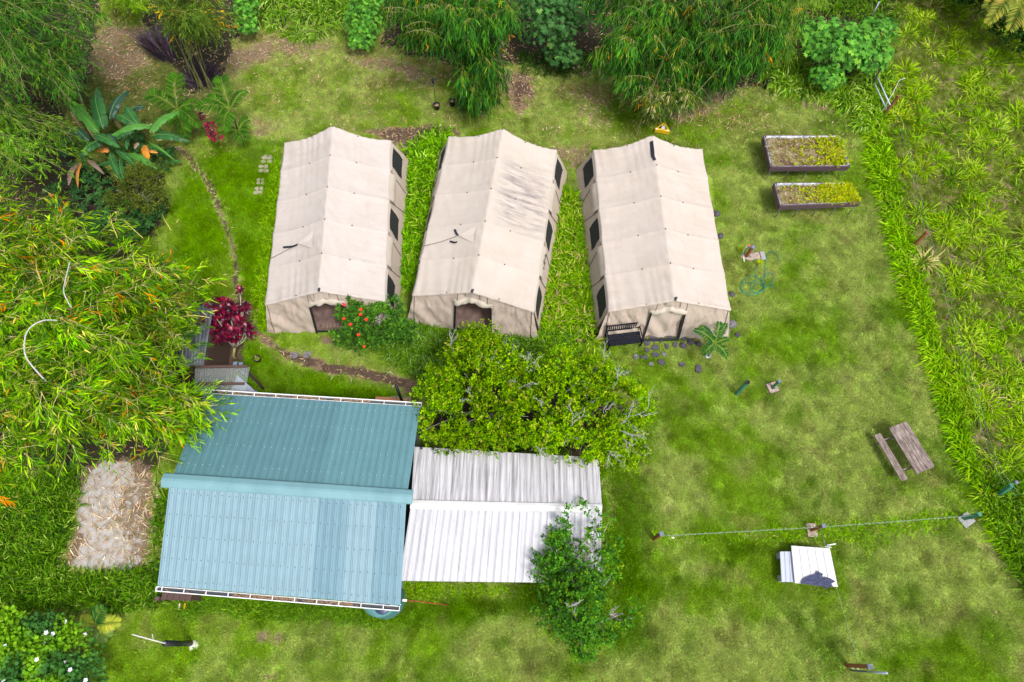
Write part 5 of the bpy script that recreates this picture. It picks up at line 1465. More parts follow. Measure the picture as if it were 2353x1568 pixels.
for r_ in range(1, rings + 1):
    for i, p in enumerate(dense):
        s_ = r_ / rings; q = np.array(cen) * (1 - s_) + p * s_
        q[2] = .545 + .07 * (fbm(q[0] * 7 + q[1] * 3, q[1] * 4, 77, 3)) * (1 - .5 * s_) + .02 * math.sin(i * .9) * s_ * (1 - s_) * 3
        if i in (0,) : pass
        vs.append(q)
vs.append(np.array(cen) + np.array([0, 0, .03])); N_ = len(dense)
fs = [(r_ * N_ + i, r_ * N_ + (i + 1) % N_, (r_ + 1) * N_ + (i + 1) % N_, (r_ + 1) * N_ + i) for r_ in range(rings - 1) for i in range(N_)] + [(i, len(vs) - 1, (i + 1) % N_) for i in range(N_)]
fs = [f[::-1] for f in fs]
o = MB().add(vs, fs, True).build('dark_cloth', plain('slate_cloth', (.045, .05, .10), .9, var=.3, scale=20)); setp(o, 'crumpled dark slate cloth lying on the white metal sheets', 'cloth')

# ================================================================== FENCES
M_WIRE = plain('fence_wire', (.34, .42, .40), .5, metal=.2)
def wire(t, pts, r=.0032):
    m = MB(); m.tube(pts, r, 4); m.build('wire', M_WIRE, t)
t = thing('wire_fence', 'low wire fence with slate capped brown posts crossing the lower lawn', 'fence', W(1500, 1240, 0))
def fpost(t, px, h, w, mat, cap, rz, block=None, bm=None, boff=(0, 0), blrot=None):
    p = W(px[0], px[1], 0); m = MB(); m.box((p.x, p.y, h / 2), (w, w, h), rot_z(rz)); m.build('post', mat, t)
    if cap: m = MB(); m.box((p.x, p.y, h + .02), (w + .055, w + .055, .055), rot_z(rz), .86); m.build('post_cap', cap, t)
    if block:
        m = MB(); m.box((p.x + boff[0], p.y + boff[1], .03), (block[0], block[1], .08), rot_z(blrot if blrot is not None else rz)); m.build('footing_block', bm or M_BLOCK, t)
    return p
f1 = fpost(t, (1502, 1239), 1.25, .11, M_REDP, M_CAPG, .2)
f2 = fpost(t, (1863, 1219), 1.05, .10, M_REDP, M_CAPG, .1, (.36, .48), M_BLOCK, (.02, -.0), .05)
f3 = fpost(t, (2213, 1192), .95, .13, M_GRNP, None, .5, (.5, .42), M_BLOCKG, (.08, -.05), .6)
f4 = fpost(t, (1945, 1529), 1.55, .12, M_REDP, M_CAPG, .1)
for h in (.66, .82):
    for a, b in ((f1, f2), (f2, f3)):
        P = [Vector((a.x, a.y, h)).lerp(Vector((b.x, b.y, h * (.9 if b is f3 else 1))), s) - Vector((0, 0, .05 * math.sin(math.pi * s))) for s in np.linspace(0, 1, 12)]; wire(t, P)
for h in (.8,):
    P = [Vector((f2.x, f2.y, h)).lerp(Vector((f4.x, f4.y, h + .1)), s) - Vector((0, 0, .06 * math.sin(math.pi * s))) for s in np.linspace(0, 1, 16)]; wire(t, P)
m = MB(); i0 = W(1546, 1236, .62); m.box(i0, (.09, .04, .05)); m.build('insulator', M_PW, t)
# grey pipe and bracket by the lowest post
t = thing('gate_pipe', 'grey steel gate pipe standing beside the lowest brown fence post', 'pipe', W(1957, 1543, 0))
g0, g1, g2 = W(1955, 1541, .0), None, None
m = MB(); m.tube([(g0.x, g0.y, 0), (g0.x, g0.y, 1.15)], .028, 8); m.build('lower_pipe', plain('dark_steel_pipe', (.05, .07, .11), .4), t)
m = MB(); m.tube([(g0.x, g0.y, 1.15), (g0.x, g0.y, 2.3)], .034, 8); m.build('upper_pipe', plain('lilac_grey_pipe', (.36, .38, .52), .35, var=.08), t)
for z in (.25, .6): m = MB(); m.tube([(g0.x, g0.y - .0, z - .04), (g0.x - .03, g0.y + .08, z), (f4.x, f4.y - .05, z + .02)], .014, 5); m.build('bracket', M_PW, t)
p = W(440, 1479, 0); t = thing('black_post', 'round black post with a pale branched stick on its top, lower left lawn', 'post', (p.x, p.y, 0))
m = MB(); m.tube([(p.x, p.y, 0), (p.x, p.y, 2.0)], [.085, .09], 12); m.build('post_shaft', M_DARK, t)
m = MB(); s0 = Vector((p.x, p.y, 1.98)); s1 = W(303, 1458, 2.5); mid_ = s0.lerp(s1, .35); m.tube([s0, mid_, s1], .018, 6); m.tube([mid_, W(352, 1462, 2.3) + Vector((0, .05, .1))], .012, 5); m.tube([s0 + Vector((0, -.06, 0)), s0 + Vector((0, .05, .02))], .012, 5); m.build('pale_stick', plain('pale_stick', (.55, .52, .52), .6), t)
o = rock((p.x + .08, p.y - .05, 0), .17, 90, .5).build('rock', plain('white_stone', (.55, .52, .50), .8, bump=.3)); setp(o, 'white stone at the foot of the round black post', 'rock')

t = thing('boundary_fence', 'thin wire boundary fence with rust red posts along the strip of tall grass', 'fence', W(2060, 420, 0))
line = [(2032, 268), (2062, 360), (2085, 470), (2107, 565), (2135, 660), (2165, 760), (2185, 840), (2215, 950), (2240, 1040), (2265, 1100), (2300, 1150)]
def rpost(px, tp, w, mat, nm='post'):
    a = W(*px, 0); h = min(np.arange(.3, 3, .05), key=lambda q: (W(*tp, q).xy - a.xy).length); m = MB(); b = W(*tp, h); m.bar(a, b, w, w, (0, 1, 0)); m.build(nm, mat, t); return a
rpost((2030, 263), (2066, 221), .10, M_REDP); rpost((2096, 568), (2131, 533), .10, M_REDP)
M_STAKE = plain('dark_stake', (.02, .03, .035), .5)
for a, b in (((2048, 425), (2060, 412)), ((2137, 660), (2148, 650)), ((2180, 862), (2197, 850)), ((2088, 545), (2097, 530))): rpost(a, b, .03, M_STAKE, 'stake')
a = rpost((2290, 1142), (2325, 1115), .13, M_GRNP); 
m = MB(); b = W(2336, 1108, .62); m.lathe((b.x, b.y, .58), [(.08, 0), (.08, .05), (.02, .07)], 10); m.build('post_cap', M_CAPG, t)
pl = [W(*q, 0) for q in line]
for h in (.75, 1.0): wire(t, [Vector((p.x + .03 * math.sin(i * 2.1), p.y, h - .04 * (i % 2))) for i, p in enumerate(pl)], .0035)
for k in range(30):
    s = k / 30 * (len(pl) - 1); i = int(s); p = pl[i].lerp(pl[i + 1], s - i); m = MB()
    if k % 1 == 0: m.tube([(p.x, p.y, .05), (p.x, p.y, 1.0)], .0022, 3, cap=False); m.build('wire_stay', M_WIRE, t)
# metal rail frame at the fence corner
zf = lambda x, y: ((2560 + x / 7.84) * .766, (180 + y / 7.84) * .766)
t = thing('rail_frame', 'two pale steel rails leaning between a grey post and the rust red fence post', 'rail', W(*zf(700, 900), 0))
M_RAIL = plain('pale_steel_rail', (.48, .53, .66), .35, var=.08)
for (a, za), (b, zb) in ((((570, 425), 1.0), ((865, 1060), .8)), (((500, 555), .55), ((780, 1165), .35))): m = MB(); m.tube([W(*zf(*a), za), W(*zf(*b), zb)], .026, 8); m.build('rail', M_RAIL, t)
m = MB(); a = W(*zf(420, 630), 0); m.tube([(a.x, a.y, 0), tuple(W(*zf(665, 170), 1.45))], [.04, .05], 8); m.build('grey_post', plain('grey_old_post', (.09, .08, .085), .8), t)
m = MB(); m.tube([W(*zf(680, 1210), .2), W(*zf(900, 830), .7), W(*zf(1080, 480), 1.1), W(*zf(1220, 430), 1.2)], .015, 6); m.build('pale_stick', plain('pale_stick', (.5, .5, .5), .6), t)
m = MB(); m.tube([W(1999, 45, .3), W(2020, 5, 1.6)], .03, 6); o = m.build('leaning_pole', M_RAIL); setp(o, 'pale pole leaning in the grass above the maple leaved shrub', 'pole')
m = MB(); pts = [W(1900, 1253, .1), W(1908, 1252, .1), W(1920, 1250, .1)]; m.tube(pts, .02, 5); m.tube([W(1895, 1256, .1), W(1910, 1258, .1)], .015, 5); o = m.build('broken_pipe', M_PW); setp(o, 'short broken white pipe just above the white metal sheets', 'pipe')
# ================================================================== PLANTS
M_CULM = plain('green_bamboo_cane', (.16, .17, .06), .5, var=.4, scale=4)
M_BARK = plain('pale_bark', (.30, .27, .25), .85, var=.3, scale=14, bump=.3)
M_TWIG = plain('bare_pale_twig', (.42, .40, .41), .8, var=.15)
M_STALK = plain('green_stalk', (.20, .24, .06), .6, var=.25)

def npW(px, py, z):
    x, y = W2(px, py, z); return np.stack([x, y, np.broadcast_to(np.asarray(z, float), x.shape)], 1)

GB = [(.150, .300, .010), (.080, .200, .008), (.255, .400, .022), (.030, .090, .006), (.55, .20, .015), (.42, .38, .08)]
GBW = [4.5, 5, 2.4, 5, .5, .6]
DK = [(.026, .100, .016), (.044, .150, .018), (.085, .225, .020), (.012, .045, .010), (.55, .25, .02), (.30, .33, .05)]  # greens lowered to paint the shadowed hollows of the thickets
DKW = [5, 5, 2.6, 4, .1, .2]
OL = [(.050, .100, .016), (.085, .150, .018), (.140, .210, .03), (.025, .05, .012), (.58, .30, .02)]

def bamboo(name, label, base, spread, poly, zlo, zhi, culms, per, pal, wts, L=(.20, .38), Wd=.042, seed=1, hang=.5, hvec=(0, -1), zfun=None, n_leaf=9, shown_n=60, fall=.25, rootz=0.0, group='bamboo clumps', culm_r=.028):
    r = np.random.default_rng(seed)
    b = W(*base, 0); t = thing(name, label, 'bamboo', (b.x, b.y, 0), 0, group)
    px, py = sample_poly(poly, culms, r)
    zt = r.uniform(zlo, zhi, culms)
    if zfun is not None: zt = zfun(px, py, zt)
    tips = npW(px, py, zt)
    bx = np.array([b.x, b.y]) + r.normal(0, spread, (culms, 2))
    # nearest bases go to the tips on their own side
    P0 = np.concatenate([bx, np.zeros((culms, 1))], 1)
    mid_ = P0 + (tips - P0) * np.array([[.30, .30, 1]]); mid_[:, 2] = tips[:, 2] * 1.12
    s = np.linspace(0, 1, 11)[None, :, None]
    C = P0[:, None] * (1 - s) ** 2 + 2 * mid_[:, None] * s * (1 - s) + tips[:, None] * s ** 2
    shown = r.permutation(culms)[:min(culms, shown_n)]
    for i in shown:
        m = MB(); m.tube([tuple(q) for q in C[i]], list(np.linspace(culm_r, .008, 11)), 5, cap=False); m.build('cane', M_CULM, t)
    # leafy side branches
    n = culms * per
    ci = r.integers(0, culms, n); u = .42 + .58 * r.uniform(0, 1, n) ** .75
    k = np.minimum((u * 10).astype(int), 9); f = (u * 10 - k)[:, None]
    B = C[ci, k] * (1 - f) + C[ci, k + 1] * f
    tg = unit(C[ci, k + 1] - C[ci, k])
    a = r.uniform(0, 6.283, n)
    Dn = np.stack([np.cos(a), np.sin(a), r.uniform(-.35, .45, n)], 1) * .8 + tg * .5 + np.array([hvec[0], hvec[1], -1.0]) * hang * r.uniform(0, 1, (n, 1))
    Dn = unit(Dn); bl = r.uniform(.35, .95, n)
    parts = []
    tone = np.clip(1 + 2.0 * (fbm(B[:, 0] * 1.3, B[:, 1] * 1.3 + B[:, 2], seed, 3) - .5), .4, 1.55)  # leaf clusters tinted darker and lighter to deepen shadow contrast
    pc_ = palette(n, pal, wts, .14, r)
    for q in range(n_leaf):
        s_ = (q + r.uniform(0, 1, n)) / n_leaf
        P = B + Dn * (bl * (.15 + .85 * s_))[:, None]; P[:, 2] -= .22 * bl * s_ ** 2
        side = np.cross(Dn, r.normal(0, 1, (n, 3))); side = unit(side)
        D = unit(Dn * .9 + side * r.uniform(.3, .9, (n, 1)) + np.array([0, 0, -fall]))
        c = np.where(r.uniform(0, 1, (n, 1)) < .6, pc_, palette(n, pal, wts, .16, r)) * tone[:, None]
        parts.append(leaves(P, D, r.uniform(L[0], L[1], n), Wd * r.uniform(.7, 1.2, n), c, .22, rng=r, tip=.1))
    # twigs carrying them
    V0 = B; V1 = B + Dn * bl[:, None]; V1[:, 2] -= .15 * bl
    S = unit(np.cross(Dn, np.array([0, 0, 1.]))) * (.009 if pal is GB else .005)
    TV = np.stack([V0 - S, V0 + S, V1], 1).reshape(-1, 3); TT = np.arange(n * 3).reshape(-1, 3)
    tc_ = palette(n, [(.26, .28, .04), (.16, .20, .03), (.52, .42, .20)], [2, 2, 2.5] if pal is GB else [2, 3, .6], .15, r)
    parts.append((TV, TT, np.repeat(tc_[:, None], 3, 1).reshape(-1, 3)))
    foliage('leaves', merge(parts), t)
    return t

# big clump at the left, taller than the roofs
BIG = [(-40, 430), (60, 420), (170, 425), (255, 470), (320, 525), (430, 535), (505, 590), (470, 650), (440, 700), (470, 770), (480, 860), (510, 915), (490, 990), (420, 1020), (370, 1060), (240, 1080), (130, 1110), (60, 1150), (-40, 1190)]
def zbig(px, py, z):
    e = seg_dist(px, py, BIG[1:-1]); return z * (.62 + .38 * sstep(0, 130, e))
bamboo('bamboo_clump', 'huge bright green bamboo clump on the left reaching over the teal roof', (150, 880), 1.1, BIG, 5.0, 6.6, 150, 30, GB, GBW, (.18, .36), .040, 21, .25, (.2, -.3), zbig)
EDGE = [(380, 900), (470, 890), (530, 950), (470, 985), (430, 1010), (380, 990)]
bamboo('bamboo_clump', 'bamboo drooping over the roof of the corrugated lean to shed', (300, 800), .5, [(330, 640), (420, 660), (455, 720), (450, 800), (440, 860), (380, 890), (330, 800)], 3.6, 4.6, 26, 26, GB, GBW, (.18, .34), .038, 34, .2, (.6, -.2), shown_n=12)
bamboo('bamboo_clump', 'bamboo arching low over the left edge of the teal roof', (300, 990), .5, EDGE, 3.5, 4.0, 14, 24, GB, GBW, (.18, .34), .038, 33, .15, (.5, -.2))
bamboo('bamboo_clump', 'pale feathery bamboo at the left edge above the banana plants', (-30, 350), .6, [(-40, 230), (60, 240), (130, 260), (175, 290), (190, 340), (150, 400), (60, 425), (-40, 430)], 3.2, 4.6, 34, 22, [(.12, .25, .02), (.07, .17, .015), (.19, .32, .04), (.03, .08, .012)], [5, 4, 2, 3], (.14, .26), .03, 5, .5, (.6, -.5))
bamboo('bamboo_clump', 'tall dark feathery bamboo in the top left corner', (60, 190), 1.0, [(-60, -60), (235, -60), (235, 40), (215, 80), (130, 110), (120, 170), (105, 250), (60, 290), (-60, 260)], 4.2, 6.8, 74, 30, [(.020, .075, .012), (.034, .11, .014), (.065, .175, .016), (.008, .03, .006)] + [(.11, .21, .02)], [5, 5, 3, 4, 1.2], (.14, .26), .028, 6, .6, (.3, -.6))
bamboo('bamboo_clump', 'slender dark bamboo leaning over leaf mould beside the top left corner', (175, 235), .5, [(100, 60), (215, 70), (235, 130), (180, 160), (200, 225), (150, 250), (110, 180)], 2.6, 5.0, 34, 22, DK[:4], DKW[:4], (.12, .22), .022, 7, .7, (.2, -.7))
bamboo('bamboo_clump', 'olive bamboo with pale canes and yellow leaves behind the purple grasses', (478, 205), .35, [(340, -60), (560, -60), (545, 20), (520, 60), (490, 85), (450, 80), (420, 50), (375, 5), (345, -10)], 3.0, 5.6, 40, 24, OL, [5, 5, 3, 3, .6], (.16, .30), .036, 8, .5, (.1, -.5), shown_n=9)
CEN = [(870, -60), (1180, -60), (1190, 40), (1175, 130), (1170, 200), (1130, 240), (1080, 235), (1065, 190), (1035, 150), (985, 95), (930, 90), (880, 70)]
def zhang(px, py, z): return z * (.42 + .58 * sstep(250, 20, py))
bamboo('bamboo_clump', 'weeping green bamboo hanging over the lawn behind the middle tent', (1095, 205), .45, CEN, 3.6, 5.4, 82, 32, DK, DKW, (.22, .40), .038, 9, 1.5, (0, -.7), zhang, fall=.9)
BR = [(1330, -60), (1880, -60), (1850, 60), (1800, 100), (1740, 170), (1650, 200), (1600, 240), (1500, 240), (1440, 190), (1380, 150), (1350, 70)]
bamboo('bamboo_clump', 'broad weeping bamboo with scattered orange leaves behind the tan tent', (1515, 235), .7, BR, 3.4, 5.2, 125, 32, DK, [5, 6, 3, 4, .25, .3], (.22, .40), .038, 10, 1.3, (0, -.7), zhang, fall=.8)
bamboo('bamboo_clump', 'drying bamboo with straw coloured leaf tips at the foot of the broad one', (1500, 262), .3, [(1390, 110), (1480, 130), (1560, 170), (1620, 200), (1570, 255), (1490, 250), (1440, 215), (1395, 180)], 1.4, 2.6, 30, 24, [(.09, .16, .02), (.15, .19, .03), (.42, .36, .20), (.04, .08, .015), (.5, .25, .03)], [5, 4, 2.6, 3, .5], (.16, .30), .03, 11, .9, (-.1, -.8))
bamboo('bamboo_clump', 'light green bamboo thicket left of the large maple leaved shrub', (1760, 120), .5, [(1690, -60), (1900, -60), (1880, 20), (1830, 70), (1800, 140), (1740, 150), (1690, 90)], 1.6, 3.4, 42, 26, [(.11, .21, .02), (.16, .27, .03), (.07, .14, .02), (.21, .30, .06)], [4, 4, 3, 2], (.2, .36), .032, 12, .9, (-.1, -.7))

bamboo('bamboo_clump', 'loose yellow green bamboo at the top edge left of the purple fountain grass', (285, -20), .4, [(225, -80), (350, -80), (345, 20), (300, 40), (245, 45)], 1.4, 3.0, 22, 24, [(.11, .21, .015), (.17, .29, .02), (.06, .13, .012)], [4, 4, 3], (.16, .3), .03, 13, .7, (0, -.6), shown_n=8)
bamboo('bamboo_clump', 'dark bamboo undergrowth between the weeping bamboo and the bright shrub', (960, 20), .5, [(880, -60), (1040, -60), (1040, 60), (960, 70), (900, 40)], .9, 2.4, 24, 22, DK[:4], DKW[:4], (.2, .34), .036, 14, .9, (0, -.7), shown_n=6)
# ---- grass masses ------------------------------------------------
def blades(name, label, poly, n, h, w, pal, wts, seed, z=0.0, lean=1.0, droop=.5, clump=8, excl=None, dirb=(0, 0), cl_r=.09, thin=None, radial=False):
    r = np.random.default_rng(seed)
    nc = max(1, n // clump)
    px, py = sample_poly(poly, nc, r); x, y = W2(px, py, 0)
    if thin is not None:
        k = r.uniform(0, 1, nc) < thin(x, y, px, py); x, y = x[k], y[k]; nc = len(x)
    ox, oy = r.normal(0, cl_r, nc * clump), r.normal(0, cl_r, nc * clump)
    x = np.repeat(x, clump) + ox; y = np.repeat(y, clump) + oy
    n = nc * clump; hc = np.repeat(r.uniform(.65, 1.25, nc), clump)
    a = np.arctan2(oy, ox) + r.normal(0, .45, n) if radial else r.uniform(0, 6.283, n); le = r.uniform(.2, 1, n) * lean
    D = np.stack([np.cos(a) * le + dirb[0], np.sin(a) * le + dirb[1], np.ones(n)], 1)
    pc_ = np.repeat(palette(nc, pal, wts, .15, r), clump, 0)
    c = np.where(r.uniform(0, 1, (n, 1)) < .65, pc_ * (1 + r.normal(0, .12, (n, 1))), palette(n, pal, wts, .18, r))
    P = np.stack([x, y, np.full(n, z)], 1)
    o = foliage(name, leaves(P, D, r.uniform(.6, 1.15, n) * h * hc, w * r.uniform(.7, 1.2, n), np.clip(c, .004, .9), droop * r.uniform(.5, 1.5, n), rng=r, tip=.25), None)
    return setp(o, label, 'grass')
GR = [(.125, .265, .008), (.185, .350, .010), (.070, .165, .008), (.290, .440, .030), (.34, .32, .10)]
GRW = [5, 5, 3, 2.4, .3]
STRIP_OLD = [(1965, 215), (2010, 205), (2030, 240), (2035, 275), (2062, 400), (2100, 560), (2128, 640), (2165, 770), (2185, 860), (2215, 950), (2240, 1040), (2262, 1100), (2300, 1180), (2353, 1230), (2353, 1330), (2290, 1240), (2235, 1120), (2195, 1060), (2165, 960), (2130, 850), (2085, 740), (2045, 640), (2020, 520), (1990, 430), (1980, 330), (1965, 270)]
blades('tall_grass_strip', 'strip of tall bright green grass along the boundary fence', STRIP, 13500, .82, .046, GR, GRW, 51, lean=1.0, droop=.8, clump=34, cl_r=.13, radial=True, dirb=(-.3, -.1))
blades('tall_grass_corner', 'dark tall grass filling the right lower corner by the fence', [(2262, 1110), (2353, 1090), (2500, 1120), (2500, 1450), (2353, 1360), (2310, 1290), (2270, 1200)], 4500, 1.0, .045, [(.06, .15, .008), (.10, .2, .016), (.035, .085, .01), (.2, .3, .04)], [5, 4, 3, 1], 52, lean=.9, droop=.6)
blades('grass_between_first_tents', 'lush arching grass filling the gap between the first and middle tents', GAP1, 6000, .85, .058, [(.10, .24, .010), (.15, .32, .014), (.045, .12, .008), (.26, .40, .05)], [5, 5, 3, 3], 53, lean=1.0, droop=.95, clump=20, cl_r=.11, radial=True)
blades('grass_between_last_tents', 'yellow green grass filling the gap between the middle and tan tents', GAP2, 6000, .78, .052, [(.115, .24, .010), (.17, .31, .014), (.08, .17, .012), (.32, .38, .06), (.36, .28, .14)], [5, 5, 3, 2.4, .6], 54, lean=1.1, droop=.7, clump=26, cl_r=.12, radial=True)
blades('grass_before_middle_tent', 'rough green grass between the hibiscus and the citrus trees', [(855, 760), (930, 735), (1010, 770), (1130, 775), (1250, 785), (1290, 760), (1330, 800), (1250, 850), (1130, 870), (1000, 880), (900, 830)], 12000, .62, .036, [(.085, .18, .014), (.13, .25, .02), (.05, .11, .012), (.20, .33, .09)], [5, 4, 3, 2], 55, lean=1.3, droop=.5)
TOPB = [(560, -80), (900, -80), (880, 60), (790, 85), (740, 95), (680, 85), (620, 65), (590, 60)]
blades('tall_grass_bank', 'bank of tall arching grass at the top edge between two leafy shrubs', TOPB, 5200, 1.15, .058, [(.11, .22, .018), (.17, .30, .03), (.05, .12, .012), (.27, .38, .08)], [5, 4, 4, 2.4], 56, lean=.8, droop=.9, dirb=(0, -.2), clump=26, cl_r=.13, radial=True)
blades('tall_grass_thicket', 'thicket of tall pale green grass below the large maple leaved shrub', TOPR, 7000, 1.15, .054, [(.13, .25, .018), (.20, .33, .03), (.06, .14, .012), (.30, .40, .10)], [5, 4, 4, 2.6], 57, lean=.8, droop=.95, dirb=(-.1, -.3), clump=26, cl_r=.13, radial=True)
blades('tall_grass_thicket', 'dark tall grass at the top edge right of the large maple leaved shrub', [(1850, -80), (2090, -80), (2060, 60), (1960, 40), (1870, 40)], 3000, 1.1, .05, [(.08, .17, .015), (.13, .24, .02), (.04, .09, .012)], [5, 4, 4], 58, lean=.7, droop=.8, dirb=(-.1, -.3))
LOWL = [(-60, 1130), (60, 1110), (150, 1080), (190, 1090), (165, 1200), (135, 1290), (160, 1325), (250, 1325), (345, 1315), (362, 1200), (372, 1130), (388, 1110), (360, 1330), (372, 1350), (375, 1390), (280, 1400), (200, 1400), (100, 1395), (-60, 1440)]
blades('rank_grass', 'rank dark green grass round the straw strewn slab at lower left', LOWL, 13000, .75, .044, [(.06, .15, .008), (.10, .21, .015), (.035, .085, .01), (.17, .29, .03), (.24, .34, .06)], [5, 5, 4, 2, 1], 59, lean=.9, droop=.6, dirb=(.1, .1))
blades('grass_by_gutter', 'uneven dark green grass under the lower gutter of the teal roof', [(380, 1385), (480, 1372), (620, 1380), (720, 1390), (835, 1400), (900, 1425), (860, 1430), (760, 1425), (640, 1420), (500, 1400), (430, 1420)], 4200, .34, .026, [(.07, .16, .012), (.12, .24, .018), (.2, .3, .03)], [5, 4, 1], 60, lean=1.2, droop=.5)
blades('grass_by_white_roof', 'green grass along the lower edge of the white roof', [(920, 1345), (1230, 1345), (1230, 1362), (1000, 1375), (930, 1370)], 1500, .26, .022, GR, GRW, 61, lean=1.2, droop=.5)
blades('grass_under_fence', 'long untrimmed grass along the low wire fence', [(1500, 1225), (1860, 1205), (2050, 1190), (2220, 1170), (2240, 1205), (2060, 1225), (2000, 1270), (1930, 1235), (1860, 1240), (1800, 1245), (1510, 1248)], 5200, .26, .022, GR, GRW, 62, lean=1.3, droop=.5, thin=lambda x, y, px, py: .35 + .65 * (px > 1780))
blades('grass_left_of_tent', 'soft grass growing against the left wall of the first tent', [(640, 345), (650, 400), (625, 560), (612, 700), (620, 765), (600, 760), (588, 680), (600, 560), (615, 440)], 5200, .36, .028, GR, GRW, 63, lean=1.1, droop=.6)
blades('strappy_grass', 'clump of long strappy leaves below the weeping bamboo', [(1055, 215), (1110, 215), (1130, 240), (1090, 262), (1060, 250)], 900, .62, .038, [(.045, .125, .02), (.08, .18, .03), (.02, .06, .012)], [4, 4, 3], 64, lean=1.0, droop=1.0, dirb=(-.1, -.4))
blades('edge_grass', 'dark grass at the foot of the thicket behind the middle tent', [(1190, 120), (1400, 120), (1390, 170), (1300, 175), (1200, 170)], 2600, .5, .03, [(.03, .08, .012), (.05, .12, .015), (.02, .05, .01)], [4, 3, 3], 65, lean=.9, droop=.8, dirb=(0, -.3))
for k, (cx, cy, rr_, n, lab, nm) in enumerate(((1705, 470, 26, 0, '', ''), (1655, 700, 20, 260, 'spiky grass clump by the boulder at the tan tent corner', 'grass_clump'), (1460, 1125, 14, 0, '', ''), (1510, 1228, 10, 60, 'grass tuft at the foot of the leftmost capped fence post', 'grass_clump'), (855, 1428, 12, 50, 'grass tuft below the water tank', 'grass_clump'), (430, 1500, 22, 200, 'grass tuft round the foot of the round black post', 'grass_clump'), (2055, 1095, 12, 60, 'grass tuft below the picnic bench', 'grass_clump'))):
    if n: blades(nm, lab, [(cx - rr_, cy - rr_), (cx + rr_, cy - rr_), (cx + rr_, cy + rr_), (cx - rr_, cy + rr_)], n, .34, .022, GR, GRW, 70 + k, lean=1.2, droop=.6)
# rough meadow: tussocks with dead thatch between them
rm = np.random.default_rng(80)
MPOLY = [(2050, -120), (2420, -200), (2700, -150), (2700, 1500), (2420, 1300), (2360, 1180), (2290, 1120), (2262, 1085), (2235, 1000), (2200, 880), (2160, 730), (2110, 580), (2075, 420), (2050, 280), (2035, 160)]
def tuss_thin(x, y, px, py): return sstep(.40, .54, fbm(x * .65, y * .65, 83, 3)) * .97 + .03
blades('meadow_grass', 'tussocks of green grass in the rough meadow beyond the boundary fence', MPOLY, 78000, .74, .040, [(.155, .29, .014), (.23, .37, .018), (.08, .17, .010), (.32, .42, .05), (.40, .34, .15)], [5, 5, 2.5, 2.5, .5], 81, lean=1.5, droop=.55, clump=110, cl_r=.16, radial=True, thin=lambda x, y, px, py: .45 + .5 * tuss_thin(x, y, px, py))
blades('meadow_thatch', 'dry straw and low weeds between the tussocks of the meadow', MPOLY, 36000, .36, .022, [(.40, .33, .20), (.26, .21, .12), (.17, .25, .03), (.12, .21, .02), (.10, .07, .05)], [2.6, 2.2, 3, 3, 1.3], 82, lean=2.4, droop=.35, clump=6, cl_r=.15)

# ---- dead leaves on the ground ------------------------------------
def litter(name, label, n, seed, L, fn, pal, wts, w=.027):
    r = np.random.default_rng(seed)
    x = r.uniform(-24, 28, n * 11); y = r.uniform(-2, 36, n * 11)
    px, py = PX(x, y); m_ = masks(x, y); pr = fn(x, y, px, py, m_)
    k = (r.uniform(0, 1, len(x)) < pr) & (px > -50) & (px < 2400) & (py > -50)
    x, y = x[k][:n], y[k][:n]
    for poly in FOOT:
        k = ~pip(x, y, poly); x, y = x[k], y[k]
    n = len(x); a = r.uniform(0, 6.283, n)
    P = np.stack([x, y, r.uniform(.03, .07, n)], 1); D = np.stack([np.cos(a), np.sin(a), r.normal(0, .18, n)], 1)
    o = foliage(name, leaves(P, D, r.uniform(L[0], L[1], n), w * r.uniform(.7, 1.6, n), palette(n, pal, wts, .2, r), .0, rng=r, roll=.5), None)
    return setp(o, label, 'leaf litter')
LP = [(.40, .29, .17), (.32, .235, .13), (.50, .40, .27), (.26, .14, .07), (.45, .22, .06)]; LW = [5, 4, 3, 1.5, .5]
litter('bamboo_litter', 'dry tan bamboo leaves scattered over the upper lawn', 11000, 90, (.10, .27), lambda x, y, px, py, m: np.clip(m[1] * .75 + m[0] * .55 * (py < 420) + .02 * (py < 420), 0, 1) * (1 - m[3]), LP, LW)
litter('bamboo_litter', 'loose dry leaves dotted along the footpath and side lawn', 1500, 91, (.06, .26), lambda x, y, px, py, m: (px < 980) * (py > 420) * (py < 920) * (.012 + .5 * m[0]) , LP, LW)
litter('straw_litter', 'thick straw coloured leaves heaped over the slab at lower left', 12000, 92, (.10, .38), lambda x, y, px, py, m: pmask(px, py, [(150, 1090), (200, 1080), (300, 1075), (360, 1100), (350, 1300), (240, 1322), (135, 1300), (170, 1200)], 15) * (1 - m[5] * .8 * (fbm(x * 1.5, y * 1.5, 131, 3) > .42)), [(.55, .43, .29), (.45, .35, .22), (.62, .54, .42), (.30, .19, .12), (.5, .3, .12)], [5, 4, 3, 2, .6], .026)
litter('lawn_litter', 'few dry leaves lying about the open lawn', 500, 93, (.04, .10), lambda x, y, px, py, m: .01 * (px > 960) * (1 - m[3]), LP, LW, .03)
litter('understory_litter', 'brown leaf mould under the thickets', 5200, 94, (.08, .25), lambda x, y, px, py, m: m[4] * .3, [(.25, .17, .11), (.16, .11, .07), (.36, .27, .18)], [4, 4, 2], LW and .022)

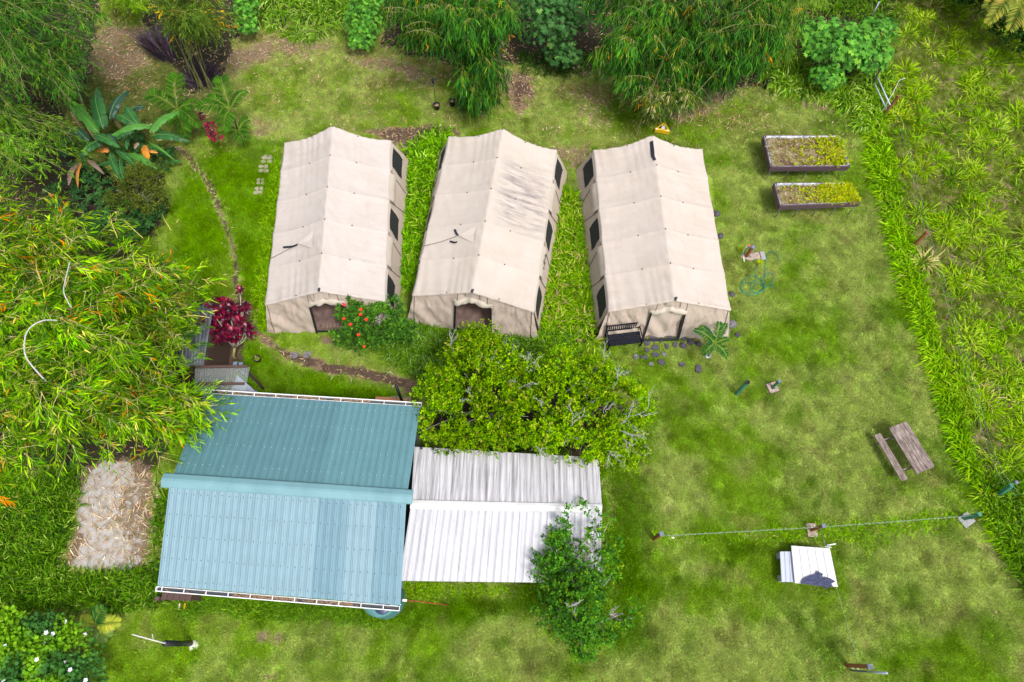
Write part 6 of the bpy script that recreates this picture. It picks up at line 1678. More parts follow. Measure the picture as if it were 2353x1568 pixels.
# ---- shrubs with lobed leaves ---------------------------------------
def lobed(P, N, R, C, rng):
    """palmate leaves: five pointed lobes as a fan of triangles"""
    n = len(P); N = unit(N); U = unit(np.cross(N, rng.normal(0, 1, (n, 3)))); Vv = np.cross(N, U)
    an = np.array([-2.3, -1.75, -1.25, -.85, -.55, -.28, 0, .28, .55, .85, 1.25, 1.75, 2.3]); ra = np.array([.55, .50, .88, .50, .92, .55, 1.08, .55, .92, .50, .88, .50, .55])
    R = np.broadcast_to(np.asarray(R, float), (n,))
    pts = P[:, None] + (U[:, None] * np.cos(an)[None, :, None] + Vv[:, None] * np.sin(an)[None, :, None]) * (ra[None] * R[:, None])[..., None] - N[:, None] * (.16 * (ra ** 2)[None] * R[:, None])[..., None]
    V = np.concatenate([P[:, None], pts], 1); m = 14
    T = np.array([[0, i, i + 1] for i in range(1, 13)]); T = (np.arange(n)[:, None, None] * m + T[None]).reshape(-1, 3)
    cc = np.repeat(C[:, None], m, 1); cc[:, 0] *= .8
    return V.reshape(-1, 3), T, cc.reshape(-1, 3)

def ellip(lobes, n, r, shell=.75, low=-.2):
    """points in the outer layer of a set of ellipsoids; returns points and outward normals"""
    vol = np.array([l[3] * l[4] + l[3] * l[5] for l in lobes]); li = r.choice(len(lobes), n, p=vol / vol.sum())
    Lb = np.array(lobes)[li]
    d = unit(r.normal(0, 1, (n, 3))); d[:, 2] = np.where(d[:, 2] < low, -d[:, 2], d[:, 2])
    q = (shell + (1 - shell) * r.uniform(0, 1, n))[:, None]
    P = Lb[:, :3] + d * Lb[:, 3:] * q
    N = unit(d / Lb[:, 3:])
    return P, N
def lobe(px, py, z, rx, ry, rz):
    p = W(px, py, z); return (p.x, p.y, p.z, rx, ry, rz)
def maple(name, label, lobes, n, R, pal, wts, seed, group=None):
    r = np.random.default_rng(seed); P, N = ellip(lobes, n, r, .55)
    b = lobes[0]; t = thing(name, label, 'shrub', (b[0], b[1], 0), 0, group)
    m = MB()
    for L in lobes:
        m2 = MB(); m2.tube([(b[0] + random.uniform(-.1, .1), b[1], 0), ((b[0] + L[0]) / 2, (b[1] + L[1]) / 2, L[2] * .6), (L[0], L[1], L[2] + L[5] * .4)], [.04, .03, .015], 6); m2.build('stem', M_STALK, t)
    N2 = N + np.array([0, -.15, .8]) + r.normal(0, .35, (n, 3))
    tone = (1 + .5 * (fbm(P[:, 0] * 1.8, P[:, 1] * 1.8 + P[:, 2] * 1.3, seed, 3) - .5))[:, None]
    foliage('leaves', lobed(P, N2, r.uniform(.55, 1.15, n) * R, palette(n, pal, wts, .14, r) * tone, r), t)
    return t
MP = [(.075, .22, .035), (.11, .29, .045), (.035, .11, .018), (.16, .36, .05)]
maple('maple_leaved_shrub', 'large light green shrub with maple shaped leaves right of the bamboo at top', [lobe(1930, 110, 1.7, 1.9, 1.5, 1.1), lobe(1870, 90, 1.7, 1.2, 1.2, .9), lobe(1990, 130, 1.4, 1.3, 1.2, .9), lobe(2010, 80, 1.3, 1.1, 1.1, .8), lobe(1900, 180, .9, 1.0, .7, .7)], 1500, .23, MP, [4, 4, 2, 2], 101, 'maple leaved shrubs')
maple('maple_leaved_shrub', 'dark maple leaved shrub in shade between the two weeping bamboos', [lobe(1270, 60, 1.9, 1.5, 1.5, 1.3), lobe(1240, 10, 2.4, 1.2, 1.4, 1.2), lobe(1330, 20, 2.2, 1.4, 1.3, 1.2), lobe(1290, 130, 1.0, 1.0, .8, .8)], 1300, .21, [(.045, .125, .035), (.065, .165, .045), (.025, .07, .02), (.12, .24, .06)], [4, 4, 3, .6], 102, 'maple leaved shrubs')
maple('maple_leaved_shrub', 'bright maple leaved shrub at top just left of the weeping bamboo', [lobe(835, 55, 1.3, 1.0, 1.0, 1.0), lobe(845, 10, 1.8, 1.0, 1.1, 1.0), lobe(830, 95, .8, .8, .6, .6)], 850, .17, MP, [4, 4, 2, 3], 103, 'maple leaved shrubs')
maple('maple_leaved_shrub', 'small bright maple leaved shrub at top left of the tall grass bank', [lobe(568, 20, 1.4, .7, .9, 1.0), lobe(565, 60, .9, .6, .6, .6)], 460, .15, MP, [4, 4, 2, 3], 104, 'maple leaved shrubs')

# ---- bush with round leaves and white flowers, lower left ------------
r = np.random.default_rng(110)
lb_ = [lobe(60, 1520, 1.0, 1.3, 1.2, .8), lobe(150, 1510, 1.0, 1.1, 1.0, .8), lobe(110, 1460, .9, 1.0, .7, .6), lobe(20, 1460, .9, .9, .9, .7), lobe(190, 1560, .8, .7, .7, .6), lobe(100, 1600, 1.0, 1.5, 1.0, .8), lobe(-20, 1540, .9, 1.2, 1.4, .8)]
t = thing('flowering_bush', 'round leaved bright green bush with white flowers in the lower left corner', 'bush', (lb_[0][0], lb_[0][1], 0))
n = 5200; P, N = ellip(lb_, n, r, .6); D = unit(N + r.normal(0, .7, (n, 3))); tn = sstep(.35, .65, fbm(P[:, 0] * 1.6, P[:, 1] * 1.6, 111, 3))[:, None]
c = palette(n, [(.13, .28, .02), (.17, .33, .025)], [1, 1], .15, r) * tn + palette(n, [(.04, .12, .03), (.06, .16, .035)], [1, 1], .15, r) * (1 - tn)
foliage('leaves', leaves(P, D, r.uniform(.10, .19, n), .12, c, .2, rng=r, mid=.5), t)
for k in range(22):
    i = r.integers(0, n); p = P[i] + N[i] * .12; v = []
    m = MB()
    for q in range(5):
        a = q * 1.2566; d = np.array([math.cos(a), math.sin(a), .25]); s_ = np.array([-math.sin(a), math.cos(a), 0]) * .03; m.add([tuple(p), tuple(p + d * .05 - s_), tuple(p + d * .075), tuple(p + d * .05 + s_)], [(0, 1, 2, 3)])
    m.build('flower', plain('white_petal', (.75, .72, .80), .6, var=.05), t)
m = MB()
for L in lb_: m.tube([(lb_[0][0], lb_[0][1], 0), (L[0], L[1], L[2])], .03, 5)
m.build('stems', M_STALK, t)['kind'] = 'stuff'

# ---- trees ------------------------------------------------------------
def tree(name, label, base, lobes, clusters, per, L, pal, wts, seed, twigs=0, twig_px=(), low=-.3, shell=.55, group=None, cat='tree', bark=M_BARK, trunk_r=.13, width=.42, gapk=.40, limbs=None, thinf=None):
    r = np.random.default_rng(seed); b = W(*base, 0); t = thing(name, label, cat, (b.x, b.y, 0), 0, group)
    top = np.mean([[l[0], l[1], l[2]] for l in lobes], 0)
    fork = Vector((b.x + (top[0] - b.x) * .3, b.y + (top[1] - b.y) * .3, top[2] * .45))
    m = MB(); m.tube([(b.x, b.y, 0), (b.x + .05, b.y + .04, fork.z * .5), tuple(fork)], [trunk_r, trunk_r * .85, trunk_r * .7], 9); m.build('trunk', bark, t)
    for k, l in enumerate(lobes):
        c = Vector(l[:3]); m = MB(); mid_ = fork.lerp(c, .5) + Vector((r.normal(0, .12), r.normal(0, .12), .15)); pts = [fork, mid_, c + Vector((0, 0, l[5] * .35))]
        m.tube(pts, [trunk_r * .55, trunk_r * .35, .02], 7)
        for q in range(5):
            d = unit(r.normal(0, 1, 3)); d[2] = abs(d[2]) * .7; e = c + Vector(d * np.array(l[3:]) * .85); m.tube([mid_.lerp(c, .3 + .14 * q), mid_.lerp(e, .6) + Vector((0, 0, .08)), e], [.03, .02, .008], 5)
        m.build('limb', bark, t)
    P, N = ellip(lobes, clusters, r, shell, low)
    # uneven outline and gaps
    nz = fbm(P[:, 0] * 1.5 + P[:, 2], P[:, 1] * 1.5, seed, 4)
    P = P + N * ((nz - .5) * .75)[:, None]
    gap = fbm(P[:, 0] * 2.1 + 30, P[:, 1] * 2.1 + P[:, 2] * .7, seed + 3, 3); k = gap > gapk; P, N = P[k], N[k]; n = len(P)
    tone = np.clip(.55 + .9 * fbm(P[:, 0] * 1.1 + 9, P[:, 1] * 1.1 + 4, seed + 7, 3), .6, 1.35)
    pc_ = palette(n, pal, wts, .12, r); parts = []
    ax = unit(N + np.array([0, 0, .7]) + r.normal(0, .45, (n, 3))); ln = r.uniform(.16, .36, n)
    for q in range(per):
        s_ = r.uniform(.05, 1, n); side = unit(np.cross(ax, r.normal(0, 1, (n, 3))))
        D = unit(ax * .55 + side + np.array([0, 0, .1]))
        c = np.where(r.uniform(0, 1, (n, 1)) < .7, pc_, palette(n, pal, wts, .15, r)) * (tone[:, None]) * (1 + r.normal(0, .1, (n, 1)))
        parts.append(small_leaves(P + ax * (ln * s_)[:, None], D, r.uniform(L[0], L[1], n), width * L[1], np.clip(c, .004, .8), 1.2, r))
    foliage('leaves', merge(parts), t)
    def sprig(p, d, s_, n_):
        m = MB(); 
        def br(p, d, l, rr_, dep):
            e = p + d * l; mm = p.lerp(e, .5) + Vector(r.normal(0, .03, 3)); m.tube([p, mm, e], [rr_, rr_ * .8, rr_ * .6], 4, cap=False)
            if dep > 0:
                for q in range(2):
                    nd = (d + Vector(r.normal(0, .42, 3))).normalized(); br(p.lerp(e, .55 + .45 * q), nd, l * r.uniform(.55, .8), rr_ * .72, dep - 1)
        br(p, d, s_, .015, 4); m.build('bare_twig', M_TWIG, t)
    for (px_, py_, z, ex, ey, s_) in twig_px:
        a = W(px_, py_, z - .15); e = W(ex, ey, z + .25); sprig(a, (e - a).normalized(), (e - a).length * .6, 3)
    for k in range(twigs):
        i = r.integers(0, n); p = Vector(P[i] - N[i] * .15); d = Vector(unit(N[i] + np.array([0, 0, .5]) + r.normal(0, .3, 3))); sprig(p, d, r.uniform(.3, .55), 2)
    return t
CT = [(.155, .290, .008), (.092, .200, .009), (.240, .370, .014), (.030, .075, .008), (.34, .34, .05)]; CW = [5, 4, 3.2, 2.2, .8]
tree('citrus_tree', 'left bushy yellow green citrus tree between the middle tent and the white roof', (1120, 960), [lobe(1090, 880, 2.9, 1.5, 1.6, 1.3), lobe(1040, 960, 2.5, 1.3, 1.3, 1.2), lobe(1130, 960, 2.8, 1.5, 1.2, 1.2), lobe(1100, 810, 2.4, 1.1, .9, .9), lobe(1170, 900, 2.9, 1.2, 1.4, 1.2), lobe(1010, 900, 2.2, .8, 1.1, .9)], 7000, 9, (.06, .125), CT, CW, 201, 10,
     [(1120, 860, 3.6, 1140, 830, 1), (1070, 920, 3.4, 1090, 900, 1), (1160, 975, 3.4, 1130, 965, 1)], group='citrus trees')
tree('citrus_tree', 'right bushy yellow green citrus tree with bare twigs at its right end', (1330, 960), [lobe(1300, 900, 2.8, 1.5, 1.4, 1.2), lobe(1380, 930, 2.5, 1.4, 1.3, 1.1), lobe(1250, 980, 2.8, 1.4, 1.1, 1.1), lobe(1350, 1000, 2.5, 1.5, 1.0, 1.0), lobe(1440, 940, 2.0, .9, 1.1, .8), lobe(1430, 1030, 1.9, .8, .8, .7), lobe(1310, 850, 2.2, 1.0, .8, .7), lobe(1390, 870, 2.1, 1.0, .7, .7)], 8200, 9, (.06, .125), CT, CW, 202, 12,
     [(1400, 1000, 3.0, 1470, 930, 1), (1410, 985, 3.0, 1475, 1010, 1), (1330, 850, 2.9, 1365, 850, 1), (1400, 1010, 3.0, 1440, 960, 1), (1390, 1030, 2.8, 1430, 1050, 1), (1300, 900, 3.6, 1330, 880, 1), (1420, 960, 2.7, 1450, 1000, 1), (1380, 960, 3.2, 1400, 930, 1), (1350, 920, 3.4, 1350, 890, 1), (1420, 1000, 2.8, 1450, 1020, 1)], group='citrus trees')
tree('young_tree', 'slender dark leaved tree standing over the lower right corner of the white roof', (1330, 1465), [lobe(1350, 1215, 3.2, .9, .8, .8), lobe(1270, 1300, 2.9, .7, .9, .8), lobe(1330, 1340, 3.0, .9, .8, .8), lobe(1310, 1400, 2.6, 1.1, .7, .8), lobe(1370, 1440, 2.0, .7, .5, .6), lobe(1280, 1250, 2.8, .6, .5, .5), lobe(1340, 1480, 1.6, .5, .4, .5), lobe(1430, 1410, 2.1, .55, .28, .3), lobe(1390, 1300, 2.6, .4, .5, .4)],
     2700, 8, (.07, .13), [(.055, .16, .018), (.085, .22, .02), (.028, .085, .014), (.17, .29, .02)], [5, 4, 3, 1], 203, 0, [(1362, 1290, 3.6, 1358, 1250, 1), (1340, 1378, 3.4, 1318, 1392, 1)], low=-.9, shell=.25, width=.45, trunk_r=.08)
tree('round_shrub', 'olive small leaved shrub below the banana plants', (315, 445), [lobe(325, 420, 1.3, .9, .9, .7), lobe(345, 465, 1.1, .7, .6, .6), lobe(290, 455, 1.0, .7, .6, .5)], 1500, 8, (.05, .09), [(.10, .135, .02), (.07, .10, .018), (.16, .18, .03)], [4, 4, 2], 204, 0, cat='shrub', trunk_r=.05, shell=.5)
tree('hibiscus_shrub', 'hibiscus shrub with red flowers covering the first tent door', (835, 790), [lobe(830, 742, 1.0, .6, .55, .75), lobe(875, 725, 1.2, .45, .4, .5), lobe(905, 715, 1.2, .22, .22, .45), lobe(800, 712, 1.5, .22, .22, .35), lobe(935, 770, .6, .5, .35, .4), lobe(800, 760, .9, .5, .5, .6), lobe(900, 760, .7, .6, .5, .5), lobe(850, 775, .7, .7, .5, .5)], 1700, 7, (.09, .15), [(.05, .14, .02), (.08, .19, .022), (.03, .08, .015), (.12, .24, .03)], [4, 4, 3, 1], 205, 0, cat='shrub', trunk_r=.05, shell=.5, width=.6)
HB = [o for o in scene.objects if o.name.startswith('hibiscus_shrub')][0]
z6 = lambda x, y: ((700 + x / 2.24) * .766, (600 + y / 2.24) * .766)
M_RFL = plain('red_petal', (.70, .025, .006), .5, var=.1)
for q, zz in (((858, 738), 1.7), ((855, 772), 1.6), ((893, 805), 1.5), ((787, 838), 1.4), ((743, 800), 1.3), ((842, 908), 1.0), ((880, 985), .7), ((745, 705), 1.6)):
    p = W(*z6(*q), zz + .45); m = MB()
    for k in range(5):
        a = k * 1.2566 + q[0]; d = Vector((math.cos(a), math.sin(a), .3)); s_ = Vector((-math.sin(a), math.cos(a), 0)) * .03; m.add([p, p + d * .05 - s_ * 1.1, p + d * .075, p + d * .05 + s_ * 1.1], [(0, 1, 2, 3)])
    m.tube([p, p + Vector((.01, 0, .06))], .006, 4); m.build('flower', M_RFL, HB)
# dark leafy plants under the banana
for k, (px_, py_, z, s_, lab) in enumerate(((385, 385, .9, .45, 'dark leafy shrub at the right foot of the banana plants'), (245, 455, .7, .5, 'dark rosette leaved shrub left of the olive shrub'), (285, 500, .6, .55, 'dark rosette leaved shrub below the olive shrub'), (215, 410, .8, .5, 'dark shrub under the hanging dead banana leaf'), (350, 510, .6, .55, 'grey green leafy shrub at the lawn edge by the big bamboo'), (180, 350, 1.1, .55, 'dark bushy plant left of the banana stems'), (240, 520, .7, .6, 'grey green shrub hard against the big bamboo'), (320, 535, .5, .5, 'low grey green shrub tucked below the other dark shrubs'), (300, 350, .8, .6, 'dark undergrowth between the banana stems'), (180, 460, .8, .7, 'dark undergrowth left of the rosette leaved shrubs'))):
    r = np.random.default_rng(300 + k); c = W(px_, py_, 0); t = thing('dark_leafy_shrub', lab, 'shrub', (c.x, c.y, 0), 0, 'dark shrubs under the banana plants')
    nr = 34; q = s_ * 1.4 * np.sqrt(r.uniform(0, 1, nr)); a = r.uniform(0, 6.283, nr); P = np.stack([c.x + q * np.cos(a), c.y + q * np.sin(a), z * r.uniform(.4, 1.1, nr)], 1); parts = []
    pc_ = palette(nr, [(.035, .10, .03), (.05, .135, .035), (.025, .065, .02)], [3, 3, 2], .15, r)
    for j in range(11):
        b_ = r.uniform(0, 6.283, nr); D = np.stack([np.cos(b_), np.sin(b_), r.uniform(-.1, .6, nr)], 1); parts.append(leaves(P, D, r.uniform(.16, .28, nr), .07, pc_ * r.uniform(.8, 1.25, (nr, 1)), .3, rng=r, mid=.5))
    foliage('leaves', merge(parts), t); m = MB()
    for j in range(0, nr, 5): m.tube([(c.x, c.y, 0), tuple(P[j])], .012, 4)
    m.build('stems', M_STALK, t)['kind'] = 'stuff'

tree('dark_thicket_shrub', 'dark broadleaf shrub at the top edge left of the yellowing palm', (2230, -20), [lobe(2200, -25, 1.2, 1.4, .8, .9), lobe(2270, 0, 1.1, 1.3, .8, .8), lobe(2120, -35, 1.0, 1.3, .7, .8)], 1600, 8, (.10, .18), [(.03, .08, .018), (.05, .12, .02), (.015, .04, .01)], [4, 3, 3], 206, 0, cat='shrub', trunk_r=.06)
tree('dark_thicket_shrub', 'dark broadleaf shrub at the right edge below the yellowing palm', (2345, 80), [lobe(2330, 75, 1.1, 1.1, .8, .8), lobe(2380, 100, 1.1, 1.2, .9, .9)], 1100, 8, (.10, .18), [(.03, .08, .018), (.05, .12, .02), (.015, .04, .01)], [4, 3, 3], 207, 0, cat='shrub', trunk_r=.06)
# ---- banana plants ------------------------------------------------------
def ban_mat(nm, c, c2):
    m, n, l, b = _nt(nm); t = noise_node(n, l, 1.2, 5, .6); tc = n.new('ShaderNodeTexCoord')
    l.new(ramp(n, l, t.outputs['Fac'], [(.3, c2), (.7, c)]).outputs[0], b.inputs['Base Color']); b.inputs['Roughness'].default_value = .38; b.inputs['Specular IOR Level'].default_value = .22
    return m
M_BAN = ban_mat('banana_leaf_green', (.030, .125, .026), (.014, .06, .018)); M_BANL = ban_mat('banana_leaf_light', (.065, .21, .025), (.035, .13, .02)); M_BAND = ban_mat('banana_leaf_dark', (.025, .07, .045), (.012, .04, .028))
M_BANO = ban_mat('banana_leaf_orange', (.62, .25, .02), (.35, .13, .02)); M_BANX = ban_mat('banana_leaf_dead', (.30, .22, .17), (.14, .09, .06)); M_RIB = plain('pale_midrib', (.14, .27, .06), .6, spec=.15)
def banana_leaf(t, a, b, za, zb, w, mat, seed, hump=.25):
    r = np.random.default_rng(seed); A, B = np.array(W(*a, za)), np.array(W(*b, zb)); d = B - A; L = np.linalg.norm(d); S = np.cross(d / L, [0, 0, 1]); S /= np.linalg.norm(S)
    n = 44; rows = []; rib = []
    tear = r.uniform(0, 1, (2, n)) < .12
    for i in range(n + 1):
        s_ = i / n; c = A + d * s_ + np.array([0, 0, hump * math.sin(math.pi * min(s_ * 1.05, 1)) * L * .5]); rib.append(c)
        ww = w * (math.sin(math.pi * min(max(s_, .02) ** .72, .997)) ** .60) * (1 if s_ > .06 else .35)
        row = []
        for j, k in enumerate((-1, -.6, -.2, 0, .2, .6, 1)):
            sd = 0 if k < 0 else 1; e = 1 - (.22 if (i < n and tear[sd][min(i, n - 1)] and abs(k) > .5) else 0) + r.normal(0, .02) * abs(k)
            dz = -.10 * w * abs(k) ** 1.6 * 1.6 + (.02 * w * math.sin(i * 1.9 + sd * 2 + 2 * math.sin(i * .37 + seed)) + .035 * w * math.sin(i * .55 + seed + sd * 3)) * min(abs(k) * 1.6, 1) + (.05 * w if 0 < abs(k) < .5 else 0)
            row.append(c + S * k * ww * .5 * e + np.array([0, 0, dz]))
        rows.append(row)
    o = MB().grid(np.array(rows)).build('leaf', mat, t); m = MB(); m.tube([tuple(p + np.array([0, 0, .012])) for p in rib], list(np.linspace(.014, .004, n + 1)), 5); rb_ = m.mesh('midrib', t.location)
    q = link('midrib', rb_, M_RIB if mat not in (M_BANX, M_BANO) else M_BANX, o)
    return o
bt = []
for lab, base in (('left banana plant with broad shiny leaves beside the feathery bamboo', (215, 325)), ('right banana plant with orange dead leaves near the footpath', (300, 325)), ('lower banana plant whose leaves droop over the olive shrub', (250, 355))):
    b = W(*base, 0); t = thing('banana_plant', lab, 'banana plant', (b.x, b.y, 0), 0, 'banana plants'); bt.append(t); m = MB(); m.tube([(b.x, b.y, 0), (b.x, b.y, 1.3), (b.x + .05, b.y, 1.9)], [.13, .10, .06], 10); m.build('stem', plain('banana_stem', (.20, .18, .07), .6, var=.4), t)
BLV = [(0, (670, 900), (440, 655), .42, M_BANL, 2.0), (0, (695, 870), (650, 578), .50, M_BAN, 2.2), (0, (735, 800), (858, 605), .40, M_BAND, 1.9), (1, (930, 845), (833, 700), .34, M_BAN, 1.9), (1, (925, 850), (760, 765), .36, M_BAN, 1.9), (1, (1030, 845), (748, 905), .33, M_BANL, 2.3), (1, (1005, 890), (1198, 745), .38, M_BANL, 2.3), (1, (1020, 915), (1275, 948), .36, M_BAN, 2.0),
       (0, (675, 945), (528, 1050), .44, M_BAN, 1.9), (0, (625, 905), (806, 990), .33, M_BAN, 2.1), (2, (775, 1000), (952, 1150), .24, M_BAN, 1.6), (2, (855, 1030), (1058, 1135), .28, M_BANL, 1.6), (2, (740, 1020), (812, 1212), .26, M_BAN, 1.5), (2, (810, 1055), (846, 1258), .20, M_BAN, 1.4), (1, (965, 975), (1000, 1080), .26, M_BANO, 1.5), (1, (985, 1020), (1062, 1025), .14, M_BANO, 1.5), (0, (735, 1010), (645, 1012), .24, M_BANO, 1.3), (1, (1000, 960), (1186, 1088), .09, M_BANL, 1.8),
       (0, (590, 1075), (700, 1170), .16, M_BANX, 1.4), (0, (520, 1100), (455, 1245), .22, M_BANX, 1.2), (0, (545, 1090), (520, 1260), .14, M_BANO, 1.1), (1, (862, 915), (848, 1005), .22, M_BAN, 1.4), (1, (890, 735), (968, 718), .3, M_BAND, 1.4), (0, (770, 930), (900, 880), .3, M_BAN, 1.6), (0, (600, 950), (480, 850), .34, M_BAND, 1.5), (2, (860, 1110), (640, 1110), .24, M_BAN, 1.1), (1, (1100, 900), (1040, 870), .26, M_BANL, 1.6), (2, (930, 960), (900, 1000), .16, M_BANX, 1.7), (0, (650, 880), (560, 760), .3, M_BAND, 1.3), (0, (720, 900), (780, 960), .3, M_BAND, 1.6)]
for k, (i, a, b, w_, mt, z) in enumerate(BLV): banana_leaf(bt[i], z1(*a), z1(*b), z, z - .1 + .3 * random.random(), w_ * 1.2, mt, 400 + k)

# ---- palms ---------------------------------------------------------------
def frond(t, a, b, za, zb, wid, seed, pal, wts, n=46, hump=.22, name='frond', fold=.25, taper=.8):
    r = np.random.default_rng(seed); A, B = np.array(W(*a, za)), np.array(W(*b, zb)); d = B - A; L = np.linalg.norm(d); dn = d / L; S = np.cross(dn, [0, 0, 1]); S /= np.linalg.norm(S)
    s_ = np.linspace(.10, 1, n); C = A + d * s_[:, None]; C[:, 2] += hump * L * np.sin(np.pi * s_ * .95)
    parts = []; ww = wid * (np.sin(np.pi * np.clip(s_ * .86 + .12, 0, 1)) ** .5) * 1.2 + .04
    for sg in (-1, 1):
        D = dn * (.45 + .5 * s_[:, None] ** 2) + sg * S + np.array([0, 0, fold]) + r.normal(0, .05, (n, 3)); parts.append(leaves(C, D, ww * r.uniform(.9, 1.1, n), L / n * 1.6 * taper, palette(n, pal, wts, .10, r), .35, roll=.15, rng=r, tip=.15))
    V, T, Cc = merge(parts); m = MB(); m.tube([tuple(A)] + [tuple(p) for p in C[::3]], list(np.linspace(.018, .005, len(C[::3]) + 1)), 5)
    tv = np.array([p for p in m.v]); tt = []
    for f in m.f:
        for q in range(1, len(f) - 1): tt.append((f[0], f[q], f[q + 1]))
    V, T, Cc = merge([(V, T, Cc), (tv, np.array(tt), np.tile(np.array([[.20, .30, .05]]), (len(tv), 1)))])
    return foliage(name, (V, T, Cc), t, kind=None)
PG = [(.036, .110, .012), (.062, .170, .014), (.018, .06, .008)]; PW_ = [4, 3, 3]
def palm(label, base, crown, zc, fr, seed, trunk=True, pal=PG, wts=PW_, wid=.42, name='palm', rt=.05):
    b = W(*base, 0); t = thing(name, label, 'palm', (b.x, b.y, 0)); c = W(*crown, zc)
    if trunk: m = MB(); m.tube([(b.x, b.y, 0), ((b.x + c.x) / 2 + .03, (b.y + c.y) / 2, zc * .5), tuple(c)], [rt, rt * .8, rt * .7], 8); m.build('trunk', plain('palm_trunk', (.13, .085, .05), .8, var=.4, scale=12), t)
    for k, (e, z, w_) in enumerate(fr): frond(t, crown, e, zc, z, w_, seed + k, pal, wts)
    return t
palm('left palm with broad green fronds right of the banana plants', z1(1210, 900), z1(1195, 735), 1.7, [(z1(1195, 512), 2.5, .50), (z1(998, 645), 2.0, .46), (z1(1345, 715), 1.8, .36), (z1(1255, 925), .9, .34), (z1(1130, 830), 1.2, .34), (z1(1340, 850), 1.2, .30)], 500)
palm('right palm with fan like green fronds above the small dark red plant', z1(1605, 905), z1(1548, 738), 1.9, [(z1(1490, 525), 2.7, .46), (z1(1345, 725), 2.2, .46), (z1(1400, 665), 2.3, .36), (z1(1658, 622), 2.1, .26), (z1(1505, 880), 1.7, .40)], 520)
palm('small palm with dark fronds right of the small dark red plant', z1(1645, 990), z1(1600, 880), 1.0, [(z1(1668, 810), 1.3, .34), (z1(1525, 885), 1.0, .28), (z1(1640, 945), .9, .34), (z1(1660, 880), 1.1, .26)], 540, rt=.03)
PGY = [(.020, .075, .018), (.035, .115, .022), (.18, .24, .03)]
palm('young palm in a white pot at the front right corner of the tan tent', zr(1655, 860), zr(1740, 705), 1.15, [(zr(1505, 555), 1.4, .20), (zr(1790, 465), 1.6, .19), (zr(1600, 835), 1.0, .19), (zr(1895, 660), 1.3, .13), (zr(1880, 870), .9, .20), (zr(1870, 480), 1.4, .14), (zr(1570, 510), 1.2, .14)], 560, pal=PGY, wts=[4, 4, .8], rt=.045)
c = W(*zr(1652, 860), 0); m = MB(); m.lathe((c.x, c.y, 0), [(.10, 0), (.12, .16), (.10, .16), (.09, .10), (.001, .1)], 14, cap=False); o = m.build('white_pot', plain('whitewashed_pot', (.55, .53, .60), .8, var=.25, bump=.3)); setp(o, 'whitewashed pot at the foot of the young palm', 'pot')
zl = lambda x, y: (x / 1.851 * .766, (1200 + y / 1.851) * .766)
YL = [(.38, .40, .05), (.24, .34, .05), (.44, .42, .08)]; t = palm('small fallen looking palm seedling with yellow fronds above the flowering bush', zl(510, 1290), zl(530, 1255), .35, [(zl(580, 1155), .8, .30)], 580, trunk=True, pal=PGY, wts=[4, 4, 1], rt=.02)
for k, (e, z, w_, p_) in enumerate(((zl(450, 1235), .5, .28, YL), (zl(665, 1235), .5, .26, YL), (zl(600, 1320), .3, .28, [(.20, .30, .09), (.15, .25, .06)]))): frond(t, zl(530, 1255), e, .35, z, w_, 590 + k, p_, [1] * len(p_))
zR = lambda x, y: ((2200 + x / 2.24) * .766, y / 2.24 * .766)
t = palm('tall palm with yellowing fronds in the top right corner', (2330, 10), (2345, -35), 2.8, [(zR(1700, 165), 2.4, .5), (zR(1850, 210), 2.3, .55), (zR(1690, 60), 2.6, .5), (zR(1960, 200), 2.2, .5), (zR(1790, -60), 3.0, .5), (zR(2050, 90), 2.6, .5)], 600, pal=[(.22, .24, .05), (.30, .28, .05), (.12, .17, .03), (.34, .25, .08)], wts=[4, 3, 3, 1], rt=.09)
for k, (q, lab) in enumerate((((150, 735), 'small yellow green seedling below the slab of the tap post'), ((180, 420), 'small yellow green seedling left of the tap post'))):
    pass
for k, (q, s_, lab) in enumerate(((zt_(590, 720), .26, 'spiky yellow green seedling just below the tap post slab'), (zt_(150, 400), .2, 'small spiky yellow green seedling left of the tap post'))):
    c = W(*q, 0); r = np.random.default_rng(620 + k); n = 40; a = r.uniform(0, 6.283, n); t = thing('seedling', lab, 'seedling', (c.x, c.y, 0))
    foliage('leaves', leaves(np.array([[c.x, c.y, .12]] * n) + r.normal(0, .02, (n, 3)), np.stack([np.cos(a), np.sin(a), r.uniform(.1, 1, n)], 1), s_ * r.uniform(.6, 1.1, n), .028, palette(n, [(.30, .36, .02), (.22, .30, .02)], [1, 1], .12, r), .3, rng=r), t)

# ---- dark red cordylines ----------------------------------------------------
CR = [(.105, .003, .020), (.050, .003, .016), (.19, .008, .030), (.018, .002, .008), (.26, .02, .05)]; CRW = [4, 4, 2, 4, .5]
CORD = leaf_mat('cordyline_leaf', trans=.2, rough=.35, spec=.35)
def rosette(t, c, R, seed, n=22, w=.085, up=.35, br=1.0):
    r = np.random.default_rng(seed); a = np.arange(n) * 2.4 + r.uniform(0, 6); le = r.uniform(.25, 1, n) ; el = (1 - le) * 1.6 + up * .3
    D = np.stack([np.cos(a), np.sin(a), el], 1); P = np.tile(np.array(c), (n, 1)) + r.normal(0, .01, (n, 3)); P[:, 2] -= (le) * .06
    cc = palette(n, CR, CRW, .15, r) * (1.35 - .5 * le[:, None]) * br
    return foliage('leaf_rosette', leaves(P, D, R * r.uniform(.75, 1.1, n), w, cc, .45, roll=.3, rng=r, mid=.5, tip=.2), t, mat=CORD, kind=None)
b = W(*zr(0, 0), 0)
z8 = lambda x, y: ((500 + x / 3.92) * .766, (850 + y / 3.92) * .766)
b = W(*z8(822, 905), 0); t = thing('red_cordyline', 'large deep red broad leaved shrub between the corrugated shed and the first tent', 'shrub', (b.x, b.y, 0), 0, 'dark red shrubs')
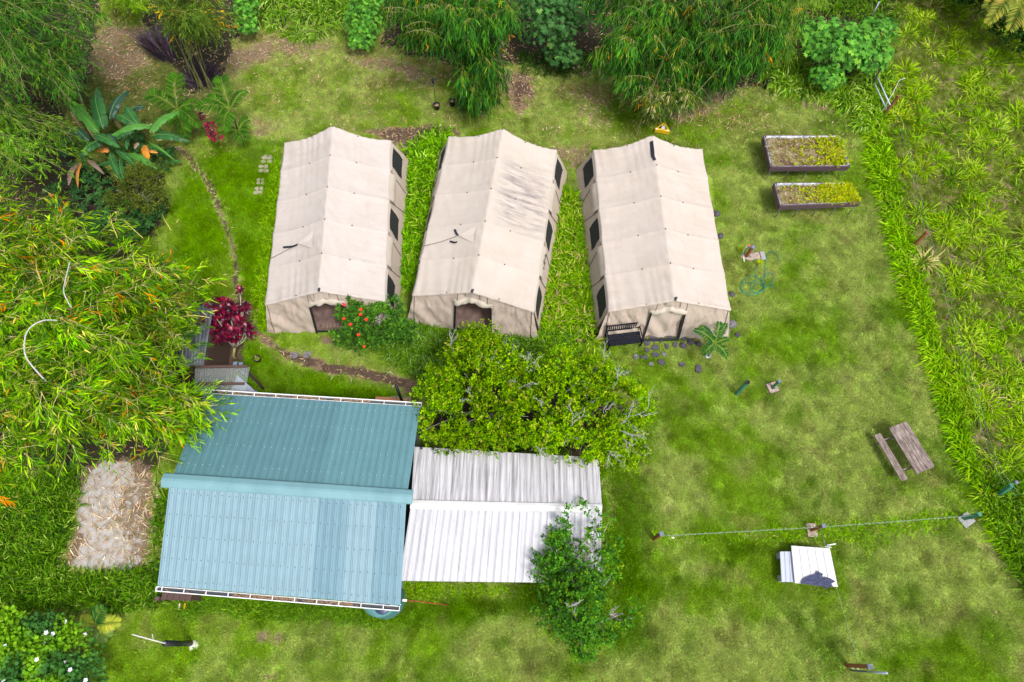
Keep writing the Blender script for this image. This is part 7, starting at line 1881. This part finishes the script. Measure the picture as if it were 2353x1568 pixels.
ros = [(430, 250), (520, 245), (620, 215), (700, 225), (640, 300), (760, 270), (830, 330), (470, 340), (400, 445), (560, 380), (655, 480), (735, 350), (850, 430), (930, 520), (965, 570), (560, 540), (620, 640), (700, 640), (800, 640), (905, 280), (510, 470), (690, 420), (480, 560), (360, 270), (580, 270), (590, 620), (770, 560), (860, 540), (680, 560), (400, 330)]
hub = W(*z8(800, 760), .9); m = MB(); m.tube([(b.x, b.y, 0), (b.x, b.y + .03, .4), tuple(hub)], [.06, .055, .045], 8); m.build('trunk', plain('cordyline_stem', (.30, .27, .10), .7, var=.3), t)
for k, q in enumerate(ros):
    zc = 1.9 + .35 * math.sin(k * 1.7) - .4 * (q[0] > 830) * .8; c = W(*z8(*q), zc); rosette(t, c, .35, 700 + k, 22, .105, br=.85)
    if k % 3 == 0 or q[0] > 820: m = MB(); m.tube([hub, hub.lerp(c, .5) + Vector((.05, 0, -.1)), c], [.03, .022, .014], 6); m.build('stem', plain('pale_cordyline_stem', (.36, .32, .24), .7), t)
c = W(*z8(860, 75), 2.1); rosette(t, c, .30, 760, 16, br=1.5); m = MB(); m.tube([hub, W(*z8(880, 400), 1.6), c], [.03, .02, .014], 6); m.build('stem', plain('pale_cordyline_stem', (.36, .32, .24), .7), t)
b = W(*z1(1420, 930), 0); t = thing('red_cordyline', 'small magenta leaved shrub between the two palms at upper left', 'shrub', (b.x, b.y, 0), 0, 'dark red shrubs')
for k, q in enumerate(((1345, 765), (1340, 800), (1385, 840), (1420, 830), (1460, 845), (1400, 905), (1430, 935), (1480, 925), (1440, 900), (1400, 860), (1425, 880), (1350, 785))):
    c = W(*z1(*q), 1.1 + .15 * math.sin(k)); rosette(t, c, .22, 780 + k, 14, .065, br=1.7); m = MB(); m.tube([(b.x, b.y, 0), tuple(c)], .014, 5); m.build('stem', M_STALK, t)

# ---- purple fountain grasses, dead twigs, small plants -----------------------
PUR = [(.045, .026, .045), (.022, .014, .022), (.13, .09, .13), (.05, .06, .03)]
for k, (base, reach, n, h, dx, lab) in enumerate(((z1(1130, 400), z1(960, 150), 1500, 1.7, (-.55, .75), 'large dark purple fountain grass leaning left at upper left'), (z1(1380, 560), z1(1400, 400), 800, 1.2, (.15, .5), 'smaller dark purple fountain grass above the palms'), (z1(1350, 580), z1(1240, 450), 300, 1.0, (-.8, .5), 'sparse dark purple grass leaning left above the palms'))):
    c = W(*base, 0); r = np.random.default_rng(800 + k); t = thing('purple_fountain_grass', lab, 'grass clump', (c.x, c.y, 0), 0, 'purple grasses'); a = r.uniform(0, 6.283, n)
    P = np.stack([c.x + r.normal(0, .18, n), c.y + r.normal(0, .12, n), np.zeros(n)], 1); D = np.stack([np.cos(a) * .45 + dx[0], np.sin(a) * .45 + dx[1] * .8, np.full(n, 1.1)], 1)
    foliage('blades', leaves(P, D, r.uniform(.5, 1.1, n) * h * 1.25, .022, palette(n, PUR, [4, 4, 2, 1.5], .2, r), .35, rng=r, tip=.5), t)
r = np.random.default_rng(820); b = W(150, 215, 0); t = thing('dead_twig_bush', 'leafless silvery twigs standing among dark bamboo canes at upper left', 'dead bush', (b.x, b.y, 0))
M_SILV = plain('silvery_twig', (.42, .42, .50), .7, var=.2)
for (a, za), (e, ze) in (((z1(455, 640), .3), (z1(210, 400), 2.6)), ((z1(560, 700), .3), (z1(420, 240), 2.8))):
    A, E = W(*a, za), W(*e, ze); m = MB(); pts = [A.lerp(E, s_) + Vector((0, 0, .25 * math.sin(math.pi * s_))) for s_ in np.linspace(0, 1, 7)]; m.tube(pts, list(np.linspace(.022, .006, 7)), 5)
    for j in range(16):
        p = A.lerp(E, r.uniform(.35, 1)) + Vector((0, 0, .1)); d = Vector(r.normal(0, 1, 3)); d.z = abs(d.z) * .6; d.normalize(); e_ = p + d * r.uniform(.25, .6); m.tube([p, p.lerp(e_, .5) + Vector(r.normal(0, .03, 3)), e_], [.009, .007, .004], 4, cap=False)
    m.build('branch', M_SILV, t)
zz5 = lambda x, y: (x / 2.24 * .766, (500 + y / 2.24) * .766)
m = MB(); pts = smooth([tuple(W(*zz5(*q), z)) for q, z in (((470, 640), 6.6), ((440, 760), 6.7), ((430, 850), 6.8), ((480, 950), 6.6))]); m.tube([tuple(p) for p in pts], .018, 6); bigT = [o for o in scene.objects if o.name == 'bamboo_clump'][0]; m.build('bare_cane', M_TWIG, bigT)
m = MB(); pts = smooth([tuple(W(*zz5(*q), z)) for q, z in (((390, 1035), 6.5), ((290, 1035), 6.8), ((200, 1085), 6.9), ((165, 1170), 6.9), ((175, 1280), 6.8), ((260, 1390), 6.6), ((310, 1440), 6.3))]); m.tube([tuple(p) for p in pts], .022, 6); m.build('bare_cane', M_TWIG, bigT)
for k, (a, b_, za) in enumerate((((1210, 1010), (1410, 1015), 4.6), ((740, 310), (790, 480), 5.6), ((560, 380), (610, 500), 5.8), ((1090, 320), (1150, 430), 5.0), ((830, 370), (960, 480), 5.4), ((240, 610), (290, 800), 6.2), ((330, 490), (480, 620), 6.2), ((650, 860), (700, 1100), 5.8), ((20, 1280), (280, 1200), 6.2), ((1000, 590), (1025, 720), 5.0), ((900, 560), (915, 690), 5.4))):
    A, E = W(*zz5(*a), za), W(*zz5(*b_), za + .1); m = MB(); m.tube([A, A.lerp(E, .5) + Vector((0, 0, .15)), E], .012, 5); m.build('bare_cane', plain('yellow_cane', (.50, .42, .10), .6), bigT)
r = np.random.default_rng(830)
c = W(*z_t(700, 620), 0)
foliage_o = foliage('wildflowers', leaves(np.concatenate([npW(*sample_poly([(2040, 190), (2110, 200), (2120, 300), (2060, 300)], 60, r), .35), npW(*sample_poly([(2120, 400), (2250, 400), (2250, 900), (2180, 860)], 30, r), .35)]), unit(r.normal(0, 1, (90, 3))), .05, .05, palette(90, [(.75, .55, .02)], [1], .1, r), 0, rng=r), None); setp(foliage_o, 'tiny yellow flowers in the meadow beyond the fence', 'flowers')

for o in list(scene.objects):
    if '_local' in o: del o['_local']
